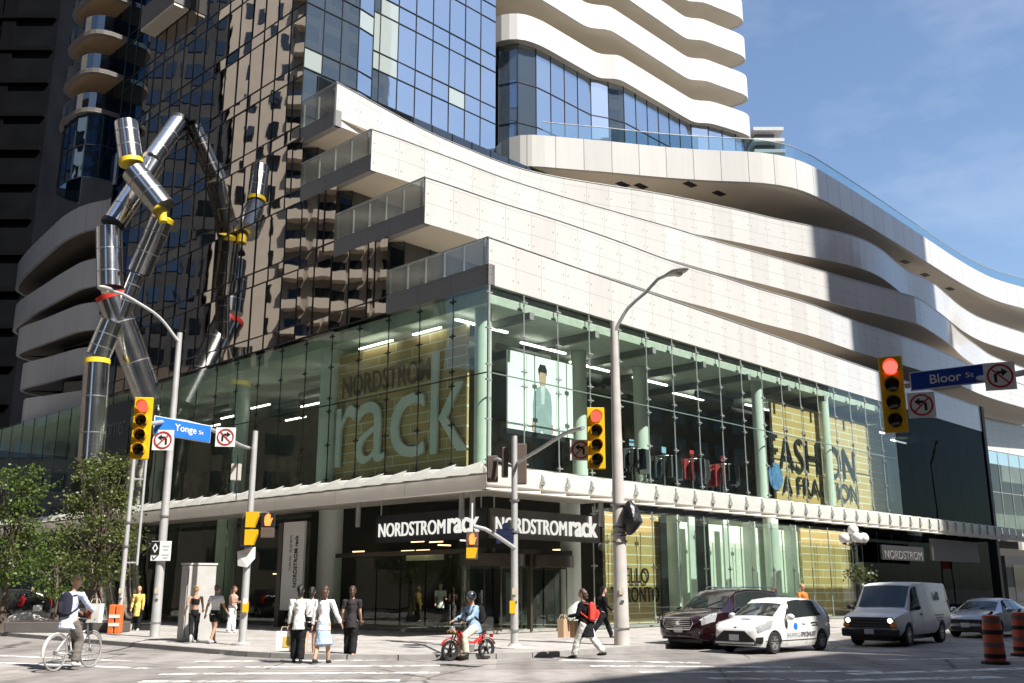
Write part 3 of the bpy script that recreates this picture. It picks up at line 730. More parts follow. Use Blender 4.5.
ent_sign(PR, 'grey shop sign with white letters hanging over the revolving doors', 496, 566.5, 569.5, 597, 526.5, .55, .82, 1.2, mat('grey sign board', (.16, .15, .14), .3, .4, var=.25, scale=1.2))
def plank_wall(label, P, s0, s1, z0, z1, o):
    t = thing('display_wall', label, 'display wall', P((s0+s1)/2, o, z0))
    a, b = (min(s0, s1), max(s0, s1)); b_ = MB(); L_ = b-a; sg = 1
    for (oo, k) in ((o, 0), (o-.15, 1)): b_.quad(P(a, oo, z0), P(b, oo, z0), P(b, oo, z1), P(a, oo, z1), [(0, 0), (L_, 0), (L_, z1-z0), (0, z1-z0)])
    for s in (a, b): b_.quad(P(s, o, z0), P(s, o-.15, z0), P(s, o-.15, z1), P(s, o, z1), [(0, 0), (.1, 0), (.1, 3), (0, 3)])
    b_.build('board', M_PLANK, t, fix=False); return t
o = -1.0
t = plank_wall('ochre plank wall upstairs carrying the biggest pale letters', PL, sL(466, 420, o), sL(334, 420, o), 6.35, 12.3, o)
o = -.85
lw = [(337, 356, 'r'), (357, 386, 'a'), (391, 425, 'c'), (431, 467, 'k')]
zb_, zx = 7.0, 10.5
for xa, xb, ch in lw:
    a, b = sL(xb, 430, o), sL(xa, 430, o); h = 2.75 if ch != 'k' else 4.35
    letters_on(t, 'big_letter', ch, PL, a, b, zb_+h/2, h, o, M_LETG, .12, -.006)
letters_on(t, 'lettering', 'NORDSTROM', PL, sL(430, 372, o), sL(343, 385, o), (zL(430, 362, o)+zL(343, 392, o))/2-.05, 1.0, o, mat('brown letters', (.13, .085, .04), .6), .06, .006)
o = -1.0
t = plank_wall('ochre plank wall upstairs with two rows of black words', PR, sR(772, 420, o), sR(880, 440, o), 6.35, 11.9, o)
letters_on(t, 'lettering', 'FASHION', PR, sR(769, 440, o+.1), sR(853, 440, o+.1), 9.0, 1.9, o+.1, M_LETB, .05, -.008)
letters_on(t, 'lettering', 'A FRACTION', PR, sR(782, 470, o+.1), sR(857, 480, o+.1), 7.25, 1.05, o+.1, M_LETB, .05, -.004)
MB().lathe([(.75, 0), (.75, .04)], PR(sR(774, 465, o), o+.04, 7.6), NR, n=28).build('round_sticker', mat('blue sticker', (.10, .22, .42), .5, var=.4, scale=3), t)
o = -.9
t = plank_wall('ochre plank wall at street level greeting the city in black letters', PR, sR(606, 580, o), sR(662, 580, o), .15, 4.9, o)
letters_on(t, 'lettering', 'HELLO', PR, sR(617, 580, o+.1), sR(649, 580, o+.1), zR(638, 575.5, o+.1), .66, o+.1, M_LETB, .04, .0)
letters_on(t, 'lettering', 'TORONTO', PR, sR(611, 595, o+.1), sR(659, 595, o+.1), zR(638, 594.5, o+.1), .66, o+.1, M_LETB, .04, .0)
plank_wall('plain ochre plank wall at street level behind the orange vested worker', PR, sR(803, 570, o), sR(852, 570, o), .15, 4.9, o)
# poster of a man in a grey suit
o = -1.3
t = thing('poster', 'white poster of a man in a grey suit behind the corner shop glass', 'poster', PR(sR(540, 395, o), o, 7))
s0, s1 = sR(508, 395, o), sR(573, 395, o); z0, z1 = zR(540, 433, o), zR(540, 357, o)
MB().box(PR((s0+s1)/2, o-.06, (z0+z1)/2), (s1-s0, .08, z1-z0), rz=math.atan2(U.y, U.x)).build('paper', mat('poster paper', (.84, .86, .85), .5, var=.02), t)
MB().box(PR((s0+s1)/2, o-.1, z0-.1), (s1-s0+.1, .12, .2), rz=math.atan2(U.y, U.x)).build('ledge', M_DARK, t)
H_ = z1-z0; sc_ = H_*.95; pc_ = (s0+s1)/2+.08
def fig(name, outline, m, t_): MB().plate([(x*sc_, y*sc_) for x, y in outline], PR(pc_, o-.015, z0+.0), U, ZU, t_).build(name, m, t)
suit = mat('printed grey suit', (.30, .36, .38), .6, var=.12, scale=4); skinp = mat('printed skin', (.50, .33, .24), .6)
fig('figure', [(-.19, 0), (-.05, 0), (-.015, .05), (.02, 0), (.17, 0), (.185, .38), (.165, .55), (.1, .62), (.035, .655), (-.035, .655), (-.1, .62), (-.17, .54), (-.2, .36)], suit, .012)
fig('figure_face', [(-.05, .655), (.05, .655), (.05, .69), (.065, .73), (.07, .80), (.05, .86), (-.05, .86), (-.07, .80), (-.065, .73), (-.05, .69)], skinp, .016)
fig('figure_hair', [(-.075, .80), (-.06, .84), (.06, .84), (.075, .80), (.085, .88), (.05, .95), (-.05, .95), (-.09, .88)], M_BLACK, .02)
fig('figure_shirt', [(-.03, .40), (.03, .40), (.045, .655), (-.045, .655)], mat('printed shirt', (.55, .6, .6), .6), .015)
fig('figure_hand', [(-.215, .02), (-.175, .02), (-.165, .14), (-.21, .14)], skinp, .016); fig('figure_hand', [(.165, .02), (.205, .02), (.2, .14), (.16, .14)], skinp, .016)
for f_ in (.28, .74): MB().box(PR(s0+(s1-s0)*f_, o-.008, (z0+z1)/2), (.05, .03, H_), rz=math.atan2(U.y, U.x)).build('poster_seam', M_LETG, t)
# clothes racks upstairs
GCOL = [(.02, .02, .022), (.05, .05, .055), (.10, .10, .11), (.03, .035, .05), (.32, .03, .035), (.22, .21, .20)]
GM = [mat('garment %d' % i, c, .85, var=.25, scale=9) for i, c in enumerate(GCOL)]
def rack(label, s, o, red, top):
    t = thing('clothes_rack', label, 'clothes rack', PR(s, o, 6.26), 0, 'clothes racks by the upstairs windows')
    b = MB(); b.bar((0, 0, 0), (0, 0, 1.75), .05); b.box((0, 0, .02), (.7, .7, .04)); ring = [(math.cos(a)*.62, math.sin(a)*.62, 1.6) for a in [i*math.pi/10 for i in range(20)]]
    b.tube(ring, .02, 6, closed=True); b.bar((-.62, 0, 1.6), (.62, 0, 1.6), .03); b.bar((0, -.62, 1.6), (0, .62, 1.6), .03); b.build('stand', M_STEEL, t, world=False)
    for i in range(14):
        a = 2*math.pi*i/14+rnd.uniform(-.08, .08); g_ = MB(); c = Vector((math.cos(a)*.62, math.sin(a)*.62, 0)); h = rnd.uniform(.85, 1.15)
        q = .07; M_ = Matrix.Rotation(a, 3, 'Z')
        pr = [(-.24, 1.56), (-.03, 1.62), (.03, 1.62), (.24, 1.56), (.27, 1.56-h*.5), (.25, 1.58-h), (-.25, 1.58-h), (-.27, 1.56-h*.5)]
        g_.plate(pr, c-M_@Vector((0, q/2, 0)), M_@Vector((1, 0, 0)), ZU, -q)
        g_.build('garment', GM[4] if (red and i in (8, 9, 10)) else GM[rnd.choice((0, 0, 1, 2, 3, 5 if top else 0))], t, world=False)
    MB().box((0, 0, 1.95), (.34, .03, .3), rz=AU).build('price_card', mat('red card', (.5, .05, .05), .5) if red else mat('blue card', (.25, .45, .6), .5), t, world=False)
    return t
for lb, px, o, red, top in (('grey and white garments on the rack nearest the tall street lamp', 632, -1.3, False, True), ('black garments on the rack between two white columns upstairs', 664, -1.7, False, False),
                            ('dark garments on a rack with a red card, next to the scarlet jackets', 692, -1.4, True, False), ('steel rack of dark garments beside the white wall edge upstairs', 722, -1.5, True, True),
                            ('rack of black coats half hidden behind the racks with red cards', 706, -4.0, False, False)):
    rack(lb, sR(px, 460, o), o, red, top)
# window text far along the shaded side
t = thing('window_sign', 'dark window sign with faint pale words at the far end of the shop glass', 'sign', PL(47, .06, 10))
o = .08
a, b = sL(125, 435, o), sL(82, 435, o)
MB().box(PL((a+b)/2, .05, 11.0), (b-a+.8, .04, 3.2), rz=math.atan2(V.y, V.x)).build('sign_board', mat('teal sign board', (.02, .035, .04), .4), t)
letters_on(t, 'lettering', 'at the corner', PL, a, b, 11.2, 1.3, .09, mat('faint letters', (.10, .12, .13), .6), .03)
# upright banner on a dark pillar beside the entrance
o = 1.0; s = sL(293, 570, o)
t = thing('banner_pillar', 'tall white banner with sideways letters on a dark pillar left of the entrance', 'banner', PL(s, o, 0))
wz = abs(sL(304, 560, o)-sL(283, 560, o)); zt = zL(293, 522, o)
rotv = math.atan2(V.y, V.x)
MB().box(PL(s+wz*.62, o-.1, zt/2), (.32, .35, zt), rz=rotv).build('pillar', mat('pillar bronze', (.07, .055, .045), .5), t)
MB().box(PL(s, o, zt*.58), (wz, .1, zt*.84), rz=rotv).build('banner', mat('banner white', (.66, .66, .64), .6, var=.06), t)
lettering('lettering', 'NORDSTROM rack', PL(s-.24, o+.06, zt*.62), ZU, V, 1, M_LETB, t, depth=.02, bold=.01, fit=(2.2, .26))
lettering('lettering', 'now open', PL(s+.14, o+.06, zt*.70), ZU, V, 1, mat('grey print', (.3, .3, .3), .6), t, depth=.02, fit=(1.5, .22))
# ------------------------------------------------------------------ ground
def ground_mat(name, col, rough, sc1, var, crack=0.0, road=False):
    m, nt, out = newmat(name); L = nt.links.new
    p = N(nt, 'ShaderNodeBsdfPrincipled'); p.inputs['Roughness'].default_value = rough; p.inputs['Specular IOR Level'].default_value = .3
    tc = N(nt, 'ShaderNodeTexCoord')
    def noise_(sc, det, src=None, rg=.5):
        n = N(nt, 'ShaderNodeTexNoise'); n.inputs['Scale'].default_value = sc; n.inputs['Detail'].default_value = det; n.inputs['Roughness'].default_value = rg; L(src or tc.outputs['Object'], n.inputs['Vector']); return n.outputs['Fac']
    def ramp(f, p0, p1, c0, c1):
        r_ = N(nt, 'ShaderNodeValToRGB'); r_.color_ramp.elements[0].position = p0; r_.color_ramp.elements[1].position = p1; r_.color_ramp.elements[0].color = c4(c0); r_.color_ramp.elements[1].color = c4(c1); L(f, r_.inputs['Fac']); return r_.outputs['Color']
    def mul(a, b, f=1.0):
        q = N(nt, 'ShaderNodeMix', data_type='RGBA', blend_type='MULTIPLY'); q.inputs[0].default_value = f; L(a, q.inputs[6]); L(b, q.inputs[7]); return q.outputs[2]
    big = noise_(sc1, 8); fine = noise_(60, 3)
    mx = N(nt, 'ShaderNodeMix', data_type='FLOAT'); mx.inputs[0].default_value = .4; L(big, mx.inputs[2]); L(fine, mx.inputs[3])
    src = ramp(mx.outputs[0], .3, .7, [x*(1-var) for x in col], [x*(1+var) for x in col])
    src = mul(src, ramp(noise_(1.3, 9, None, .7), .30, .52, (.58, .57, .56), (1, 1, 1)))            # stains
    if road:
        v = N(nt, 'ShaderNodeTexVoronoi', feature='DISTANCE_TO_EDGE'); v.inputs['Scale'].default_value = .22
        wv = N(nt, 'ShaderNodeMix', data_type='RGBA'); wv.inputs[0].default_value = .12; wn = N(nt, 'ShaderNodeTexNoise'); wn.inputs['Scale'].default_value = 1.2; wn.inputs['Detail'].default_value = 6; L(tc.outputs['Object'], wn.inputs['Vector']); L(tc.outputs['Object'], wv.inputs[6]); L(wn.outputs['Color'], wv.inputs[7]); L(wv.outputs[2], v.inputs['Vector'])
        src = mul(src, ramp(v.outputs['Distance'], .002, .008, (.34, .33, .32), (1, 1, 1)))          # sealed cracks
        vb = N(nt, 'ShaderNodeTexVoronoi'); vb.distance = 'CHEBYCHEV'; vb.inputs['Scale'].default_value = .16; L(tc.outputs['Object'], vb.inputs['Vector'])
        bw = N(nt, 'ShaderNodeRGBToBW'); L(vb.outputs['Color'], bw.inputs[0]); src = mul(src, ramp(bw.outputs[0], .25, .75, (.70, .70, .71), (1.0, 1.0, 1.0)))   # patches
        mp = N(nt, 'ShaderNodeMapping'); mp.inputs['Rotation'].default_value = (0, 0, AU); mp.inputs['Scale'].default_value = (.9, .03, 1); L(tc.outputs['Object'], mp.inputs[0])
        src = mul(src, ramp(noise_(1.0, 3, mp.outputs[0]), .38, .6, (.74, .73, .72), (1, 1, 1)))     # wheel tracks
    if crack:
        v = N(nt, 'ShaderNodeTexBrick'); v.inputs['Scale'].default_value = 1; v.inputs['Brick Width'].default_value = crack; v.inputs['Row Height'].default_value = crack; v.offset = 0
        v.inputs['Mortar Size'].default_value = .014; v.inputs['Color1'].default_value = (1, 1, 1, 1); v.inputs['Color2'].default_value = (.84, .84, .84, 1); v.inputs['Mortar'].default_value = (.45, .45, .45, 1)
        mp = N(nt, 'ShaderNodeMapping'); mp.inputs['Rotation'].default_value = (0, 0, AU); L(tc.outputs['Object'], mp.inputs[0]); L(mp.outputs[0], v.inputs['Vector']); src = mul(src, v.outputs['Color'])
    L(src, p.inputs['Base Color'])
    bp = N(nt, 'ShaderNodeBump'); bp.inputs['Strength'].default_value = .3; bp.inputs['Distance'].default_value = .01; L(fine, bp.inputs['Height']); L(bp.outputs[0], p.inputs['Normal'])
    L(p.outputs[0], out.inputs['Surface']); return m
def worn_paint(name, col):
    m, nt, out = newmat(name); L = nt.links.new
    p = N(nt, 'ShaderNodeBsdfPrincipled'); p.inputs['Roughness'].default_value = .75; t = N(nt, 'ShaderNodeBsdfTransparent'); mx = N(nt, 'ShaderNodeMixShader'); tc = N(nt, 'ShaderNodeTexCoord')
    n = N(nt, 'ShaderNodeTexNoise'); n.inputs['Scale'].default_value = 3.0; n.inputs['Detail'].default_value = 12; n.inputs['Roughness'].default_value = .72; L(tc.outputs['Object'], n.inputs['Vector'])
    r_ = N(nt, 'ShaderNodeValToRGB'); r_.color_ramp.elements[0].position = .40; r_.color_ramp.elements[1].position = .52; L(n.outputs['Fac'], r_.inputs['Fac'])
    p.inputs['Base Color'].default_value = c4(col); L(r_.outputs['Color'], mx.inputs[0]); L(t.outputs[0], mx.inputs[1]); L(p.outputs[0], mx.inputs[2]); L(mx.outputs[0], out.inputs['Surface']); return m
M_ASPH = ground_mat('worn asphalt', (.37, .343, .318), .85, .35, .16, 0, True)
M_WALK = ground_mat('concrete pavement', (.43, .402, .372), .8, .5, .10, 1.5)
M_KERB = mat('kerb stone', (.26, .25, .235), .8, var=.15)
M_PAINT = worn_paint('worn road paint', (.72, .71, .68))
structure(MB().quad((-900, -900, -.15), (900, -900, -.15), (900, 900, -.15), (-900, 900, -.15)), 'ground', M_ASPH, 'grey asphalt ground reaching the horizon')
structure(MB().quad((-140, -60, -.132), (140, -60, -.132), (140, 160, -.132), (-140, 160, -.132)), 'road', M_ASPH, 'sunlit worn asphalt crossing in front of the corner')
# pavement round the corner: 11 m deep on the shaded side, 8 m on the sunny side, corner rounded
def fillet(a, b, c, r, n=10):
    d1 = (a-b).normalized(); d2 = (c-b).normalized(); p1 = b+d1*r; p2 = b+d2*r; ctr = b+(d1+d2)*r
    out = []
    for i in range(n+1):
        t = i/n; q = p1.lerp(p2, t)-ctr; out.append(ctr+q.normalized()*r)
    return out
WL, WR = 11.2, 8.2
kn = C0+NL*WL+NR*WR
edge = [C0+NL*WL+V*120]+fillet(C0+NL*WL+V*60, kn, C0+NR*WR+U*60, 6.5)+[C0+NR*WR+U*150]
poly = [(p.x, p.y) for p in edge]+[((C0+U*150+V*5).x, (C0+U*150+V*5).y), ((C0+U*5+V*5).x, (C0+U*5+V*5).y), ((C0+V*120+U*5).x, (C0+V*120+U*5).y)]
structure(MB().prism(poly, -.15, 0), 'pavement', M_WALK, 'pale concrete pavement wrapping the building corner')
kb = MB()
for i in range(len(edge)-1):
    a, b = edge[i], edge[i+1]; t = (b-a).normalized(); n_ = Vector((t.y, -t.x, 0))
    kb.quad(a+n_*.16-ZU*.15, b+n_*.16-ZU*.15, b+n_*.15, a+n_*.15); kb.quad(a+n_*.15+ZU*.0, b+n_*.15, b+ZU*.004, a+ZU*.004)
structure(kb, 'kerb', M_KERB, 'stone kerb along the pavement edge', fix=False)
# the pavement on the camera's own corner, out of frame below
structure(MB().prism([(-16, -12), (16, -12), (16, 3.5), (10, 9), (-9, 7), (-16, 2)], -.15, 0), 'near_pavement', M_WALK, 'near pavement at the viewer side of the crossing')
# painted ladder of the crossing, read off the picture on the road level
pm = MB(); ZP = -.126
def stripe(x0, y0, x1, y1, w):
    a, b = gnd(x0, y0, ZP), gnd(x1, y1, ZP); d = (b-a).normalized(); s = Vector((-d.y, d.x, 0))*w/2
    pm.quad(a-s, b-s, b+s, a+s)
for q in ((-40, 654, 128, 661, .32), (-40, 661, 150, 668.5, .32), (195, 661.5, 420, 659.5, .38), (178, 667.5, 440, 665.5, .42), (160, 674, 440, 672.5, .42), (140, 681.5, 400, 680.5, .42), (130, 690, 400, 689, .42),
          (560, 660, 700, 663, .42), (590, 666, 790, 667, .40), (640, 672, 880, 671, .42), (800, 681, 1000, 677, .45), (850, 674, 1060, 667, .42), (700, 678, 800, 679, .36), (900, 690, 1080, 683, .42), (210, 655, 320, 652, .2), (880, 660, 1030, 657, .2)):
    stripe(*q)
structure(pm, 'crosswalk', M_PAINT, 'worn white crossing stripes painted on the asphalt', fix=False)
mh = MB(); p = gnd(415, 645, .004); mh.lathe([(.36, 0), (.36, .006)], p, n=20)
p = gnd(660, 690, -.14); mh.lathe([(.36, 0), (.36, .012)], p, n=20)
o = mh.build('manhole_cover', mat('cast iron', (.06, .055, .05), .6, .5), None); o['kind'] = 'structure'
# ------------------------------------------------------------------ other buildings
M_TAN = seam_mat('tan precast', (.45, .40, .34), 1.6, 1.5, seam=.04, dark=.6, rough=.8, var=.1)
M_TAN2 = mat('tan concrete', (.47, .42, .36), .8, var=.1, scale=.6)
M_WIN = mirror_glass('dim windows', (.30, .33, .36), (.02, .022, .025), .01, .8, .35)
def tower(name, label, x0, x1, y0, y1, h, m, rows, face='E', win=M_WIN, balc=None, z0=0, step=3.3, cols=8, wf=.6, rz=None):
    t = thing(name, label, 'building', ((x0+x1)/2, (y0+y1)/2, 0))
    MB().box(((x0+x1)/2, (y0+y1)/2, h/2), (x1-x0, y1-y0, h)).build('wall', m, t)
    for f in face:
        if f in 'EW': L0, L1 = y0, y1
        else: L0, L1 = x0, x1
        for k in range(rows):
            z = z0+2.2+k*step
            if z > h-1.5: break
            w = MB(); bl = MB(); cw = (L1-L0)/cols
            for i in range(cols):
                c = L0+cw*(i+.5)
                if f == 'E': w.box((x1+.02, c, z), (.1, cw*wf, step*.52)); bl.box((x1+.6, c, z-step*.32), (1.2, cw*.8, step*.3))
                if f == 'W': w.box((x0-.02, c, z), (.1, cw*wf, step*.52)); bl.box((x0-.6, c, z-step*.32), (1.2, cw*.8, step*.3))
                if f == 'S': w.box((c, y0-.02, z), (cw*wf, .1, step*.52)); bl.box((c, y0-.6, z-step*.32), (cw*.8, 1.2, step*.3))
                if f == 'N': w.box((c, y1+.02, z), (cw*wf, .1, step*.52))
            w.build('window_row', win, t, fix=False)
            if balc and f in balc: bl.build('balcony_row', M_TAN2, t, fix=False)
    return t
M_DKB = mat('shade black band', (.004, .004, .005), .9, spec=.05)  # the tower's shade is put into this near black
M_DKTOWER = mat('shade black tower cladding', (.004, .0045, .006), .8, spec=.06, var=.5, scale=.3)  # cladding colour lowered to stand for the tower's shade
M_TEAL = mat('teal tower strip', (.004, .022, .030), .5, var=.6, scale=.2, spec=.3)
t = thing('dark_tower', 'office tower coloured in near black shade rising beyond the mirror tubes at the far left', 'building', (-72, 120, 0))
MB().box((-77, 118, 70), (52, 36, 140)).build('wall', M_DKTOWER, t)
for i in range(9):
    b = MB(); b.box((-98+i*5.2, 99.9, 70), (1.5 if i % 3 else 2.6, .3, 136)); b.build('window_strip', M_TEAL if i % 2 else M_DKB, t)
for i in range(34): MB().box((-77, 99.8, 4+i*4), (51.6, .5, .5)).build('floor_band', M_DKB, t)
# across the side street: seen mostly in the mirror face
tower('tan_apartment_tower', 'tan apartment tower with stacked balconies mirrored in the side face', -74, -54, 42, 56.5, 96, M_TAN, 30, 'ES', balc='E', z0=23, cols=5, wf=.62, step=2.95)
tower('tan_podium_block', 'shade darkened tan block with few windows mirrored low in the side face', -72, -52, 30, 72, 21, mat('shade darkened tan brick', (.10, .08, .065), .8, var=.2), 5, 'E', z0=2, cols=9, wf=.5)  # street level shadow is put into the brick colour
tower('plain_tan_block', 'plain tan slab with a column of windows mirrored beside the terraces', -73, -54.3, 56.6, 63.2, 74, M_TAN2, 16, 'E', z0=20, cols=2, wf=.22)
tower('dark_glass_tower', 'dark glass tower mirrored beside the sculpture', -92, -54, 63.6, 89, 120, mat('slate grey cladding', (.035, .036, .040), .6, var=.5, scale=.5), 40, 'ES', cols=14, win=mirror_glass('blue black windows', (.20, .27, .36), (.012, .016, .022), .01, .8, .4), wf=.7, step=2.9)
tower('slender_pale_tower', 'pale slender tower with green glass mirrored near the lower terraces', -96, -80, 16, 29, 60, mat('pale concrete', (.5, .5, .47), .8), 17, 'EN', cols=6, win=M_SKYGLASS)
# beyond the viewer's right: three throw the shade on terraces and road, the others are added
SD = Vector((.7413, -.6712, 0)); SE = R(50.0); SP_ = Vector((.6712, .7413, 0))
def shade_block(name, label, a0, a1, p0, p1, h, m, cols):
    c = SD*(a0+a1)/2+SP_*(p0+p1)/2
    t = thing(name, label, 'building', (c.x, c.y, 0), math.atan2(SD.y, SD.x))
    MB().box((0, 0, h/2), (a1-a0, p1-p0, h)).build('wall', m, t, world=False)
    for k in range(int(h/3.6)-1):
        w = MB()
        for i in range(cols):
            y = -(p1-p0)/2+(p1-p0)*(i+.5)/cols; w.box((-(a1-a0)/2-.02, y, 3+k*3.6), (.1, (p1-p0)/cols*.65, 2))
        w.build('window_row', M_WIN, t, world=False, fix=False)
    return t
shade_block('office_tower', 'tall grey office tower whose shadow falls across the white terraces', 20, 48, 62.3, 81.8, 95, mat('grey office stone', (.20, .20, .20), .8), 5)
shade_block('stone_block', 'stone block across the street shading the white van', 20, 44, 28.2, 61.8, 42, mat('brown stone', (.10, .085, .07), .8), 8)
shade_block('limestone_block', 'dark limestone block at the viewer side of the sunny street', 20, 44, 10, 28, 39, mat('dark limestone', (.13, .12, .11), .85), 5)
shade_block('slate_sky_block', 'slate block added in the second row beyond the sunny street to hide sky', 56, 90, 22, 61, 80, mat('slate cladding', (.07, .075, .08), .7), 12)  # unseen, added to cut skylight on the terraces
shade_block('bronze_sky_block', 'bronze block added out of frame far along the sunny street to hide sky', 15, 45, 88, 130, 44, mat('bronze cladding', (.08, .06, .045), .6), 10)  # added out of view against skylight
shade_block('granite_sky_block', 'very tall granite block added unseen on the viewer side to hide sky', 20, 60, -60, 5, 105, mat('speckled granite', (.09, .085, .08), .8), 16)  # added tall and out of view, blocks skylight from the right
tower('dark_sky_block', 'dark block added behind the viewer to hide sky', -34, 26, -60, -16, 105, mat('dark granite', (.06, .058, .055), .7), 28, 'N', cols=18, wf=.7)  # added behind the camera to cut skylight
tower('grey_sky_block', 'grey block added unseen left of the viewer to hide sky', -80, -46, -30, 26, 60, mat('grey brick', (.16, .14, .125), .85), 15, 'E', cols=12)  # added out of view, holds skylight off the side face
# slim striped tower far behind the terraces
t = thing('striped_tower', 'distant grey tower with stacked balcony stripes behind the roof terrace', 'building', (62, 235, 0))
p0 = ony(757, 150, 235); p1 = ony(785, 150, 235); wx = p1.x-p0.x
MB().box(((p0.x+p1.x)/2-1.4, 240, 58), (wx-2.2, 10, 116)).build('wall', mat('striped tower glass', (.10, .11, .12), .4), t)
for k in range(36): MB().box(((p0.x+p1.x)/2-1, 239, 8.4+k*3.05), (wx+.6, 13, .9)).build('balcony_band', mat('striped tower slab', (.42, .42, .41), .7), t)
# low storefronts at the far right end of the street
t = thing('shopfront', 'dark far shopfront with wide windows at the end of the sunny street', 'building', (58, 96, 0))
q0 = J0-jn*.2+jd*2
MB().box(q0+jd*9+jn*.15+ZU*2.2, (20, .4, 4.3), rz=math.atan2(jd.y, jd.x)).build('wall', M_DARK, t)
for i in range(5): MB().box(q0+jd*(1.5+i*3.2)+jn*.36+ZU*2.1, (2.4, .06, 3.0), rz=math.atan2(jd.y, jd.x)).build('window', M_DARKGLASS, t)
# a dim sign over the shaded shopfronts at the right
o = 2.3; t = thing('fascia_sign', 'dim grey fascia sign over the shaded shopfront behind the white van', 'sign', PR(sR(940, 540, o), o, 0))
a, b = sR(930, 540, o), sR(977, 545, o)
MB().box(PR((a+b)/2, o, zR(953, 551, o)), (b-a, .12, 1.3), rz=math.atan2(U.y, U.x)).build('sign_board', mat('dim board', (.11, .105, .10), .6), t)
a, b = sR(884, 545, o), sR(921, 545, o)
t = thing('fascia_sign', 'dim lettered sign over the shaded entrance behind the globe lamp', 'sign', PR((a+b)/2, o, 0))
MB().box(PR((a+b)/2, o-.06, zR(900, 553, o)), (b-a+.6, .1, .8), rz=math.atan2(U.y, U.x)).build('sign_board', M_DARK, t)
letters_on(t, 'lettering', 'NORDSTROM', PR, a, b, zR(900, 555, o), .45, o, mat('dim letters', (.13, .125, .12), .6), .04)
o = 1.2; a, b = sR(884, 480, -.3), sR(945, 490, -.3)
t = thing('window_letters', 'teal tinted giant letters on the dark upstairs glass', 'lettering', PR((a+b)/2, -.3, 7))
letters_on(t, 'lettering', 'rack', PR, sR(888, 470, -.6), sR(945, 480, -.6), 9.0, 4.0, -.6, mat('teal letters', (.10, .30, .34), .6), .08, .02)
# ------------------------------------------------------------------ mirror tube sculpture
M_CHROME = mat('polished steel tube', (.86, .85, .83), .20, 1.0, var=.03, scale=1.2, bump=.02, bscale=2.2)
M_CRUMP = mat('crumpled mirror foot', (.82, .78, .72), .15, 1.0, var=.05, bump=.9, bscale=2.6)
M_YEL = mat('yellow enamel', (.78, .56, .03), .45, var=.05); M_RED = mat('red enamel', (.55, .03, .02), .45, var=.05)
SC = thing('tube_sculpture', 'tall zigzag sculpture of polished mirror tubes with yellow and red ends on the pavement', 'sculpture', ony(108, 600, 53.2).to_tuple()[:2]+(0,))
def tb(px, rad, Y, m=M_CHROME, capA=None, capB=None, wob=0.0):
    P = []; rad *= 1.064
    for i, q in enumerate(px):
        yy = (Y if not isinstance(Y, (list, tuple)) else Y[i])+3.2
        P.append(ony(q[0], q[1], yy))
    P = [P[0].lerp(P[-1], t/8) for t in range(9)] if len(P) == 2 else catmull(P, .5)
    k = Vector(P[0]); rr = [rad*(1+wob*math.sin(i*2.1+.5)) for i in range(len(P))]
    o = MB().tube(P, rr, 26).build('tube', m, SC, smooth=True)
    for cp, e, d in ((capA, P[0], (P[0]-P[1]).normalized()), (capB, P[-1], (P[-1]-P[-2]).normalized())):
        if cp: MB().tube([e-d*.12, e+d*.14, e+d*.22], [rad*1.03, rad*1.03, rad*.6], 26).build('end_cap', cp, o, smooth=True)
    # weld rings
    for f in (.33, .66):
        i = int(f*(len(P)-1)); d = (P[i+1]-P[i]).normalized() if i+1 < len(P) else Vector((0, 0, 1))
        MB().tube([P[i]-d*.03, P[i]+d*.03], rad*1.012, 26, cap=False).build('weld_ring', M_STEEL, o, smooth=True)
    return o
tb([(112, 622), (101, 545), (93, 478), (90, 455)], .58, [49, 49, 49, 49], M_CRUMP, wob=.05)
tb([(91, 458), (97, 362)], .62, 49, M_CHROME, None, M_YEL)
tb([(98, 356), (112, 322)], .60, 49)
tb([(111, 297), (150, 402)], .74, [50, 51.5], M_CHROME, M_RED, None)
tb([(150, 404), (137, 490), (134, 560), (136, 622)], .58, [51.5, 52, 52, 52], M_CRUMP, wob=.05)
tb([(110, 288), (109, 229)], .66, 50, M_CHROME)
tb([(113, 224), (154, 163)], .60, [50, 51], M_CHROME, M_DARK)
tb([(152, 159), (179, 121)], .52, [51, 52.5], M_CHROME, None, M_DARK)
tb([(126, 123), (131, 162)], .60, 48.5, M_CHROME, None, M_YEL)
tb([(134, 172), (163, 208)], .66, 48.5, M_CHROME)
tb([(162, 219), (139, 273)], .60, [49.5, 50], M_CHROME, M_YEL, None)
tb([(137, 275), (121, 318)], .40, [50, 50], M_CHROME)
for a, b, r_ in (((131, 160), (134, 174), .2), ((161, 205), (163, 222), .25)): MB().tube([ony(*a, 51.9), ony(*b, 51.9)], r_, 12).build('joint', M_YEL, SC, smooth=True)
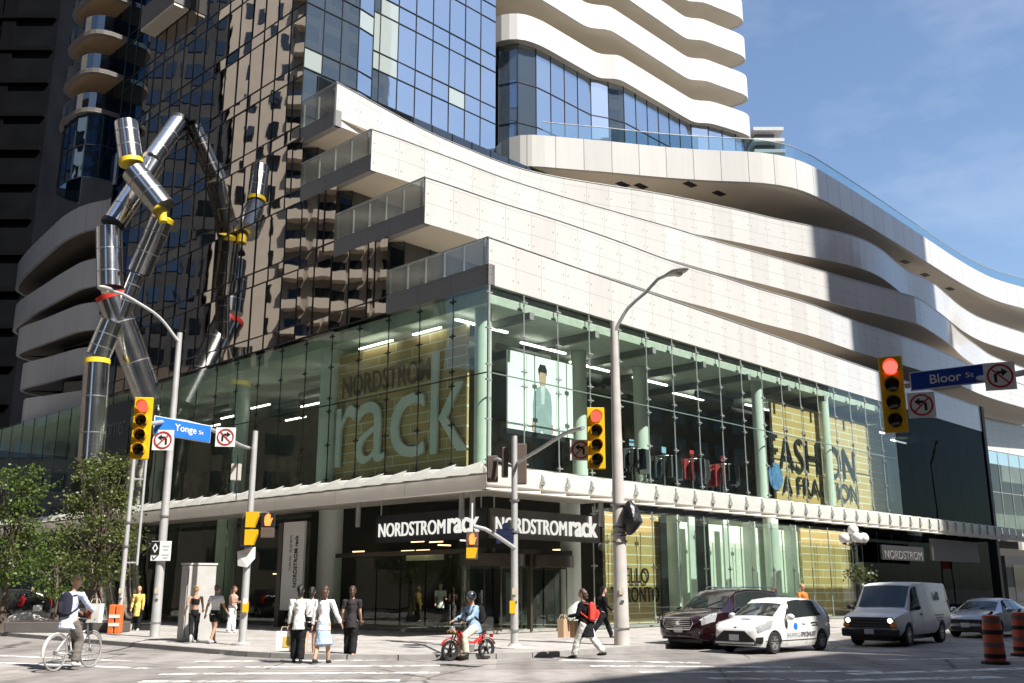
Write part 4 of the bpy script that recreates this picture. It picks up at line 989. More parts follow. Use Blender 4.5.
# ------------------------------------------------------------------ trees
def leaf_mat(name, col):
    m, nt, out = newmat(name); L = nt.links.new
    d = N(nt, 'ShaderNodeBsdfPrincipled'); d.inputs['Roughness'].default_value = .45
    tl = N(nt, 'ShaderNodeBsdfTranslucent'); mx = N(nt, 'ShaderNodeMixShader'); mx.inputs[0].default_value = .35
    tc = N(nt, 'ShaderNodeTexCoord'); nz = N(nt, 'ShaderNodeTexNoise'); nz.inputs['Scale'].default_value = 2.5; nz.inputs['Detail'].default_value = 5; L(tc.outputs['Object'], nz.inputs['Vector'])
    rp = N(nt, 'ShaderNodeValToRGB'); rp.color_ramp.elements[0].position = .3; rp.color_ramp.elements[1].position = .7
    rp.color_ramp.elements[0].color = c4([x*.6 for x in col]); rp.color_ramp.elements[1].color = c4([x*1.5 for x in col]); L(nz.outputs['Fac'], rp.inputs['Fac'])
    L(rp.outputs['Color'], d.inputs['Base Color']); L(rp.outputs['Color'], tl.inputs['Color']); L(d.outputs[0], mx.inputs[1]); L(tl.outputs[0], mx.inputs[2]); L(mx.outputs[0], out.inputs['Surface']); return m
M_LEAF = [leaf_mat('street tree leaves', (.075, .118, .020)), leaf_mat('olive street tree leaves', (.098, .12, .028))]
M_BARK = mat('bark', (.10, .075, .055), .9, var=.3, scale=6, bump=.6)
def tree(label, base, h, crown_r, clumps, seed, lm, lean=0.0):
    r_ = random.Random(seed); t = thing('street_tree', label, 'tree', (base.x, base.y, 0), 0, 'young street trees on the shaded pavement')
    tk = MB(); top = Vector((lean, 0, h*.62)); pts = [Vector((0, 0, 0)), Vector((lean*.2, .05, h*.2)), Vector((lean*.5, -.05, h*.42)), top]
    tk.tube(pts, [.14, .11, .09, .05], 8)
    cr = MB()
    for k in range(clumps):
        a = r_.uniform(0, 6.28); zz = r_.uniform(.30, 1.0); rad = crown_r*(1.0 if .4 < zz < .75 else .65)*math.sqrt(r_.uniform(.05, 1))
        c = Vector((lean*.6+math.cos(a)*rad, math.sin(a)*rad, h*zz))
        st = pts[1].lerp(top, r_.uniform(.2, 1)); mid = st.lerp(c, .55)+Vector((0, 0, .12))
        tk.tube([st, mid, c], [.035, .022, .008], 5)
        n = r_.randint(55, 100); cs = r_.uniform(.32, .62)
        for j in range(n):
            q = Vector((r_.gauss(0, 1), r_.gauss(0, 1), r_.gauss(0, .62)))*cs*.62; p = c+q; s = r_.uniform(.075, .15)
            ax = Vector((r_.gauss(0, 1), r_.gauss(0, 1), r_.gauss(0, .5)-.25)).normalized(); sx, sy, _ = basis(ax)
            ay = (sx*math.cos(a+j)+sy*math.sin(a+j))
            cr.quad(p-ay*s*.1, p+ax*s*.5+ay*s*.42, p+ax*s*1.15, p+ax*s*.5-ay*s*.42)
    tk.build('trunk', M_BARK, t, True, world=False, fix=False); cr.build('crown', lm, t, world=False, fix=False)
tree('bushy young street tree at the left border of the scene', gnd(0, 632), 6.3, 1.45, 66, 3, M_LEAF[0])
tree('leafy young tree whose branches cross the feet of the mirror sculpture', gnd(88, 630), 6.9, 1.65, 78, 11, M_LEAF[1], .25)
tree('sparse low tree standing between the dark parked car and the sculpture', gnd(55, 625), 4.4, 1.15, 26, 23, M_LEAF[0], -.2)
# ------------------------------------------------------------------ street furniture
M_GALV = mat('galvanised pole', (.50, .50, .49), .45, .35, var=.10, scale=2)
M_CONC = mat('concrete pole', (.46, .43, .40), .75, var=.15, scale=2, bump=.15)
M_SIGY = mat('signal yellow', (.72, .42, .012), .4, var=.05)
M_SIGB = mat('signal brown back', (.10, .075, .06), .5)
M_LENSO = mat('dark lens', (.012, .012, .012), .2)
M_REDON = emit('lit red lens', (1, .06, .05), 2.2)
M_REDDIM = emit('lit red lens in sun', (1, .14, .09), .75)
M_HAND = emit('lit orange hand', (1, .22, .05), 1.6)
M_BLUE = mat('street sign blue', (.008, .045, .30), .4, var=.06); M_BLUEL = mat('street sign bright blue', (.02, .16, .62), .4, var=.06)
M_SW = mat('sign white', (.74, .73, .71), .45, var=.04); M_SR = mat('sign red', (.42, .02, .025), .45); M_SK = mat('sign black', (.01, .01, .01), .5)
def face_axes(d):           # outward direction of a plate -> its right-hand and upward axes as a viewer sees them
    d = Vector(d).normalized(); r = ZU.cross(d).normalized(); return r, d.cross(r), d
def signal(label, c, d, h, nl=4, on=M_REDON, group=None, roll=0.0):
    """traffic signal head: housing, backplate edge, and lens + visor per light"""
    r, u, d = face_axes(d); t = thing('traffic_signal', label, 'traffic light', (c.x, c.y, c.z-h/2), 0, group)
    w = h*.29; c0 = Vector((c.x, c.y, c.z))
    MB().box(c0-d*.02, (w*1.0, .06, h), M=Matrix((r, d, u)).transposed(), ch=.015).build('backplate', M_SIGY, t)
    MB().box(c0-d*.12, (w*.72, .18, h*.93), M=Matrix((r, d, u)).transposed(), ch=.03).build('housing', M_SIGY, t)
    for i in range(nl):
        q = c0+u*(h*(.5-(i+.5)/nl)*.93)+d*.01; R_ = h/nl*.36
        MB().lathe([(R_, 0), (R_*.98, .035), (R_*.6, .06), (.005, .07)], q, d, 20).build('lens', on if i == 0 else M_LENSO, t, smooth=True)
        v = MB(); n = 14; k0 = len(v.v)
        for j in range(n+1):
            a = R(-35)+R(250)*j/n; rad = (r*math.cos(a)+u*math.sin(a))
            dep = R_*1.75*(1-.35*abs(j/n-.5)*2)
            for rr_ in (R_*1.10, R_*1.02):
                v.v.append(q+rad*rr_); v.v.append(q+rad*rr_+d*dep-u*R_*.25*0)
        for j in range(n):
            a, b = k0+j*4, k0+j*4+4
            v.face((a, b, b+1, a+1)); v.face((a+2, a+3, b+3, b+2)); v.face((a+1, b+1, b+3, a+3))
        v.build('visor', M_SIGY if i else M_SIGY, t, smooth=True, fix=False)
    return t
def ring_bar_sign(label, c, d, s, kind, frame=True):
    """white square plate, black arrow, red ring and slash"""
    r, u, d = face_axes(d); t = thing('turn_sign', label, 'sign', (c.x, c.y, c.z-s/2)); c = Vector(c)
    MB().box(c-d*.01, (s, .02, s), M=Matrix((r, d, u)).transposed()).build('plate', M_SW, t)
    m = 1 if kind == 'right' else -1
    def P(pts, o, mm, nm): MB().plate([(x*s*m, y*s) for x, y in (pts if m > 0 else pts[::-1])], c+d*o, r, u, .004).build(nm, mm, t)
    P([(-.20, -.22), (-.10, -.22), (-.10, .02), (-.04, .08), (.06, .08), (.06, -.02), (.26, .13), (.06, .28), (.06, .18), (-.08, .18), (-.20, .06)], .004, M_SK, 'arrow')
    q = MB(); q.tube([c+d*.010+(r*math.cos(a)+u*math.sin(a))*s*.40 for a in [i*2*math.pi/32 for i in range(32)]], [(.043*s, .004)]*32, 8, closed=True)
    q2 = MB(); a1 = c+d*.012+(r*-.29*m+u*.29)*s; a2 = c+d*.012+(r*.29*m-u*.29)*s
    q2.bar(a1, a2, .06*s, .06*s) if False else None
    e = (a2-a1).normalized(); s_ = d.cross(e)*.028*s
    rg = MB(); n = 40
    for i in range(n):
        t0, t1 = 2*math.pi*i/n, 2*math.pi*(i+1)/n; f = lambda a, k: c+d*.012+(r*math.cos(a)+u*math.sin(a))*s*k
        rg.quad(f(t0, .36), f(t1, .36), f(t1, .43), f(t0, .43))
    rg.build('ring', M_SR, t, fix=False)
    MB().quad(a1-s_+d*.002, a2-s_+d*.002, a2+s_+d*.002, a1+s_+d*.002).build('slash', M_SR, t, fix=False)
    return t
def name_sign(label, body, c, r, w, h, m, small, tx, tsz):
    r = Vector(r).normalized(); d = r.cross(ZU).normalized(); u = ZU; t = thing('street_sign', label, 'street sign', (c.x, c.y, c.z-h/2)); c = Vector(c)
    M_ = Matrix((r, d, u)).transposed()
    MB().box(c-d*.02, (w, .03, h), M=M_, ch=.008).build('border', M_SW, t); MB().box(c-d*.005, (w-.035, .02, h-.035), M=M_).build('plate', m, t)
    lettering('lettering', body, c+d*.012+r*tx, r, u, 1, M_SW, t, depth=.004, bold=.01, fit=(tsz, None))
    lettering('lettering', small, c+d*.012+r*(tx+tsz/2+.13), r, u, 1, M_SW, t, depth=.004, bold=.005, fit=(.13, .09)) if small else None
    return t
# --- near right mast arm with its signal and three signs
aR = ony(893, 394, 17.2)
Dn = Vector((-.35, -1, 0)).normalized()
pole = thing('signal_pole', 'grey signal pole just outside the right edge whose arm carries the Bloor sign', 'signal pole', (10.6, 12.2, -.0))
pb = Vector((10.6, 12.2, 0)); armz = 5.35
b = MB(); b.tube([pb, pb+ZU*4.6], [.13, .11], 14); b.build('pole', M_GALV, pole, smooth=True)
a0 = pb+ZU*4.5; aE = ony(905, 386, 17.35); aM = ony(1000, 381, 16.2)
MB().tube(catmull([a0, a0.lerp(aM, .5)+ZU*.30, ony(1000, 377, 16.2), ony(945, 379, 17.0), aE], .4), .05, 10).build('arm', M_GALV, pole, smooth=True)
MB().lathe([(.22, 0), (.22, .04), (.15, .08)], pb, n=14).build('base', M_GALV, pole)
signal('yellow four light signal showing bright red beside the Bloor sign', aR+Vector((0, 0, 0)), (-.42, -1, 0), 1.36, on=M_REDON)
p0, p1 = ony(908, 383, 17.0), ony(982, 374, 16.55)
name_sign('long dark blue street sign reading Bloor', 'Bloor', (p0+p1)/2-Vector((.0, .09, 0)), p1-p0, (p1-p0).length, .33, M_BLUE, 'St', -.02, .50)
ring_bar_sign('no left turn sign under the Bloor street sign', ony(921.5, 405, 16.85), (-.35, -1, 0), .44, 'left')
ring_bar_sign('no right turn sign at the end of the Bloor street sign', ony(1000, 376, 15.9), (-.40, -1, 0), .46, 'right')
# --- left: mast arm with the Yonge sign
sp = gnd(242, 645, 0)
pole = thing('signal_pole', 'grey signal pole with walk signal and long arm carrying the Yonge sign', 'signal pole', sp.to_tuple())
zt = ony(250.5, 431, sp.y).z
MB().tube([sp, sp+ZU*zt], [.115, .085], 14).build('pole', M_GALV, pole, smooth=True)
MB().lathe([(.30, 0), (.30, .05), (.16, .09)], sp, n=16).build('base', M_GALV, pole)
aL = ony(141.5, 428, 21.6)
MB().tube(catmull([ony(249, 448, sp.y), ony(238, 444, sp.y-1.2), ony(215, 431, 26.3), ony(180, 421, 23.9), aL+Vector((.12, .15, .12))], .5), [.05]*0 or .05, 10).build('arm', M_GALV, pole, smooth=True)
MB().box(ony(242, 472, sp.y)+Vector((-.18, 0, 0)), (.26, .22, .5)).build('control_box', mat('pale box', (.55, .52, .46), .6), pole)
MB().tube([ony(238, 455, sp.y-.12), ony(236, 500, sp.y-.12)], .015, 6).build('cable', M_DARK, pole)
MB().box(ony(245.5, 607, sp.y-.16), (.16, .12, .30)).build('push_button', M_SIGY, pole); MB().box(ony(245.5, 601, sp.y-.2), (.13, .04, .16)).build('button_label', M_SW, pole)
signal('yellow four light signal with dim red hanging left of the Yonge sign', aL, (.12, -1, 0), 1.37, on=M_REDDIM)
p0, p1 = ony(154, 424.5, 22.4), ony(211, 434.5, 23.6)
name_sign('bright blue street sign reading Yonge', 'Yonge', (p0+p1)/2, p1-p0, (p1-p0).length, .42, M_BLUEL, 'St', .06, .58)
ring_bar_sign('no left turn sign under the Yonge street sign', ony(163, 440, 22.5), (.1, -1, 0), .46, 'left')
ring_bar_sign('no right turn sign right of the Yonge street sign', ony(225.5, 437, 25.6), (.1, -1, 0), .50, 'right')
# walk signal with its hand, and a side-on yellow head
c = ony(268, 524, sp.y-.1); t = thing('walk_signal', 'black walk signal showing an orange hand over the left crossing', 'walk signal', (c.x, c.y, c.z-.45))
r, u, d = face_axes((.1, -1, 0)); M_ = Matrix((r, d, u)).transposed()
def hand(t, c, r, u, d, s):
    g = MB(); g.plate([(-.12*s, -.3*s), (.14*s, -.3*s), (.2*s, -.05*s), (.26*s, .08*s), (.2*s, .1*s), (.14*s, .0*s), (.13*s, .26*s), (.07*s, .26*s), (.06*s, .32*s), (.0*s, .32*s), (-.01*s, .28*s), (-.07*s, .28*s), (-.09*s, .2*s), (-.14*s, .2*s), (-.17*s, -.05*s)], c, r, u, .01)
    g.build('hand_symbol', M_HAND, t)
MB().box(c+u*.12, (.42, .22, .44), M=M_, ch=.02).build('housing', M_SK, t); MB().box(c-u*.26, (.40, .22, .30), M=M_, ch=.02).build('countdown_box', M_SIGB, t); hand(t, c+u*.12+d*.115, r, u, d, .6)
MB().bar(c+u*.35, ony(246, 512, sp.y), .04).build('bracket', M_GALV, t)
c = ony(252, 529, sp.y-.2); t = thing('traffic_signal', 'yellow signal head seen from the side on the left pole with the walk signal', 'traffic light', (c.x, c.y, c.z-.6))
for k in (0, 1):
    MB().plate([(-.16, -.22), (.1, -.22), (.2, .1), (.2, .24), (-.16, .24)], c+ZU*(.26-.52*k), Vector((1, 0, 0)), ZU, .2).build('visor', M_SIGY, t)
MB().box(c+Vector((-.2, .1, 0)), (.24, .3, 1.02), ch=.02).build('housing', M_SIGB, t)
c = ony(248, 559, sp.y-.16); t = thing('street_sign', 'small folded white sign above the yellow push button on the left signal pole', 'street sign', (c.x, c.y, c.z-.3))
MB().quad(c+Vector((-.34, 0, .22)), c+Vector((.0, -.06, -.25)), c+Vector((.22, -.02, .02)), c+Vector((.2, .02, .36))).quad(c+Vector((-.34, 0, .22)), c+Vector((-.3, .02, -.2)), c+Vector((0, -.06, -.25)), c+Vector((.0, -.05, .1))).build('plate', M_SW, t, fix=False)
MB().box(c+Vector((-.1, .02, .42)), (.32, .03, .14)).build('name_strip', M_BLUE, t)
# --- centre pole
sp = gnd(514.5, 648, 0)
pole = thing('signal_pole', 'slim grey signal pole before the corner entrance with two curved arms', 'signal pole', sp.to_tuple())
zt = ony(517, 436, sp.y).z
MB().tube([sp, sp+ZU*zt], [.115, .085], 14).build('pole', M_GALV, pole, smooth=True); MB().lathe([(.55, 0), (.55, .03), (.2, .05), (.16, .12)], sp, n=18).build('base', M_CONC, pole)
MB().tube(catmull([ony(517, 463, sp.y), ony(540, 449, 27.5), ony(566, 433, 24.8), ony(583, 428, 23)], .4), .05, 10).build('arm', M_GALV, pole, smooth=True)
MB().tube(catmull([ony(516, 549, sp.y), ony(500, 538, sp.y-.6), ony(485, 529, sp.y-1.0), ony(473, 526, sp.y-1.2)], .3), .055, 10).build('arm', M_GALV, pole, smooth=True)
MB().tube(catmull([ony(516, 468, sp.y), ony(508, 464, sp.y+.4), ony(498, 459, sp.y+.8), ony(491, 461, sp.y+1.0)], .3), .045, 10).build('arm', M_GALV, pole, smooth=True)
MB().box(ony(512.5, 607, sp.y-.15), (.16, .12, .34)).build('push_button', M_SIGY, pole)
signal('yellow four light signal on the arm right of the corner shop poster', ony(596, 438, 21.7), (.05, -1, 0), 1.36, on=M_REDDIM)
ring_bar_sign('no left turn sign on the middle arm beside the yellow signal', ony(580.5, 450, 22.0), (.05, -1, 0), .46, 'left')
for lb, px, py, y in (('brown back of a signal head hanging at the tip of the small middle arm', 492.5, 469, sp.y+1.0), ('brown backs of paired signal heads on the middle pole', 521, 464, sp.y+.3)):
    c = ony(px, py, y); t = thing('traffic_signal', lb, 'traffic light', (c.x, c.y, c.z-.4)); MB().box(c, (.34, .24, .80 if px < 500 else 1.2), ch=.03).build('housing', M_SIGB, t)
    for k in range(3): MB().tube([c+Vector((0, .12, .25-.25*k)), c+Vector((0, .3, .25-.25*k))], .1, 12).build('visor', M_SIGB, t, smooth=True)
    if px > 500: MB().box(c+Vector((-.48, 0, .05)), (.2, .24, .9), ch=.03).build('housing', M_SIGB, t)
c = ony(472, 545, sp.y-1.2); t = thing('walk_signal', 'walk signal with a glowing orange hand on the drooping middle arm', 'walk signal', (c.x, c.y, c.z-.5))
r, u, d = face_axes((.0, -1, 0)); M_ = Matrix((r, d, u)).transposed()
MB().box(c+u*.16, (.34, .2, .40), M=M_, ch=.02).build('housing', M_SIGB, t); MB().box(c-u*.22, (.32, .2, .34), M=M_, ch=.02).build('countdown_box', M_SIGB, t); hand(t, c+u*.16+d*.11, r, u, d, .5)
MB().plate([(-.15, -.14), (.1, -.14), (.16, .14), (-.15, .14)], c-u*.22+d*.12, r, u, .02).build('visor', M_SIGY, t)
MB().bar(c+u*.36, c+u*1.15, .04).build('bracket', M_SW, t)
c = ony(505, 532, sp.y-.1); t = thing('street_sign', 'small dark blue street plate on the middle signal pole', 'street sign', (c.x, c.y, c.z-.2))
M_NAVY = mat('navy plate', (.006, .012, .05), .5); MB().box(c, (.52, .03, .18)).build('plate', M_NAVY, t); MB().box(c+Vector((0, 0, -.22)), (.5, .03, .2)).build('plate', M_NAVY, t); MB().lathe([(.12, 0), (.12, .03)], c+Vector((.03, .015, .15)), (0, -1, 0), 14).build('crest', M_NAVY, t)
# --- street lamps
def lamp(label, foot, top_px, arm_px, Yh, rb, rt, m, conc):
    t = thing('street_lamp', label, 'street lamp', foot.to_tuple(), 0, 'tall street lamps')
    top = ony(*top_px, foot.y)
    top = Vector((foot.x, foot.y, top.z))
    MB().tube([foot, foot.lerp(top, .5), top], [rb, (rb+rt)/2, rt], 18).build('pole', m, t, smooth=True)
    pts = [top-ZU*.35+Vector((0, -.05, 0))]+[ony(px, py, foot.y+(Yh-foot.y)*(i+1)/len(arm_px)) for i, (px, py) in enumerate(arm_px)]
    arm = MB().tube(catmull(pts, .25), [.055]*0 or .055, 10).build('arm', M_GALV, t, smooth=True)
    e = pts[-1]; d = (pts[-1]-pts[-2]); d.z *= .3; d.normalize(); s, u, _ = basis(d)
    h = MB(); h.tube([e-d*.1, e+d*.05, e+d*.25, e+d*.55, e+d*.75], [(.05, .05), (.11, .08), (.19, .11), (.17, .09), (.05, .04)], 16); hd = h.build('lamp_head', mat('lamp head grey', (.40, .38, .35), .5, .3), t, smooth=True)
    MB().ball(e+d*.38-ZU*.08, (.14, .14, .09), 14, 8).build('lens', mat('lamp lens', (.55, .53, .48), .2), hd, smooth=True)
    return t
fr = gnd(622, 645, 0)
lamp('tall tapered concrete street lamp with its arm bent towards the right', fr, (612, 322), [(628, 308), (645, 293), (658, 279), (668, 274.5)], fr.y-1.0, .235, .115, M_CONC, True)
c = ony(626, 522, fr.y-.1); t = thing('bagged_sign', 'sign wrapped in black plastic strapped to the concrete street lamp', 'covered sign', (c.x, c.y, c.z-.6))
MB().tube([c+Vector((.1, -.1, .62)), c+Vector((.12, -.12, .35)), c+Vector((.2, -.12, .0)), c+Vector((.08, -.1, -.28)), c+Vector((.1, -.1, -.4))], [.08, .26, .30, .17, .05], 9).build('plastic_bag', mat('black plastic', (.008, .008, .009), .3, bump=.8, scale=1), t, smooth=True)
for k in range(3): MB().tube([ony(620, 528+k*7, fr.y)+Vector((math.cos(a)*.22, math.sin(a)*.22, .03*math.sin(a*2+k))) for a in [i*2*math.pi/18 for i in range(18)]], .018, 6, closed=True).build('strap', M_DARK, t)
fl = gnd(154.5, 637, 0)
lamp('tall pale steel street lamp with its arm reaching left in front of the mirror tubes', fl, (181, 333), [(160, 318), (140, 304), (122, 294), (112, 291.5)], fl.y-2.2, .17, .10, M_GALV, False)
c = ony(161, 551, fl.y-.22); t = thing('parking_sign', 'white curbside sign with a black diamond panel on the left lamp pole', 'sign', (c.x, c.y, c.z-.4))
MB().box(c, (.70, .03, .68), ch=.01).build('plate', M_SW, t); MB().box(c+Vector((-.2, -.02, .10)), (.30, .02, .46)).build('panel', M_SK, t)
MB().plate([(0, -.17), (.1, 0), (0, .17), (-.1, 0)], c+Vector((-.2, -.031, .10)), Vector((1, 0, 0)), ZU, .004).build('diamond', M_SW, t); MB().plate([(0, -.10), (.055, 0), (0, .10), (-.055, 0)], c+Vector((-.2, -.036, .10)), Vector((1, 0, 0)), ZU, .004).build('diamond', M_SK, t)
MB().plate([(-.1, .04), (-.07, .06), (-.04, -.02), (.1, .1), (.12, .08), (-.04, -.08)], c+Vector((-.2, -.02, -.24)), Vector((1, 0, 0)), ZU, .004).build('check_mark', M_SK, t)
for k, y in enumerate((.16, .04, -.14, -.24)): MB().box(c+Vector((.17, -.018, y)), (.24 if k % 2 == 0 else .17, .006, .05)).build('text_line', mat('grey print line', (.4, .4, .4), .6), t)
MB().tube([Vector((fl.x, fl.y, c.z+.1))+Vector((math.cos(a)*.17, math.sin(a)*.17, 0)) for a in [i*math.pi/8 for i in range(16)]], .02, 6, closed=True).build('clamp', M_GALV, t)
# --- thin pole with an orange barrier wrapped round its foot
f = gnd(118, 633, 0); t = thing('signal_pole', 'thin grey pole rising out of an orange barrier behind the left lamp pole', 'signal pole', f.to_tuple())
MB().tube([f, f+ZU*6.75], [.10, .075], 12).build('pole', M_GALV, t, smooth=True); MB().tube([f+Vector((.45, .1, 2.5)), f+Vector((.45, .1, 6.9))], .05, 10).build('pole', M_GALV, t, smooth=True)
MB().bar(f+Vector((0, 0, 2.6)), f+Vector((.45, .1, 2.6)), .05).bar(f+Vector((0, 0, 5.8)), f+Vector((.45, .1, 5.8)), .05).build('bracket', M_GALV, t)
f = f+Vector((-.02, -.32, 0)); t = thing('barrier', 'orange plastic barrier around the foot of the thin left pole', 'barrier', f.to_tuple())
M_OR = mat('barrier orange', (.62, .14, .03), .55, var=.15); M_REFL = mat('barrier white', (.7, .66, .58), .5)
for x in (-.12, .14): MB().box(f+Vector((x, 0, .52)), (.22, .3, 1.04), ch=.03).build('panel', M_OR, t)
for k in (.32, .62): MB().box(f+Vector((.01, -.155, k)), (.40, .02, .12)).build('reflector', M_REFL, t)
# --- grey cabinet, planter kerb, box
f = gnd(194, 641, 0); t = thing('utility_cabinet', 'tall plain grey cabinet on the left pavement', 'cabinet', f.to_tuple(), R(38))
MB().box((0, 0, 1.18), (.95, .55, 2.36), ch=.02).build('body', mat('cabinet grey', (.40, .39, .37), .7, var=.12), t, world=False); MB().box((0, 0, 2.40), (1.0, .6, .06)).build('lid', mat('cabinet lid', (.5, .49, .47), .7), t, world=False)
MB().box((-.44, -.285, 1.2), (.012, .02, 2.1)).build('door_seam', M_DARK, t, world=False); MB().box((.3, -.29, 1.2), (.05, .03, .2)).build('handle', M_STEEL, t, world=False)
a, b = gnd(17, 632, 0), gnd(106, 634, 0); c = (a+b)/2+Vector((0, .6, 0)); t = thing('planter', 'long low dark planter curb under the left street trees', 'planter', c.to_tuple())
MB().box(c+ZU*.2, ((b-a).length, .9, .40), ch=.03).build('wall', mat('planter stone', (.09, .08, .075), .8), t); MB().box(c+ZU*.41, ((b-a).length-.25, .7, .05)).build('soil', mat('soil', (.05, .035, .025), .95, bump=.8), t)
f = gnd(134, 631.5, 0)+Vector((0, 1.2, 0)); t = thing('kiosk_box', 'small dark box on the pavement under the person in yellow', 'box', f.to_tuple()); MB().box(f+ZU*.12, (.9, .5, .24), ch=.02).build('body', M_DARK, t); MB().box(f+ZU*.255, (.94, .54, .03)).build('lid', M_INTD, t)
f = gnd(17, 627, 0); t = thing('cloth_bundle', 'crumpled off white bundle lying on the pavement by the dark car', 'bundle', f.to_tuple())
b = MB()
for x, y, z, q in ((0, 0, .25, .34), (.4, 0, .32, .36), (.75, .05, .28, .32), (1.05, 0, .2, .25), (-.3, 0, .15, .22)): b.ball(f+Vector((x-.1, y, z)), (q*1.1, q, q*.9), 12, 8)
b.build('cloth', mat('off white cloth', (.55, .52, .47), .9, var=.15, bump=.9, scale=2), t, smooth='all', fix=False)
def pole_dress(root, f, zs, r):
    for z in zs: MB().lathe([(r+.012, z), (r+.012, z+.05)], f, n=14).build('band', M_STEEL, root)
    MB().box(Vector((f.x, f.y-r-.003, 1.55)), (.13, .008, .19)).build('sticker', mat('faded sticker', (.45, .40, .30), .6, var=.3), root)
    MB().box(Vector((f.x+.02, f.y-r-.003, 1.25)), (.10, .008, .08)).build('sticker', mat('dark sticker', (.06, .07, .10), .6, var=.3), root)
for o_ in [o for o in COL.objects if o.get('category') in ('signal pole', 'street lamp') and o.get('label', '').find('left') >= 0 or o.get('label', '').startswith(('slim grey', 'tall tapered'))]:
    pole_dress(o_, Vector(o_.location), (.45, 3.2, 4.1), .13 if o_['category'] == 'signal pole' else .24 if 'concrete' in o_['label'] else .17)
# --- globe lamp
f = gnd(861, 628, 0); f = f+Vector((0, 0, 0)); t = thing('globe_lamp', 'old fashioned black lamp post with five white globes and a flower basket', 'street lamp', f.to_tuple())
s_ = FPX/ (f.y*CP); zc = ony(858, 538, f.y).z
MB().lathe([(.30, 0), (.30, .3), (.16, .5), (.10, 1.0), (.08, zc-.55), (.12, zc-.5), (.05, zc-.1), (.04, zc+.25)], f, n=14).build('post', M_BLACK, t, smooth=True)
M_GLOBE = mat('milk glass globe', (.72, .70, .68), .25, var=.04)
for k, (x, y, z) in enumerate(((0, 0, .34), (-.42, 0, 0), (.42, 0, 0), (0, -.42, 0), (0, .42, 0))):
    c = f+Vector((x, y, zc+z)); g = MB().ball(c, .23, 18, 12).build('globe', M_GLOBE, t, smooth='all')
    MB().lathe([(.08, 0), (.1, .05), (.05, .08)], c-ZU*.28, n=10).bar(c-ZU*.26, f+ZU*(zc-.38), .035).build('bracket', M_BLACK, g)
hb = MB(); c = f+Vector((0, -.3, zc-1.55)); r_ = random.Random(4)
for k in range(160):
    q = Vector((r_.gauss(0, .28), r_.gauss(0, .28), r_.gauss(0, .18))); s0_ = .08; ax = Vector((r_.gauss(0, 1), r_.gauss(0, 1), r_.gauss(0, 1))).normalized(); sx, sy, _ = basis(ax); hb.quad(c+q-sx*s0_, c+q-sy*s0_, c+q+sx*s0_, c+q+sy*s0_)
hb.build('foliage', leaf_mat('basket leaves', (.06, .075, .02)), t, fix=False); MB().bar(c+Vector((0, .3, .2)), c+ZU*.2, .03).build('bracket', M_BLACK, t)
# --- construction barrels
def barrel(label, f, h):
    t = thing('traffic_barrel', label, 'traffic barrel', f.to_tuple(), 0, 'construction barrels on the road'); q = h
    MB().lathe([(.29*q, 0), (.29*q, .06), (.21*q, .07)], f, n=10).build('base', M_BLACK, t)
    MB().lathe([(.215*q, .07), (.21*q, .3*q), (.205*q, .31*q), (.2*q, .58*q), (.195*q, .59*q), (.19*q, .82*q), (.185*q, .83*q), (.18*q, 1.0*q), (.05, 1.02*q)], f, n=24).build('body', mat('barrel orange', (.55, .09, .03), .55, var=.15), t, smooth=True)
    for z, r0 in ((.17, .217), (.40, .209), (.66, .199), (.9, .188)): MB().lathe([(r0*q, (z-.045)*q), (r0*q, (z+.045)*q)], f, n=24, cap=False).build('band', M_BLACK if z != .4 and z != .9 else mat('dull band', (.20, .12, .10), .5), t, smooth=True)
    MB().bar(f+Vector((-.05, 0, 1.0*q)), f+Vector((.05, 0, 1.08*q)), .05).build('handle', M_BLACK, t)
barrel('orange barrel with black bands standing alone beside the silver sedan', gnd(996, 664, -.13), 1.12)
barrel('orange barrel cut by the right border of the scene', gnd(1024, 656, -.13), 1.12)
# far kerbside pole and banner at the right end
f = PR(56, 4.5); t = thing('sign_pole', 'thin black pole with red panels far down the sunny street', 'sign', f.to_tuple())
MB().tube([f, f+ZU*6.2], .06, 8).build('pole', M_BLACK, t); MB().bar(f+ZU*6.2, f+ZU*6.2+Vector((2.2, 0, 0)), .08).build('arm', M_BLACK, t)
for z in (3.6, 4.9): MB().box(f+Vector((.9, 0, z)), (1.3, .08, .9)).build('panel', mat('red panel', (.45, .03, .03), .6), t)
f = PR(58, 6); t = thing('street_lamp', 'slim far street lamp whose straight arm crosses the white terrace at the right border', 'street lamp', f.to_tuple())
MB().tube([f, f+ZU*12], [.12, .07], 10).build('pole', M_GALV, t, smooth=True); MB().tube([f+ZU*11.6, f+ZU*13.2+Vector((-3.5, -1, 0))], .06, 8).build('arm', M_GALV, t, smooth=True)
# ------------------------------------------------------------------ vehicles: lofted shells, front towards +x
M_TYRE = mat('tyre rubber', (.015, .015, .016), .85); M_RIM = mat('alloy rim', (.5, .5, .5), .35, .7); M_CGL = None
def car_glass():
    m, nt, out = newmat('tinted car glass'); L = nt.links.new
    p = N(nt, 'ShaderNodeBsdfPrincipled'); p.inputs['Base Color'].default_value = (.02, .025, .025, 1); p.inputs['Roughness'].default_value = .04; p.inputs['Specular IOR Level'].default_value = .8
    L(p.outputs[0], out.inputs['Surface']); return m
M_CGL = car_glass()
M_HEAD = mat('headlight glass', (.40, .41, .41), .12, .2, coat=.8); M_TAIL = mat('tail light', (.35, .01, .01), .2); M_CBLK = mat('black trim', (.014, .014, .015), .5); M_CHR = mat('car chrome', (.7, .7, .7), .15, 1.0)
M_AMB = mat('amber lamp', (.6, .22, .03), .25); M_LITH = emit('lit headlight', (1, .83, .62), 5)
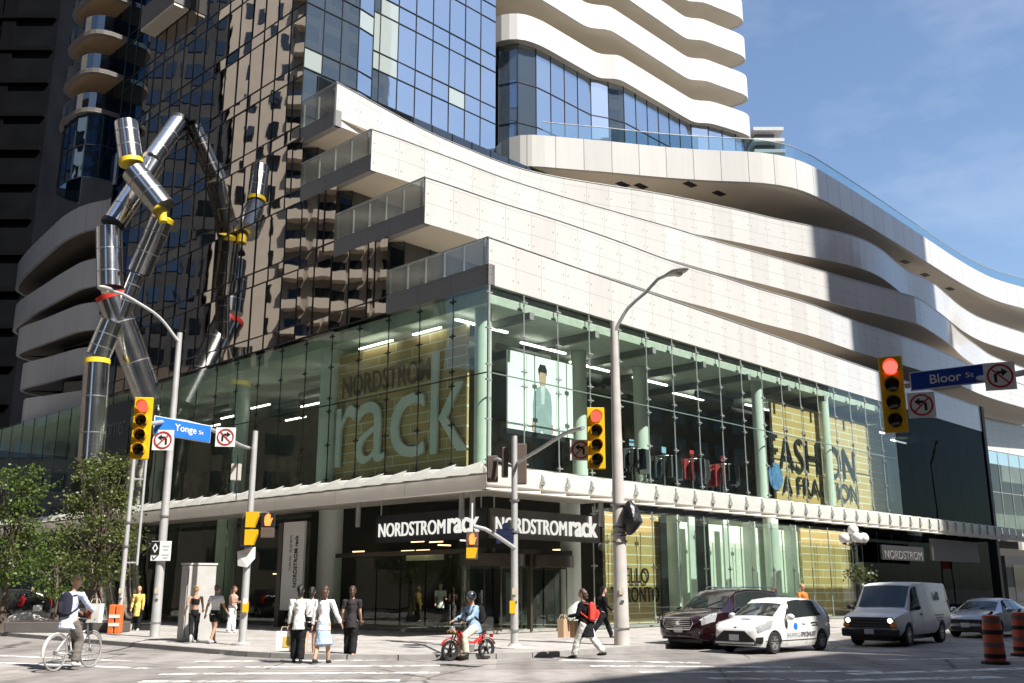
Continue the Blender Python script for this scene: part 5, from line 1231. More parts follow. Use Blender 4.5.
def ringpts(s):
    x, zb, zs, zt, ws, wt = s; q = min(.16, (zs-zb)*.35)
    return [(0, zb), (ws*.88, zb), (ws*.985, zb+q), (ws, zb+(zs-zb)*.62), (ws*.975, zs), (wt, zt-(.035 if zt-zs > .25 else .02)), (wt*.55, zt-.006), (0, zt)]
def surf(S, x, j, side):
    for i in range(len(S)-1):
        a, b = S[i], S[i+1]
        if (a[0]-x)*(b[0]-x) <= 0: break
    t = (x-a[0])/((b[0]-a[0]) or 1); A, B = ringpts(a), ringpts(b); k = min(int(j), 6); f = j-k
    p = [A[k][q]*(1-f)+A[k+1][q]*f for q in (0, 1)]; r = [B[k][q]*(1-f)+B[k+1][q]*f for q in (0, 1)]
    return Vector((x, side*(p[0]*(1-t)+r[0]*t), p[1]*(1-t)+r[1]*t))
def patch(S, x0, x1, j0, j1, side, off=.008, n=8, k=4, skew=None):
    """a piece of the shell between two stations and two ring lines, lifted off it a little"""
    mb = MB(); xs = sorted(set([x0+(x1-x0)*i/n for i in range(n+1)]+[s[0] for s in S if min(x0, x1) < s[0] < max(x0, x1)]))
    G = []
    for x in xs:
        row = []
        for q in range(k+1):
            j = j0+(j1-j0)*q/k; xx = x
            if skew: xx = x+skew(q/k, (x-x0)/(x1-x0))
            e = 1e-3; p = surf(S, xx, j, side); du = surf(S, xx+e, j, side)-surf(S, xx-e, j, side); dv = surf(S, xx, min(6.999, j+e), side)-surf(S, xx, j-e, side); nn = du.cross(dv)
            nn = nn.normalized() if nn.length > 1e-12 else Vector((0, side, 0))
            ctr = Vector((xx, 0, .6))
            if nn.dot(p-ctr) < 0: nn = -nn
            row.append(p+nn*off)
        G.append(row)
    for i in range(len(G)-1):
        for q in range(k): mb.quad(G[i][q], G[i+1][q], G[i+1][q+1], G[i][q+1])
    return mb
def wheel(t, x, y, r, w, side, rim):
    wh = MB().lathe([(r*.62, -w/2), (r*.92, -w/2), (r, -w*.32), (r, w*.32), (r*.92, w/2), (r*.62, w/2)], (x, y, r), (0, side, 0), 30, cap=False).build('wheel', M_TYRE, t, smooth=True, world=False)
    b = MB(); c = Vector((x, y, r)); o = Vector((0, side, 0))
    b.lathe([(r*.64, w*.30), (r*.66, w*.48), (r*.58, w*.47), (r*.54, w*.2)], c, o, 30, cap=False)
    for k in range(5):
        a = 2*math.pi*k/5+.3; e = c+Vector((math.cos(a), 0, math.sin(a)))*r*.58
        for s in (-.12, .12):
            e2 = c+Vector((math.cos(a+s*1.8), 0, math.sin(a+s*1.8)))*r*.58; b.bar(c+o*w*.38, e2+o*w*.38, r*.11, .03)
    b.lathe([(r*.16, w*.36), (r*.14, w*.46), (.01, w*.47)], c, o, 14)
    b.build('rim', rim, wh, world=False, fix=False)
    MB().lathe([(r*.6, w*.1), (.01, w*.1)], c, o, 20, cap=False).build('brake', M_CBLK, wh, world=False)
def vehicle(name, label, cat, loc, rz, S, paint, wx, wr, ww, windows, shield, rear, arch=1.13, mirrors=None, rim=M_RIM, flare=0.0, group='motor vehicles in the sunny street'):
    t = thing(name, label, cat, loc, rz, group)
    mb = MB(); n = 14
    for s in S:
        h = ringpts(s); ring = [(s[0], -y, z) for y, z in h[1:7]][::-1]; full = [(s[0], 0, h[0][1])]+[(s[0], y, z) for y, z in h[1:7]]+[(s[0], 0, h[7][1])]+ring
        mb.v += [Vector(p) for p in full]
    for i in range(len(S)-1):
        for k in range(n): mb.face((i*n+k, i*n+(k+1) % n, (i+1)*n+(k+1) % n, (i+1)*n+k))
    mb.face(range(n)); mb.face([(len(S)-1)*n+k for k in reversed(range(n))])
    body = mb.build('body', paint, t, world=False)
    cut = MB(); W_ = max(s[4] for s in S)
    for x in wx:
        for sd in (1, -1): cut.lathe([(wr*arch, 0), (wr*arch, ww+.25)], (x, sd*(W_-ww-.12), wr), (0, sd, 0), 28)
    cu = cut.build('cutter', M_CBLK, None)
    cu.location = (0, 0, 0)
    bo = body.modifiers.new('arches', 'BOOLEAN'); bo.operation = 'DIFFERENCE'; bo.solver = 'EXACT'; bo.object = cu
    body.parent = None; me = evaluated(body); old = body.data; body.modifiers.clear(); body.data = me; body.parent = t; bpy.data.objects.remove(cu)
    me.materials.clear(); me.materials.append(paint); me.polygons.foreach_set('material_index', [0]*len(me.polygons)); me.polygons.foreach_set('use_smooth', [True]*len(me.polygons))
    bv = body.modifiers.new('edge', 'BEVEL'); bv.width = .014; bv.segments = 2; bv.limit_method = 'ANGLE'; bv.angle_limit = R(34)
    try: me.set_sharp_from_angle(angle=R(50))
    except Exception: pass
    for x in wx:
        for sd in (1, -1): wheel(t, x, sd*(W_-ww/2-.03), wr, ww, sd, rim)
    MB().box(((wx[0]+wx[1])/2, 0, .30), (S[-1][0]-S[0][0]-.5, W_*1.3, .22)).build('underbody', M_CBLK, t, world=False)
    for sd in (1, -1):
        for w in windows:
            sk = None
            if len(w) > 4: sk = (lambda a0, a1: (lambda v, u: (a0*(1-u)+a1*u)*v))(w[4], w[5])
            patch(S, w[0]-.05, w[1]+.05, w[2]-.05, w[3]+.05, sd, .006, 8, 4, sk).build('window_frame', M_CBLK, t, world=False, fix=False, smooth='all')
            patch(S, w[0], w[1], w[2], w[3], sd, .012, 8, 4, sk).build('window', M_CGL, t, world=False, fix=False, smooth='all')
    for nm, q in (('windscreen', shield), ('rear_window', rear)):
        if q:
            g = MB()
            for sd in (1, -1):
                p = patch(S, q[0], q[1], q[2], 6.999, sd, .012, 8, 5); o_ = len(g.v); g.v += p.v
                for f in p.f: g.face([k+o_ for k in f])
            g.build(nm, M_CGL, t, world=False, fix=False, smooth='all')
    if rear and shield[0] < 1.4:
        for sd in (1, -1):
            patch(S, shield[0]+.02, S[-4][0]-.02, 5.02, 5.07, sd, .004, 6, 1).build('hood_seam', M_CBLK, t, world=False, fix=False)
            patch(S, S[0][0]+.3, S[-1][0]-.35, 2.02, 2.10, sd, .006, 8, 1).build('side_trim', M_CBLK, t, world=False, fix=False)
        for y in (-.42, .12):
            a_ = surf(S, shield[0]-.02, 6.2, 1); MB().bar((a_.x, y, a_.z+.03), (a_.x-.28, y+.42, a_.z+.21), .018).build('wiper', M_CBLK, t, world=False)
    if mirrors:
        for sd in (1, -1): MB().ball((mirrors[0], sd*mirrors[1], mirrors[2]), (.09, .13, .09), 12, 8).bar((mirrors[0], sd*(mirrors[1]-.22), mirrors[2]-.06), (mirrors[0], sd*mirrors[1], mirrors[2]-.03), .05).build('mirror', mirrors[3], t, world=False, smooth=True)
    return t
def add(t, name, mb, m, **k): return mb.build(name, m, t, world=False, **k)
def plate_no(t, x, z, w=.32, h=.16): add(t, 'licence_plate', MB().box((x, 0, z), (.02, w, h)), mat('licence plate', (.62, .63, .64), .5))
def along(px, py, z=-.13): return gnd(px, py, z)
PAINT_W = mat('white car paint', (.72, .72, .70), .25, coat=.6, var=.02); PAINT_M = mat('maroon car paint', (.020, .005, .007), .2, coat=.9, var=.1, metal=.3); PAINT_V = mat('white van paint', (.76, .76, .75), .35, coat=.3, var=.04); PAINT_S = mat('silver car paint', (.42, .43, .44), .25, .5, coat=.6, var=.03)
# --- white hatchback
S = [(-1.93, .42, .80, .86, .58, .52), (-1.85, .28, .95, 1.18, .76, .60), (-1.72, .22, .98, 1.30, .80, .58), (-1.45, .18, .97, 1.45, .835, .57), (-.9, .17, .94, 1.50, .845, .585), (-.3, .17, .92, 1.51, .845, .59), (.15, .17, .90, 1.47, .845, .585), (.40, .17, .90, 1.36, .845, .59), (1.02, .17, .90, .985, .84, .66), (1.2, .17, .88, .95, .835, .64), (1.55, .18, .82, .88, .81, .60), (1.78, .20, .74, .80, .76, .55), (1.92, .22, .66, .70, .64, .46), (1.98, .26, .58, .60, .50, .36)]
hat = along(768, 652); A_HAT = R(44.1)
# heading: the cars face down the sunny street towards the crossing (direction -U)
HEAD = math.atan2(-U.y, -U.x)
def place(front_px, L, extra=0.0):
    p = along(*front_px); h = HEAD+extra; return (p-Vector((math.cos(h), math.sin(h), 0))*L/2, h)
p, h = place((735, 654), 3.96, -.05)
t = vehicle('parked_car', 'small white hatchback with a black grin of a grille and door lettering', 'car', p, h, S, PAINT_W, (-1.26, 1.22), .30, .20, [(-.42, .62, 4.12, 4.90, 0, -.50), (-1.25, -.47, 4.12, 4.88, .12, 0)], (.97, .42, 5.06), (-1.83, -1.55, 4.9), mirrors=(.62, .97, .98, PAINT_W))
add(t, 'grille', MB().plate([(-.70, .24), (.70, .24), (.62, .40), (.34, .62), (-.34, .62), (-.62, .40)], (1.93, 0, 0), (0, 1, 0), (0, 0, 1), .055), M_CBLK); add(t, 'bumper_strip', MB().box((1.965, 0, .30), (.06, 1.30, .07), ch=.02), PAINT_W)
for sd in (1, -1):
    add(t, 'headlight', patch(S, 1.40, 1.86, 3.35, 4.35, sd, .012, 6, 3, lambda v, u: -.22*v*(1-u)), M_HEAD, fix=False, smooth='all'); add(t, 'fog_slot', patch(S, 1.72, 1.90, 1.5, 2.6, sd, .012), M_CBLK, fix=False)
    add(t, 'tail_light', patch(S, -1.88, -1.70, 3.4, 5.0, sd, .012), M_TAIL, fix=False)
    for x in (.60, -.43): add(t, 'door_seam', patch(S, x, x+.014, 1.3, 4.1, sd, .004, 2, 6), M_CBLK, fix=False)
    add(t, 'door_handle', MB().box((-.28, sd*.855, .80), (.16, .03, .035)).box((-1.05, sd*.85, .82), (.14, .03, .035)), PAINT_W)
    ax_ = (-1, 0, 0) if sd > 0 else (1, 0, 0)
    lettering('door_lettering', 'HEARING', (.28 if sd > 0 else -.78, sd*.857, .50), ax_, (0, 0, 1), 1, mat('pale door print', (.36, .36, .37), .6), t, depth=.006, fit=(.62, .12), world=False)
    lettering('door_lettering', 'SPECIALIST', (-.47 if sd > 0 else -.02, sd*.857, .50), ax_, (0, 0, 1), 1, mat('door print', (.05, .05, .055), .6), t, depth=.006, bold=.01, fit=(.80, .12), world=False)
    add(t, 'door_badge', MB().lathe([(.10, 0), (.10, .006)], (.18, sd*.848, .72), (0, sd, 0), 18), M_BLUEL)
    for k in range(2): add(t, 'text_line', MB().box((-.85, sd*.849, .80-.07*k), (.42-.1*k, .006, .03)), M_CBLK)
add(t, 'emblem', MB().ball((1.90, 0, .69), (.03, .07, .045), 10, 6), M_CHR, smooth=True); plate_no(t, 1.985, .44); add(t, 'hood_print', MB().box((1.35, 0, .925), (.12, .3, .006)), M_BLUEL)
# --- maroon SUV
S = [(-2.42, .50, 1.0, 1.08, .66, .58), (-2.36, .40, 1.12, 1.36, .86, .68), (-2.2, .30, 1.14, 1.55, .93, .66), (-1.7, .26, 1.12, 1.70, .97, .66), (-.8, .25, 1.08, 1.76, .98, .68), (0, .25, 1.06, 1.76, .98, .68), (.45, .25, 1.05, 1.70, .98, .67), (.72, .25, 1.05, 1.56, .98, .68), (1.32, .25, 1.06, 1.16, .97, .76), (1.6, .25, 1.05, 1.13, .965, .74), (2.05, .26, .99, 1.06, .93, .70), (2.32, .28, .90, .97, .86, .62), (2.45, .32, .80, .85, .72, .52), (2.50, .36, .70, .72, .60, .42)]
p, h = place((681, 650), 5.0, -.05); p = p+Vector((0, .3, 0))
t = vehicle('parked_car', 'dark maroon SUV with chrome grille beside the white hatchback', 'car', p, h, S, PAINT_M, (-1.48, 1.50), .38, .25, [(-.30, .92, 4.10, 4.88, 0, -.42), (-1.30, -.35, 4.10, 4.88, .05, 0), (-2.05, -1.38, 4.15, 4.85, .12, .05)], (1.27, .76, 5.06), (-2.33, -2.05, 4.9), mirrors=(.92, 1.13, 1.12, PAINT_M))
add(t, 'grille', MB().plate([(-.42, .60), (.42, .60), (.52, .74), (.46, .90), (-.46, .90), (-.52, .74)], (2.46, 0, 0), (0, 1, 0), (0, 0, 1), .06), M_CBLK)
for k in range(5): add(t, 'grille_bar', MB().box((2.53, 0, .64+k*.055), (.02, .92, .016)), M_CHR)
gf = MB(); gf.tube([(2.525, y, z) for y, z in ((-.43, .585), (.43, .585), (.54, .74), (.47, .915), (-.47, .915), (-.54, .74))], .022, 6, closed=True); add(t, 'grille_frame', gf, M_CHR); add(t, 'emblem', MB().lathe([(.09, 0), (.06, .03)], (2.52, 0, .76), (1, 0, 0), 18), M_CHR)
for sd in (1, -1):
    add(t, 'headlight', patch(S, 1.95, 2.40, 3.3, 4.3, sd, .012, 6, 3, lambda v, u: -.18*v*(1-u)), M_HEAD, fix=False, smooth='all'); add(t, 'fog_light', MB().lathe([(.07, 0), (.06, .05)], (2.40, sd*.66, .50), (1, 0, 0), 14), M_HEAD)
    add(t, 'tail_light', patch(S, -2.38, -2.2, 3.4, 5.0, sd, .012), M_TAIL, fix=False)
    for x in (.92, -.33, -1.35): add(t, 'door_seam', patch(S, x, x+.014, 1.3, 4.1, sd, .004, 2, 6), M_CBLK, fix=False)
    for x in (-.15, -1.2): add(t, 'door_handle', MB().box((x, sd*.985, .98), (.18, .03, .035)), M_CHR)
    add(t, 'roof_rail', MB().tube([(.2, sd*.62, 1.74), (.1, sd*.62, 1.80), (-1.6, sd*.62, 1.79), (-1.75, sd*.62, 1.72)], .02, 6), M_CHR)
add(t, 'air_intake', MB().box((2.47, 0, .44), (.06, 1.0, .12), ch=.02), M_CBLK); plate_no(t, 2.52, .57)
# --- white van
S = [(-2.82, .62, 1.20, 2.06, .94, .80), (-2.80, .50, 1.18, 2.10, .99, .84), (-2.6, .42, 1.16, 2.13, 1.0, .85), (-1.0, .36, 1.14, 2.15, 1.0, .85), (.3, .36, 1.14, 2.13, 1.0, .84), (.78, .36, 1.14, 2.06, 1.0, .82), (1.55, .36, 1.14, 1.24, .99, .84), (1.7, .36, 1.13, 1.20, .985, .82), (2.2, .38, 1.06, 1.12, .965, .80), (2.55, .42, .99, 1.04, .94, .77), (2.66, .45, .95, .97, .90, .74), (2.70, .5, .92, .93, .86, .72)]
p, h = place((870, 647), 5.2, .07)
t = vehicle('delivery_van', 'old white panel van with lit headlights parked behind the hatchback', 'van', p, h, S, PAINT_V, (-1.75, 1.68), .38, .26, [(.42, 1.38, 4.12, 4.86, 0, -.50)], (1.50, .82, 5.06), (-2.81, -2.7, 4.3), mirrors=(1.35, 1.18, 1.28, M_CBLK))
add(t, 'grille', MB().box((2.70, 0, .80), (.06, 1.62, .34), ch=.02), M_CBLK); add(t, 'bumper', MB().box((2.68, 0, .47), (.22, 1.96, .28), ch=.05), M_CBLK)
for k in range(3): add(t, 'grille_bar', MB().box((2.735, 0, .70+k*.1), (.02, 1.2, .02)), mat('grey trim', (.12, .12, .12), .5))
for sd in (1, -1):
    add(t, 'headlight', MB().box((2.72, sd*.74, .86), (.07, .26, .17), ch=.02), M_HEAD); add(t, 'lamp_bulb', MB().lathe([(.075, 0), (.04, .03)], (2.755, sd*.72, .86), (1, 0, 0), 14), M_LITH); add(t, 'side_lamp', MB().box((2.70, sd*.80, .70), (.08, .22, .12), ch=.02), M_AMB)
    for x in (1.42, .28, -.9): add(t, 'door_seam', patch(S, x, x+.014, 1.3, 4.1 if x > .5 else 4.9, sd, .004, 2, 8), M_CBLK, fix=False)
    add(t, 'door_handle', MB().box((.42, sd*1.005, 1.04), (.16, .04, .05)), M_CBLK); add(t, 'tail_light', MB().box((-2.80, sd*.90, 1.2), (.06, .14, .6)), M_TAIL)
    for k in range(3): add(t, 'text_line', MB().box((-1.5, sd*1.003, .98-.09*k), (1.0-.2*k, .006, .04)), mat('faded print', (.3, .3, .3), .6))
    add(t, 'side_badge', MB().plate([(-.25, 0), (.25, 0), (.1, .3), (-.1, .3)], (-1.5, sd*.955, 1.50), (1, 0, 0), (0, 0, 1), .02*-sd), mat('faded print', (.3, .3, .3), .6))
t.scale = (.92, .92, .92); plate_no(t, 2.80, .50); add(t, 'wiper', MB().bar((1.5, -.5, 1.27), (1.28, .1, 1.46), .02).bar((1.5, .1, 1.27), (1.28, .65, 1.46), .02), M_CBLK)
# --- silver sedan
S = [(-2.28, .42, .86, .92, .62, .56), (-2.2, .32, .96, 1.05, .80, .68), (-1.9, .26, .98, 1.10, .87, .62), (-1.5, .22, .96, 1.22, .89, .58), (-.9, .20, .94, 1.38, .90, .58), (-.3, .20, .92, 1.42, .90, .59), (.2, .20, .91, 1.40, .90, .59), (.5, .20, .90, 1.30, .90, .60), (1.15, .20, .90, .98, .89, .70), (1.4, .20, .88, .95, .885, .68), (1.9, .21, .80, .86, .85, .64), (2.15, .23, .72, .77, .78, .58), (2.28, .27, .62, .66, .66, .48), (2.32, .3, .55, .57, .55, .4)]
p, h = place((967, 638), 4.6, -.02)
t = vehicle('parked_car', 'silver sedan with a black grille partly behind the orange barrel', 'car', p, h, S, PAINT_S, (-1.36, 1.36), .32, .22, [(-.28, .75, 4.12, 4.88, 0, -.45), (-1.25, -.33, 4.12, 4.86, .2, 0)], (1.10, .52, 5.06), (-1.85, -1.0, 5.1), mirrors=(.72, 1.02, .99, PAINT_S))
add(t, 'grille', MB().plate([(-.66, .52), (.66, .52), (.72, .62), (.6, .66), (-.6, .66), (-.72, .62)], (2.24, 0, 0), (0, 1, 0), (0, 0, 1), .09), M_CBLK); add(t, 'air_intake', MB().box((2.30, 0, .36), (.06, 1.1, .14), ch=.02), M_CBLK); plate_no(t, 2.34, .46)
for sd in (1, -1):
    add(t, 'headlight', patch(S, 1.85, 2.22, 3.5, 4.3, sd, .012, 6, 3, lambda v, u: -.2*v*(1-u)), M_HEAD, fix=False, smooth='all'); add(t, 'tail_light', patch(S, -2.25, -2.0, 3.4, 4.3, sd, .012), M_TAIL, fix=False)
    for x in (.74, -.31): add(t, 'door_seam', patch(S, x, x+.014, 1.3, 4.1, sd, .004, 2, 6), M_CBLK, fix=False)
# --- dark car cut by the left border
S = [(-2.42, .50, 1.0, 1.08, .66, .58), (-2.36, .40, 1.12, 1.36, .86, .68), (-2.2, .30, 1.14, 1.55, .93, .66), (-1.7, .26, 1.12, 1.70, .97, .66), (-.8, .25, 1.08, 1.74, .98, .68), (0, .25, 1.06, 1.74, .98, .68), (.72, .25, 1.05, 1.56, .98, .68), (1.32, .25, 1.06, 1.16, .97, .76), (2.05, .26, .99, 1.06, .93, .70), (2.32, .28, .90, .97, .86, .62), (2.5, .36, .70, .72, .60, .42)]
p = gnd(8, 627, -.13); hv = math.atan2(V.y, V.x)
t = vehicle('parked_car', 'black SUV with a pale licence plate cut by the left border', 'car', p+Vector((-1.1, 1.6, 0)), hv+math.pi*.0+.3, S, mat('black car paint', (.012, .012, .014), .2, coat=.9), (-1.48, 1.50), .38, .25, [(-.30, .92, 4.10, 4.88, 0, -.42), (-1.30, -.35, 4.10, 4.88, .05, 0), (-2.05, -1.38, 4.15, 4.85, .12, .05)], (1.27, .76, 5.06), (-2.33, -2.05, 4.9))
add(t, 'licence_plate', MB().box((-2.43, 0, .85), (.03, .5, .28)), mat('licence plate', (.62, .63, .64), .5))
for sd in (1, -1): add(t, 'tail_light', patch(S, -2.38, -2.2, 3.4, 5.0, sd, .012), M_TAIL, fix=False)
# ------------------------------------------------------------------ people: z up, facing +y
def remesh(mb, name, vox, m):
    me = mb.mesh(name); o = bpy.data.objects.new(name, me); COL.objects.link(o)
    md = o.modifiers.new('fuse', 'REMESH'); md.mode = 'VOXEL'; md.voxel_size = vox; md.use_smooth_shade = True
    sm = o.modifiers.new('soft', 'SMOOTH'); sm.factor = .5; sm.iterations = 3
    if name not in ('body', 'hair'):
        tx = bpy.data.textures.get('folds') or bpy.data.textures.new('folds', 'CLOUDS'); tx.noise_scale = .085; tx.noise_depth = 2
        dp = o.modifiers.new('folds', 'DISPLACE'); dp.texture = tx; dp.strength = .03; dp.mid_level = .42
    if name == 'hair':
        tx = bpy.data.textures.get('strands') or bpy.data.textures.new('strands', 'CLOUDS'); tx.noise_scale = .03
        dp = o.modifiers.new('strands', 'DISPLACE'); dp.texture = tx; dp.strength = .03; dp.mid_level = .5
    r = evaluated(o); bpy.data.objects.remove(o); bpy.data.meshes.remove(me); r.materials.clear(); r.materials.append(m); r.name = name
    r.polygons.foreach_set('use_smooth', [True]*len(r.polygons)); return r
SKIN = mat('skin', (.50, .30, .20), .55, var=.06, spec=.3); SKIN_D = mat('tanned skin', (.38, .215, .14), .55, var=.06, spec=.3)
def cloth(nm, c): return mat(nm+' cloth', c, .85, var=.14, scale=7, bump=.25, bscale=18, spec=.2)
K_WHITE = cloth('white', (.74, .73, .72)); K_BLACK = cloth('black', (.012, .012, .014)); K_BLUE = cloth('pale blue', (.36, .47, .62)); K_GREY = cloth('grey', (.16, .145, .13)); K_CREAM = cloth('cream', (.62, .55, .42)); K_DENIM = cloth('faded denim', (.25, .36, .48))
K_YEL = cloth('yellow', (.68, .50, .14)); K_RUST = cloth('rust', (.34, .10, .06)); K_ORG = cloth('orange', (.70, .20, .04)); K_SHIRT = cloth('light blue shirt', (.50, .56, .70)); K_VEST = cloth('charcoal', (.035, .03, .032)); K_PINK = cloth('dusty', (.45, .30, .26)); K_GREEN = cloth('green white', (.30, .38, .30))
HAIR_K = mat('black hair', (.012, .010, .009), .5, var=.3, scale=20); HAIR_B = mat('brown hair', (.06, .03, .018), .5, var=.3, scale=20); HAIR_BL = mat('blond hair', (.42, .27, .12), .55, var=.25, scale=20); HAIR_R = mat('auburn hair', (.13, .05, .025), .5, var=.3, scale=20)
SHOE_K = mat('black shoe', (.015, .014, .014), .5); SHOE_W = mat('white shoe', (.66, .65, .63), .6); SHOE_T = mat('tan shoe', (.40, .26, .18), .6)
def rot(v, ax, a): return Matrix.Rotation(a, 3, ax)@v
def person(label, loc, heading, H=1.66, legs=((.3, .1), (-.3, .35)), arms=((-.3, .3, .08), (.3, .3, .08)), lean=.03, head=(0, 0), top=(K_WHITE, 'long', 'hip'), bottom=('trousers', K_BLACK), shoes=SHOE_K, hair=('short', HAIR_K), skin=SKIN, wide=1.0, seat=None, sexw=1.0, crouch=0, group='people around the crossing', hood=False, face=True):
    """heading: direction faced as a compass-style angle from +x. legs: (hip swing, knee bend) per side, arms: (swing, elbow bend, spread)"""
    s = H/1.70; t = thing('person', label, 'person', loc, heading-math.pi/2, group)
    th, sh = .425*s, .415*s
    J = {}
    for i, lg in enumerate(legs):
        a, k = lg[:2]; sd = -1 if i == 0 else 1
        sp_ = legs[i][2] if len(legs[i]) > 2 else 0
        hip = Vector((sd*.085*s*wide, 0, 0)); dn = rot(rot(Vector((0, 0, -1)), 'X', a), 'Y', -sd*sp_); kn = hip+dn*th; dk = rot(rot(Vector((0, 0, -1)), 'X', a-k), 'Y', -sd*sp_*.6); an = kn+dk*sh; J[i] = (hip, kn, an, dk)
    hz = seat if seat is not None else max(-J[0][2].z, -J[1][2].z)+.075*s
    O = Vector((0, 0, hz)); J = {i: tuple(O+v if q < 3 else v for q, v in enumerate(J[i])) for i in J}
    tl = lambda y: O+rot(Vector((0, 0, y*s)), 'X', -lean)        # along the leaning spine
    fw = rot(Vector((0, 1, 0)), 'X', -lean)
    A = {}
    for i, ar in enumerate(arms):
        sd = -1 if i == 0 else 1; a, e, sp_ = ar[:3]; inn = ar[3] if len(ar) > 3 else 0
        sho = tl(.485)+Vector((sd*.180*s*wide, 0, 0)); d1 = rot(rot(Vector((0, 0, -1)), 'X', a), 'Y', -sd*sp_); el = sho+d1*.285*s; d2 = rot(rot(rot(Vector((0, 0, -1)), 'X', a+e), 'Y', -sd*sp_), 'Z', sd*inn); wr = el+d2*.25*s; A[i] = (sho, el, wr, d2)
    hd = tl(.735)+fw*(.02*s); yaw, pit = head
    HM = Matrix.Rotation(yaw, 3, 'Z')@Matrix.Rotation(-lean*.3+pit, 3, 'X')
    b = MB(); w = wide*s
    def torso(mb, g):
        mb.tube([tl(-.10), tl(-.03), tl(.08), tl(.20), tl(.33), tl(.43), tl(.50), tl(.535)], [(.10*w+g, .085*s+g), (.165*w*sexw+g, .115*s+g), (.150*w+g, .105*s+g), (.135*w+g, .095*s+g), (.155*w+g, .112*s+g), (.175*w+g, .108*s+g), (.130*w+g, .085*s+g), (.06*w+g, .06*s+g)], 18)
    torso(b, 0); b.tube([tl(.50), tl(.60), tl(.66)], [.062*s, .052*s, .055*s], 12)
    b.ball(hd, (.074*s, .092*s, .112*s), 16, 12, HM); b.ball(hd+HM@Vector((0, .035*s, -.060*s)), (.056*s, .058*s, .056*s), 12, 8, HM)
    b.ball(hd+HM@Vector((0, .095*s, -.012*s)), (.014*s, .022*s, .026*s), 8, 6)
    for sd in (-1, 1): b.ball(hd+HM@Vector((sd*.076*s, -.005*s, -.01*s)), (.012*s, .022*s, .034*s), 8, 6)
    for i in J:
        h, k, a, dk = J[i]; b.tube([h+ZU*.02, h.lerp(k, .5), k, k.lerp(a, .3), a.lerp(k, .06), a], [.085*s, .075*s, .054*s, .056*s, .040*s, .042*s], 14)
        sw = dk.y; f0 = a-ZU*.03*s
        tipd = Vector((0, 1, -.12)) if a.z < .16*s+.03 else rot(Vector((0, 1, -.12)), 'X', -1.1 if dk.y < -.3 else -.25)
        if seat is not None and len(legs[i]) > 3: tipd = Vector((0, 1, -.15))
        J[i] = J[i]+(tipd.normalized(),)
        b.tube([f0-tipd*.05*s, f0+tipd*.04*s, f0+tipd*.15*s], [.036*s, .040*s, .026*s], 10)
    for i in A:
        so_, e, wr, d2 = A[i]; b.tube([so_.lerp(tl(.47), .35), so_, so_.lerp(e, .5), e, e.lerp(wr, .35), wr], [.05*s, .052*s, .044*s, .036*s, .036*s, .026*s], 12); b.tube([wr, wr+d2*.045*s, wr+d2*.085*s], [(.026*s, .018*s), (.036*s, .016*s), (.034*s, .014*s)], 10)
    body = remesh(b, 'body', .0135, skin)
    # fingers rooted in the palms, and a thumb
    fb = MB()
    for i in A:
        sd = -1 if i == 0 else 1; wr, d2 = A[i][2], A[i][3]; x_, y_, _ = basis(d2); base_ = wr+d2*.078*s
        for q, ln in enumerate((.058, .072, .068, .052)):
            p0 = base_+x_*((q-1.5)*.0165*s); c_ = y_*(-.016*s)
            fb.tube([p0-d2*.012*s, p0+d2*ln*.5*s, p0+d2*ln*.85*s+c_*.7, p0+d2*ln*s+c_*1.5], [.0086*s, .0082*s, .0074*s, .005*s], 6)
        p0 = wr+d2*.03*s+x_*.028*s; fb.tube([p0, p0+x_*.024*s+d2*.018*s, p0+x_*.03*s+d2*.05*s], [.0105*s, .0095*s, .006*s], 6)
    fm = fb.mesh('fingers'); bm = bmesh.new(); bm.from_mesh(body); bm.from_mesh(fm); bm.to_mesh(body); bm.free(); bpy.data.meshes.remove(fm)
    body.polygons.foreach_set('use_smooth', [True]*len(body.polygons))
    link('body', body, t)
    # clothes
    c = MB(); m, slv, ln = top; torso(c, .013*s)
    if slv != 'none':
        for i in A:
            so_, e, wr, d2 = A[i]; P = [so_.lerp(tl(.47), .45), so_, so_.lerp(e, .5)]; rr = [.06*s, .068*s, .058*s]
            if slv == 'long': P += [e, e.lerp(wr, .5), wr-d2*.01]; rr += [.052*s, .048*s, .040*s]
            else: P += [so_.lerp(e, .62)]; rr += [.056*s]
            c.tube(P, rr, 12)
    if ln in ('hip', 'long'):
        L_ = -.16 if ln == 'hip' else -.34
        c.tube([tl(.14), tl(0), tl(L_)], [(.150*w+.016*s, .108*s+.014*s), (.172*w*sexw+.02*s, .125*s+.018*s), (.185*w+.022*s, .145*s+.02*s)], 18)
    if ln != 'crop' or slv != 'none': link('top', remesh(c, 'top', .015, m), t)
    else:
        c = MB(); c.tube([tl(.26), tl(.34), tl(.43), tl(.49)], [(.148*w+.012*s, .104*s+.012*s), (.16*w+.012*s, .115*s+.012*s), (.172*w+.01*s, .112*s+.01*s), (.11*w, .08*s)], 18); link('top', remesh(c, 'top', .014, m), t)
    kind, bm_ = bottom; q = MB()
    if kind in ('trousers', 'leggings', 'shorts'):
        g = .016*s if kind != 'leggings' else .007*s
        q.tube([tl(.11), tl(.02), tl(-.07), tl(-.12)], [(.148*w+g, .104*s+g), (.165*w*sexw+g, .118*s+g), (.150*w+g, .11*s+g), (.07*w, .07*s)], 18)
        for i in J:
            h, k, a = J[i][:3]
            if kind == 'shorts': q.tube([h, h.lerp(k, .3), h.lerp(k, .56)], [.092*s+g, .092*s+g, .088*s+g], 14)
            else:
                e = 0 if kind == 'leggings' else .012*s
                q.tube([h, h.lerp(k, .5), k, k.lerp(a, .35), k.lerp(a, .96)], [.088*s+g, .078*s+g+e, .058*s+g+e, .058*s+g+e, .046*s+g+e*1.4], 14)
        link(kind, remesh(q, kind, .015, bm_), t)
    else:
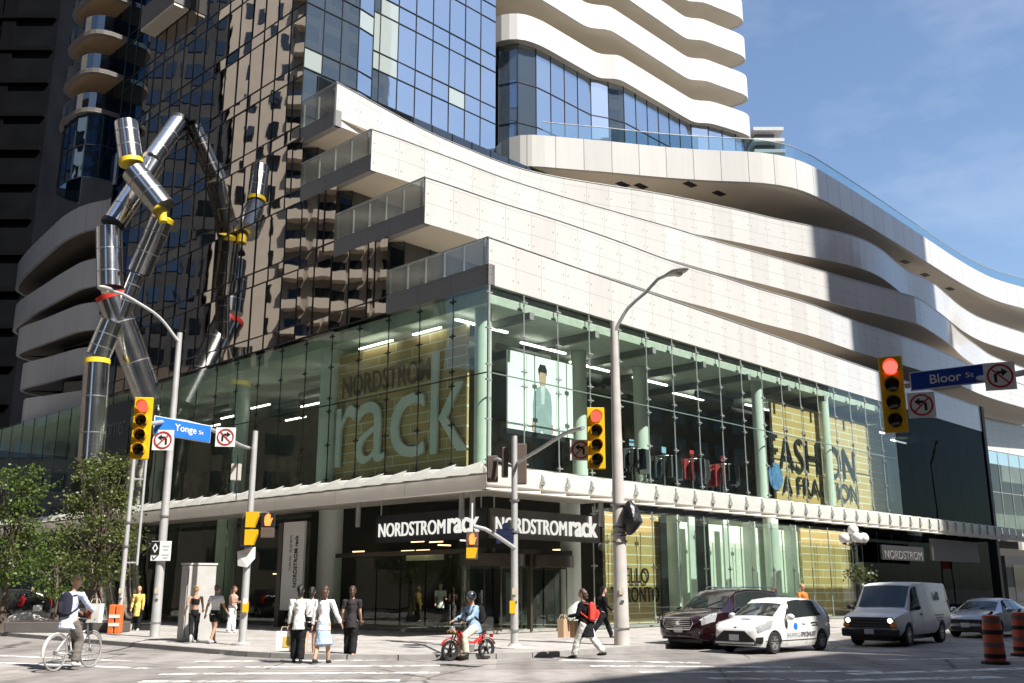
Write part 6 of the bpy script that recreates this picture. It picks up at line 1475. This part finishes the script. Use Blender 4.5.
        kx = (J[0][1]+J[1][1])/2; e = Vector((0, kx.y*.6, 0))
        q.tube([tl(.10), tl(.0), tl(-.16)+e*.3, Vector((0, 0, hz-.36*s))+e*.8, Vector((.02*s, -.02, hz-.50*s))+e], [(.15*w+.014*s, .105*s+.014*s), (.175*w*sexw+.02*s, .13*s+.02*s), (.20*w, .15*s), (.225*w, .19*s), (.24*w, .21*s)], 20)
        link('skirt', remesh(q, 'skirt', .016, bm_), t)
    for i in J:
        a, tipd = J[i][2], J[i][4]; f0 = a-ZU*.032*s; f = MB(); f.tube([f0-tipd*.075*s+ZU*.01, f0-tipd*.045*s, f0+tipd*.03*s, f0+tipd*.12*s-ZU*.008*s, f0+tipd*.185*s-ZU*.014*s], [.022*s, (.044*s, .046*s), (.046*s, .048*s), (.044*s, .034*s), (.02*s, .016*s)], 12); link('shoe', f.mesh('shoe'), t, smooth='all', fix=True).data.materials.append(shoes)
    hk, hm = hair; hb = MB(); hv = lambda x, y, z: hd+HM@Vector((x*s, y*s, z*s))
    if hk != 'none':
        hb.ball(hv(0, -.018, .026), (.086*s, .098*s, .106*s), 16, 10, HM)
        if hk in ('long', 'pony'): hb.tube([hv(0, -.06, .06), hv(0, -.10, -.03), hv(0, -.115, -.14), hv(0.01, -.12, -.27 if hk == 'long' else -.24)], [(.05*s, .04*s), (.085*s, .05*s) if hk == 'long' else (.05*s, .045*s), (.085*s, .045*s) if hk == 'long' else (.045*s, .04*s), (.05*s, .02*s) if hk == 'long' else (.02*s, .02*s)], 12)
        if hk == 'bob': hb.tube([hv(0, -.05, .05), hv(0, -.07, -.05), hv(0, -.08, -.15)], [(.08*s, .05*s), (.095*s, .06*s), (.085*s, .05*s)], 14)
        if hk == 'bun': hb.ball(hv(0, -.10, .09), .048*s, 12, 8)
        hm_ = remesh(hb, 'hair', .013, hm)
        # open the hair in front of the face
        bm = bmesh.new(); bm.from_mesh(hm_); inv = HM.inverted()
        dl_ = [v for v in bm.verts if (lambda p: p.y > .035*s and p.z < .060*s)(inv@(v.co-hd))]
        bmesh.ops.delete(bm, geom=dl_, context='VERTS'); bm.to_mesh(hm_); bm.free(); link('hair', hm_, t)
    if face:
        for sd in (-1, 1): link('eye', MB().ball(hv(sd*.031, .083, .014), (.013*s, .008*s, .008*s), 8, 6).mesh('eye'), t).data.materials.append(SHOE_K)
        link('mouth', MB().ball(hv(0, .090, -.060), (.024*s, .008*s, .007*s), 8, 6).mesh('mouth'), t).data.materials.append(mat('lips', (.30, .10, .08), .5))
    t['hz'] = hz
    return t, dict(O=O, tl=tl, A=A, J=J, hd=hd, HM=HM, s=s, fw=fw, rz=heading-math.pi/2, loc=Vector(loc))
def W(P, v): return P['loc']+Matrix.Rotation(P['rz'], 3, 'Z')@Vector(v)
def held(name, label, cat, P, c, rz=None):
    p = W(P, c); return thing(name, label, cat, p, P['rz'] if rz is None else rz)
def bag(t, w, d, h, m, strap=True, taper=.9):
    b = MB(); i = len(b.v)
    for z, k in ((-h, taper), (0, 1)):
        for x, y in ((-w/2, -d/2), (w/2, -d/2), (w/2, d/2), (-w/2, d/2)): b.v.append(Vector((x*k, y*k, z)))
    for f in ((0, 3, 2, 1), (0, 1, 5, 4), (1, 2, 6, 5), (2, 3, 7, 6), (3, 0, 4, 7)): b.face(f)
    b.build('body', m, t, world=False, fix=False)
    for y in (-d/2, d/2): MB().tube([(-w*.22, y, 0), (-w*.16, y*.5, .10), (w*.16, y*.5, .10), (w*.22, y, 0)], .008, 6).build('handle', m if not strap else K_CREAM, t, world=False)
def backpack(t, m, s=1.0):
    MB().tube([(0, 0, -.24*s), (0, -.02, -.2*s), (0, -.03, .02), (0, -.02, .16*s), (0, .01, .22*s)], [(.10*s, .06*s), (.16*s, .09*s), (.155*s, .10*s), (.13*s, .08*s), (.05*s, .03*s)], 14).build('body', m, t, world=False, smooth=True)
    MB().tube([(0, -.10, -.18*s), (0, -.115, -.05*s), (0, -.10, .02)], [(.08*s, .03), (.12*s, .04*s), (.09*s, .02)], 12).build('pocket', m, t, world=False, smooth=True)
    for sd in (-1, 1): MB().tube([(sd*.10*s, .05, .17*s), (sd*.13*s, .16, .20*s), (sd*.14*s, .26, .10*s), (sd*.13*s, .24, -.05*s), (sd*.12*s, .05, -.18*s)], (.018), 6).build('strap', m, t, world=False, smooth=True)
AWAY = R(90); Lf = R(180); Rt = 0.0
ZR_ = -.128
# women walking away over the crossing
pp, P1 = person('woman in a white shirt and black trousers carrying a white and yellow shopping bag', gnd(297, 663, ZR_), AWAY+R(8), 1.77, ((.12, .05), (-.10, .12)), ((.05, .25, .10), (.25, 1.5, .05)), top=(K_WHITE, 'long', 'hip'), bottom=('trousers', K_BLACK), hair=('bob', HAIR_K))
t = held('shopping_bag', 'white shopping bag with a yellow print held by the woman in the white shirt', 'bag', P1, P1['A'][0][2]+Vector((-.10, .02, -.17)))
bag(t, .40, .14, .46, mat('white paper bag', (.70, .68, .62), .7)); MB().box((.06, -.074, -.25), (.17, .006, .24)).build('print', mat('yellow print', (.55, .38, .08), .6), t, world=False)
person('woman mostly hidden behind the white shirted women, in a black top and shorts', gnd(309, 658, ZR_), AWAY, 1.74, ((-.15, .2), (.2, .08)), top=(K_WHITE, 'short', 'waist'), bottom=('shorts', K_BLACK), shoes=SHOE_T, hair=('bob', HAIR_K))
person('woman in a white blouse and pale blue skirt walking away with a long brown ponytail', gnd(322, 663.5, ZR_), AWAY-R(10), 1.77, ((-.20, .25), (.22, .05)), ((-.15, .25, .15), (.1, .2, .38)), top=(K_WHITE, 'long', 'hip'), bottom=('skirt', K_BLUE), shoes=SHOE_K, hair=('long', HAIR_B))
person('woman in a dark vest over white sleeves and black trousers walking towards the entrance', gnd(350, 659, ZR_), AWAY+R(5), 1.75, ((.10, .05), (-.18, .35)), ((.0, .9, .15), (.1, .6, .1)), top=(K_VEST, 'short', 'hip'), bottom=('trousers', K_BLACK), shoes=SHOE_T, hair=('bob', HAIR_B))
# pair striding away beside the cabinet
person('woman in a black sports top and black leggings striding past the grey cabinet', gnd(192.5, 643), AWAY+R(20), 1.66, ((-.25, .6), (.15, .02)), ((-.5, 1.0, .25), (.2, .9, .2)), top=(K_BLACK, 'none', 'crop'), bottom=('leggings', K_BLACK), shoes=SHOE_W, hair=('bun', HAIR_BL), skin=SKIN_D)
person('woman in a rust shawl over a white top and black shorts beside the sporty walker', gnd(213, 643.5), AWAY-R(15), 1.68, ((.30, .15), (-.22, .30)), ((-.2, .4, .3), (.15, .4, .3)), top=(K_WHITE, 'short', 'waist'), bottom=('shorts', K_BLACK), shoes=SHOE_W, hair=('bun', HAIR_R), skin=SKIN_D)
pp, PP = person('woman in white trousers and a dusty sleeveless top standing by the left signal pole', gnd(231, 632.5), R(-10), 1.66, ((.08, .05), (-.08, .05)), ((.3, 1.4, .05), (.3, 1.5, .05)), top=(K_PINK, 'none', 'waist'), bottom=('trousers', K_WHITE), shoes=SHOE_W, hair=('long', HAIR_B), skin=SKIN_D)
person('person in a loose yellow jacket and black trousers walking towards the crossing', gnd(136, 630.5), R(-80), 1.66, ((.12, .05), (-.12, .2)), ((.2, .5, .12), (-.1, .5, .12)), top=(K_YEL, 'long', 'long'), bottom=('trousers', K_BLACK), shoes=SHOE_W, hair=('short', HAIR_BL))
person('person in a dark outfit standing behind the cyclist under the street tree', gnd(29, 621), R(-60), 1.68, ((.05, .02), (-.05, .05)), ((.3, 1.2, .1), (.2, .6, .1)), top=(K_VEST, 'long', 'hip'), bottom=('trousers', K_BLACK), hair=('short', HAIR_K))
person('person in a pale green top and black trousers waiting under the street tree', gnd(44, 620.5), R(-100), 1.70, ((.05, .02), (-.08, .05)), ((.3, 1.3, .1), (.2, 1.0, .1)), top=(K_GREEN, 'short', 'hip'), bottom=('trousers', K_BLACK), shoes=SHOE_W, hair=('short', HAIR_B))
# right hand pair
pp, P2 = person('woman in a black coat and white trousers walking with paper bags and a red backpack', gnd(586, 658.5, ZR_), Lf-R(25), 1.74, ((.42, .12), (-.42, .30)), ((.35, 1.0, .1), (.25, .9, .1)), lean=.08, top=(K_BLACK, 'long', 'long'), bottom=('trousers', cloth('pale denim', (.60, .60, .58))), shoes=SHOE_K, hair=('bob', HAIR_B))
t = held('backpack', 'bright red backpack worn over the black coat', 'backpack', P2, P2['tl'](.30)+Vector((0, -.20, 0))); backpack(t, cloth('coral red', (.62, .06, .045)), 1.0)
M_KRAFT = mat('kraft paper', (.46, .31, .19), .8, var=.1)
t = held('shopping_bag', 'large brown paper bag held in front of the woman in the black coat', 'bag', P2, P2['A'][0][2]+Vector((-.05, .12, -.06))); bag(t, .42, .18, .46, M_KRAFT)
t = held('shopping_bag', 'second brown paper bag nearer the black coat', 'bag', P2, P2['A'][1][2]+Vector((-.06, .02, -.06))); bag(t, .34, .16, .42, M_KRAFT)
person('person all in black with a hood striding right past the entrance column', gnd(603, 638), R(10), 1.70, ((.45, .1), (-.40, .35)), ((-.3, .3, .1), (.35, .4, .1)), lean=.06, top=(K_BLACK, 'long', 'hip'), bottom=('trousers', K_BLACK), hair=('bob', K_BLACK))
person('worker in an orange vest and pale cap behind the white hatchback', gnd(809, 633)+Vector((0, .6, 0)), R(-60), 1.74, ((.05, .02), (-.05, .05)), ((.2, .6, .1), (.2, .6, .1)), top=(K_ORG, 'long', 'hip'), bottom=('trousers', K_GREY), hair=('short', HAIR_BL))
person('brown haired passer by behind the roofs of the parked cars', gnd(781, 634)+Vector((0, .6, 0)), Lf, 1.64, top=(K_VEST, 'long', 'hip'), bottom=('trousers', K_BLACK), hair=('bob', HAIR_B))
person('passer by seen just above the roof of the maroon SUV', gnd(722, 634)+Vector((0, .6, 0)), Lf, 1.64, top=(K_GREY, 'long', 'hip'), bottom=('trousers', K_BLACK), hair=('short', HAIR_B))
person('dim figure in a pale shirt standing inside the dark entrance', PL(4.3, -1.6, .12), R(-80), 1.68, ((.05, .02), (-.05, .05)), ((.3, 1.2, .1), (.2, .6, .1)), top=(K_WHITE, 'short', 'hip'), bottom=('trousers', K_BLACK), hair=('short', HAIR_K))
# ---- cyclist
HB = R(79); f0 = gnd(52, 672, ZR_); f1 = gnd(90, 667, ZR_); bc = Vector(((f0.x+f1.x)/2, (f0.y+f1.y)/2, ZR_)); HB = math.atan2(.97, .24)
M_BIKE = mat('white bike paint', (.68, .68, .66), .3, coat=.5, var=.03)
bk = thing('bicycle', 'white city bicycle with full mudguards ridden towards the trees', 'bicycle', bc, HB)   # +x forward
def bt(nm, pts, r, m, par=bk, sm=True, n=8): return MB().tube(pts, r, n).build(nm, m, par, smooth=sm, world=False)
WB, WRD = .56, .36
for x in (-WB, WB):
    c = Vector((x, 0, WRD)); ring = [c+Vector((math.cos(a), 0, math.sin(a)))*(WRD-.02) for a in [i*2*math.pi/36 for i in range(36)]]
    wl = MB().tube(ring, .021, 8, closed=True).build('wheel', mat('pale tyre', (.30, .29, .27), .7), bk, world=False, smooth=True)
    MB().tube([c+(p-c)*.95 for p in ring], .012, 6, closed=True).build('rim', M_STEEL, wl, world=False, smooth=True)
    sp_ = MB()
    for k in range(14): a = k*2*math.pi/14; sp_.bar(c+Vector((0, .02*(-1)**k, 0)), c+Vector((math.cos(a), 0, math.sin(a)))*(WRD-.04), .004)
    sp_.lathe([(.03, -.04), (.03, .04)], c, (0, 1, 0), 10); sp_.build('spokes', M_STEEL, wl, world=False)
    a0, a1 = (R(20), R(190)) if x < 0 else (R(30), R(175))
    gd = MB(); n = 20; k0 = 0
    gd.tube([c+Vector((math.cos(a0+(a1-a0)*i/n), 0, math.sin(a0+(a1-a0)*i/n)))*(WRD+.025) for i in range(n+1)], [(.035, .012)]*(n+1), 8); gd.build('mudguard', M_BIKE, bk, world=False, smooth=True)
BBk, SEAT, HT, FA, RA = (-.05, 0, .30), (-.22, 0, .86), (.38, 0, .86), (WB, 0, WRD), (-WB, 0, WRD)
fr = MB()
for a, b in ((BBk, (-.20, 0, .78)), (BBk, (.41, 0, .70)), ((-.16, 0, .62), (.40, 0, .78)), (BBk, RA), ((-.19, 0, .72), RA)): fr.tube([a, b], .017, 8)
fr.build('frame', M_BIKE, bk, world=False, smooth=True)
bt('fork', [HT, (.43, 0, .66), FA], .015, M_BIKE); bt('seat_post', [(-.20, 0, .76), SEAT], .014, M_STEEL); MB().tube([(-.36, 0, .885), (-.28, 0, .90), (-.10, 0, .89)], [(.09, .03), (.085, .035), (.02, .02)], 12).build('saddle', M_CBLK, bk, world=False, smooth=True)
bt('handlebar', [(.22, -.28, 1.0), (.34, -.2, 1.02), (.38, 0, 1.0), (.34, .2, 1.02), (.22, .28, 1.0)], .012, M_STEEL); bt('stem', [HT, (.38, 0, 1.0)], .014, M_STEEL); MB().lathe([(.09, -.01), (.09, .01)], BBk, (0, 1, 0), 18).bar((-.05, .06, .30), (.10, .06, .22), .02).bar((-.05, -.06, .30), (-.20, -.06, .38), .02).box((.10, .10, .21), (.09, .08, .02)).box((-.20, -.10, .38), (.09, .08, .02)).build('crank', M_STEEL, bk, world=False)
MB().tube([(-.05, .05, .38), (-.56, .05, .39), (-.56, .05, .33), (-.05, .05, .22)], .006, 5, closed=True).build('chain', M_CBLK, bk, world=False)
pp, P3 = person('cyclist in a light blue shirt and grey trousers with blond hair and a dark backpack', bc+Matrix.Rotation(HB, 3, 'Z')@Vector((-.26, 0, 0)), HB, 1.98, ((1.25, 1.55, .06), (.55, .75, .06)), ((.75, .35, .08, .15), (.75, .35, .08, .15)), lean=.13, head=(-.5, .05), top=(K_SHIRT, 'long', 'hip'), bottom=('trousers', K_GREY), shoes=SHOE_W, hair=('short', HAIR_BL), seat=1.06)
t = held('backpack', 'dark navy backpack on the cyclist', 'backpack', P3, P3['tl'](.29)+P3['fw']*-.20); t.rotation_euler = (-.13, 0, P3['rz']); backpack(t, cloth('navy', (.02, .022, .035)), 1.1)
t = held('shopping_bag', 'white shopping bag with a red patch hanging at the handlebar of the bicycle', 'bag', P3, (.22, .58, 1.42)); bag(t, .36, .16, .42, mat('white paper bag', (.70, .68, .62), .7)); MB().box((-.1, .0, -.22), (.15, .17, .2)).build('print', K_RUST, t, world=False)
bk.scale = (1.08, 1.08, 1.08)
# ---- moped and rider
f0, f1 = gnd(453, 661, ZR_), gnd(483, 659, ZR_); HM_ = math.atan2(-.60, -.80); mc = Vector(((f0.x+f1.x)/2, (f0.y+f1.y)/2, ZR_))
mp = thing('moped', 'red moped waiting at the crossing with spoked black wheels', 'moped', mc, HM_)
M_MR = mat('moped red', (.50, .02, .02), .25, coat=.6, var=.04); WB, WRD = .56, .25
for x in (-WB, WB):
    c = Vector((x, 0, WRD)); wl = MB().lathe([(.19, -.03), (.235, -.04), (.25, 0), (.235, .04), (.19, .03)], c, (0, 1, 0), 28, cap=False).build('wheel', M_TYRE, mp, world=False, smooth=True)
    b = MB(); b.lathe([(.20, -.025), (.17, -.02), (.17, .02), (.20, .025)], c, (0, 1, 0), 28, cap=False)
    for k in range(5): a = 2*math.pi*k/5+.4; b.bar(c, c+Vector((math.cos(a), 0, math.sin(a)))*.18, .035, .04)
    b.lathe([(.05, -.05), (.05, .05)], c, (0, 1, 0), 12); b.build('rim', mat('dark rim', (.05, .05, .05), .4, .5), wl, world=False, fix=False)
    MB().tube([c+Vector((math.cos(a), 0, math.sin(a)))*.285 for a in [R(25)+R(130)*i/12 for i in range(13)]], [(.05, .015)]*13, 8).build('mudguard', M_MR, mp, world=False, smooth=True)
for sd in (1, -1):
    bt('fork', [(.56, sd*.06, .25), (.40, sd*.06, .72)], .018, M_CHR, mp); bt('shock', [(-.56, sd*.08, .27), (-.40, sd*.08, .60)], .022, M_CHR, mp)
    MB().ball((.46, sd*.22, 1.02), (.02, .05, .035), 10, 6).bar((.36, sd*.2, .92), (.46, sd*.22, 1.0), .01).build('mirror', M_CBLK, mp, world=False, smooth=True); bt('grip', [(.24, sd*.36, .93), (.27, sd*.24, .94)], .018, M_CBLK, mp)
    MB().lathe([(.035, 0), (.03, .05)], (.50, sd*.15, .70), (1, 0, 0), 12).build('indicator', M_AMB, mp, world=False)
bt('handlebar', [(.26, -.30, .93), (.36, -.1, .90), (.36, .1, .90), (.26, .30, .93)], .012, M_CHR, mp); bt('frame', [(.40, 0, .72), (.18, 0, .46), (-.15, 0, .40), (-.50, 0, .60)], .045, M_MR, mp)
MB().tube([(.36, 0, .70), (.22, 0, .58), (.06, 0, .52)], [(.05, .06), (.09, .11), (.07, .07)], 12).build('tank', M_MR, mp, world=False, smooth=True); MB().lathe([(.075, -.02), (.08, .05), (.02, .08)], (.48, 0, .76), (1, 0, 0), 18).build('headlight', M_HEAD, mp, world=False, smooth=True)
MB().tube([(.02, 0, .66), (-.2, 0, .68), (-.48, 0, .70)], [(.06, .05), (.11, .06), (.09, .05)], 12).build('seat', M_CBLK, mp, world=False, smooth=True); MB().box((-.02, 0, .30), (.26, .18, .20), ch=.03).lathe([(.08, -.12), (.08, .12)], (.06, 0, .30), (0, 1, 0), 14).build('engine', M_STEEL, mp, world=False); bt('exhaust', [(.06, -.1, .25), (-.2, -.13, .20), (-.6, -.14, .26)], .03, M_CHR, mp); bt('rack', [(-.40, -.1, .72), (-.72, -.1, .70), (-.72, .1, .70), (-.40, .1, .72)], .012, M_CBLK, mp); MB().box((-.72, 0, .58), (.05, .12, .08), ch=.01).build('tail_light', M_TAIL, mp, world=False)
pp, P4 = person('moped rider in a denim jacket, cream trousers and dark helmet', mc+Matrix.Rotation(HM_, 3, 'Z')@Vector((-.16, 0, 0)), HM_, 1.72, ((1.05, 1.10, .20), (.72, .62, .30)), ((.62, .55, .25, .1), (.62, .55, .25, .1)), lean=.10, head=(.12, .0), top=(K_DENIM, 'long', 'hip'), bottom=('trousers', K_CREAM), shoes=SHOE_K, hair=('none', HAIR_K), seat=.80)
t = held('helmet', 'dark round helmet on the moped rider', 'helmet', P4, P4['hd']); MB().ball((0, -.01, .035), (.118, .135, .125), 18, 12).build('shell', mat('helmet grey', (.05, .06, .07), .3, coat=.5), t, world=False, smooth='all'); MB().tube([(-.09, .02, -.03), (-.06, .05, -.12), (.06, .05, -.12), (.09, .02, -.03)], .01, 6).build('strap', M_CBLK, t, world=False)
t = held('backpack', 'black backpack on the moped rider', 'backpack', P4, P4['tl'](.30)+P4['fw']*-.20); backpack(t, K_BLACK, 1.0)
b = MB(); MBt = b.tube([P4['tl'](.5)+P4['fw']*.06, P4['tl'](.3)+P4['fw']*.14, P4['tl'](.05)+P4['fw']*.13], [(.05, .02), (.09, .02), (.10, .02)], 10).build('shirt_front', K_BLACK, pp, world=False, smooth=True)
# ------------------------------------------------------------------ camera, light, sky
cam = bpy.data.cameras.new('camera'); co = bpy.data.objects.new('camera', cam); COL.objects.link(co)
cam.lens = 35; cam.sensor_width = 36; cam.sensor_fit = 'HORIZONTAL'; cam.clip_end = 3000; cam.clip_start = .1
co.location = (0, 0, CAMH); co.rotation_euler = (math.pi/2+PITCH, 0, 0); sc.camera = co
sun = bpy.data.lights.new('sun', 'SUN'); so = bpy.data.objects.new('sun', sun); COL.objects.link(so)
sun.energy = 5.0; sun.angle = R(.55); sun.color = (1, .96, .90)
sd = Vector((SD.x*math.cos(SE), SD.y*math.cos(SE), math.sin(SE)))
so.rotation_euler = sd.to_track_quat('Z', 'Y').to_euler(); so.location = (30, -20, 60)
w = bpy.data.worlds.new('World'); sc.world = w; w.use_nodes = True; nt = w.node_tree; nt.nodes.clear()
sky = nt.nodes.new('ShaderNodeTexSky'); sky.sky_type = 'NISHITA'; sky.sun_disc = False; sky.sun_elevation = SE; sky.sun_rotation = math.atan2(SD.x, SD.y)
sky.air_density = 1.0; sky.dust_density = 1.2; sky.ozone_density = 2.2; sky.altitude = 100
bg = nt.nodes.new('ShaderNodeBackground'); bg.inputs['Strength'].default_value = .105; ou = nt.nodes.new('ShaderNodeOutputWorld')
tcw = nt.nodes.new('ShaderNodeTexCoord'); mpw = nt.nodes.new('ShaderNodeMapping'); mpw.inputs['Scale'].default_value = (2.2, 2.2, 5.5); mpw.inputs['Rotation'].default_value = (.3, .2, .5)
nzw = nt.nodes.new('ShaderNodeTexNoise'); nzw.inputs['Scale'].default_value = 1.6; nzw.inputs['Detail'].default_value = 7; nzw.inputs['Roughness'].default_value = .6
rpw = nt.nodes.new('ShaderNodeValToRGB'); rpw.color_ramp.elements[0].position = .50; rpw.color_ramp.elements[1].position = .78; rpw.color_ramp.elements[1].color = (.20, .20, .20, 1)
mxw = nt.nodes.new('ShaderNodeMix'); mxw.data_type = 'RGBA'; mxw.inputs[7].default_value = (6.2, 6.6, 7.2, 1)
nt.links.new(tcw.outputs['Generated'], mpw.inputs[0]); nt.links.new(mpw.outputs[0], nzw.inputs['Vector']); nt.links.new(nzw.outputs['Fac'], rpw.inputs['Fac']); nt.links.new(rpw.outputs['Color'], mxw.inputs[0]); nt.links.new(sky.outputs[0], mxw.inputs[6])
nt.links.new(mxw.outputs[2], bg.inputs[0]); nt.links.new(bg.outputs[0], ou.inputs[0])
sc.view_settings.view_transform = 'Standard'; sc.view_settings.look = 'None'; sc.view_settings.exposure = 0.9; sc.view_settings.gamma = 1
sc.view_settings.use_curve_mapping = False
sc.render.engine = 'CYCLES'; sc.cycles.use_denoising = True
sc.cycles.max_bounces = 8; sc.cycles.transparent_max_bounces = 12; sc.cycles.glossy_bounces = 4; sc.cycles.diffuse_bounces = 3; sc.cycles.transmission_bounces = 4
sc.cycles.caustics_reflective = False; sc.cycles.caustics_refractive = False; sc.cycles.sample_clamp_indirect = 6
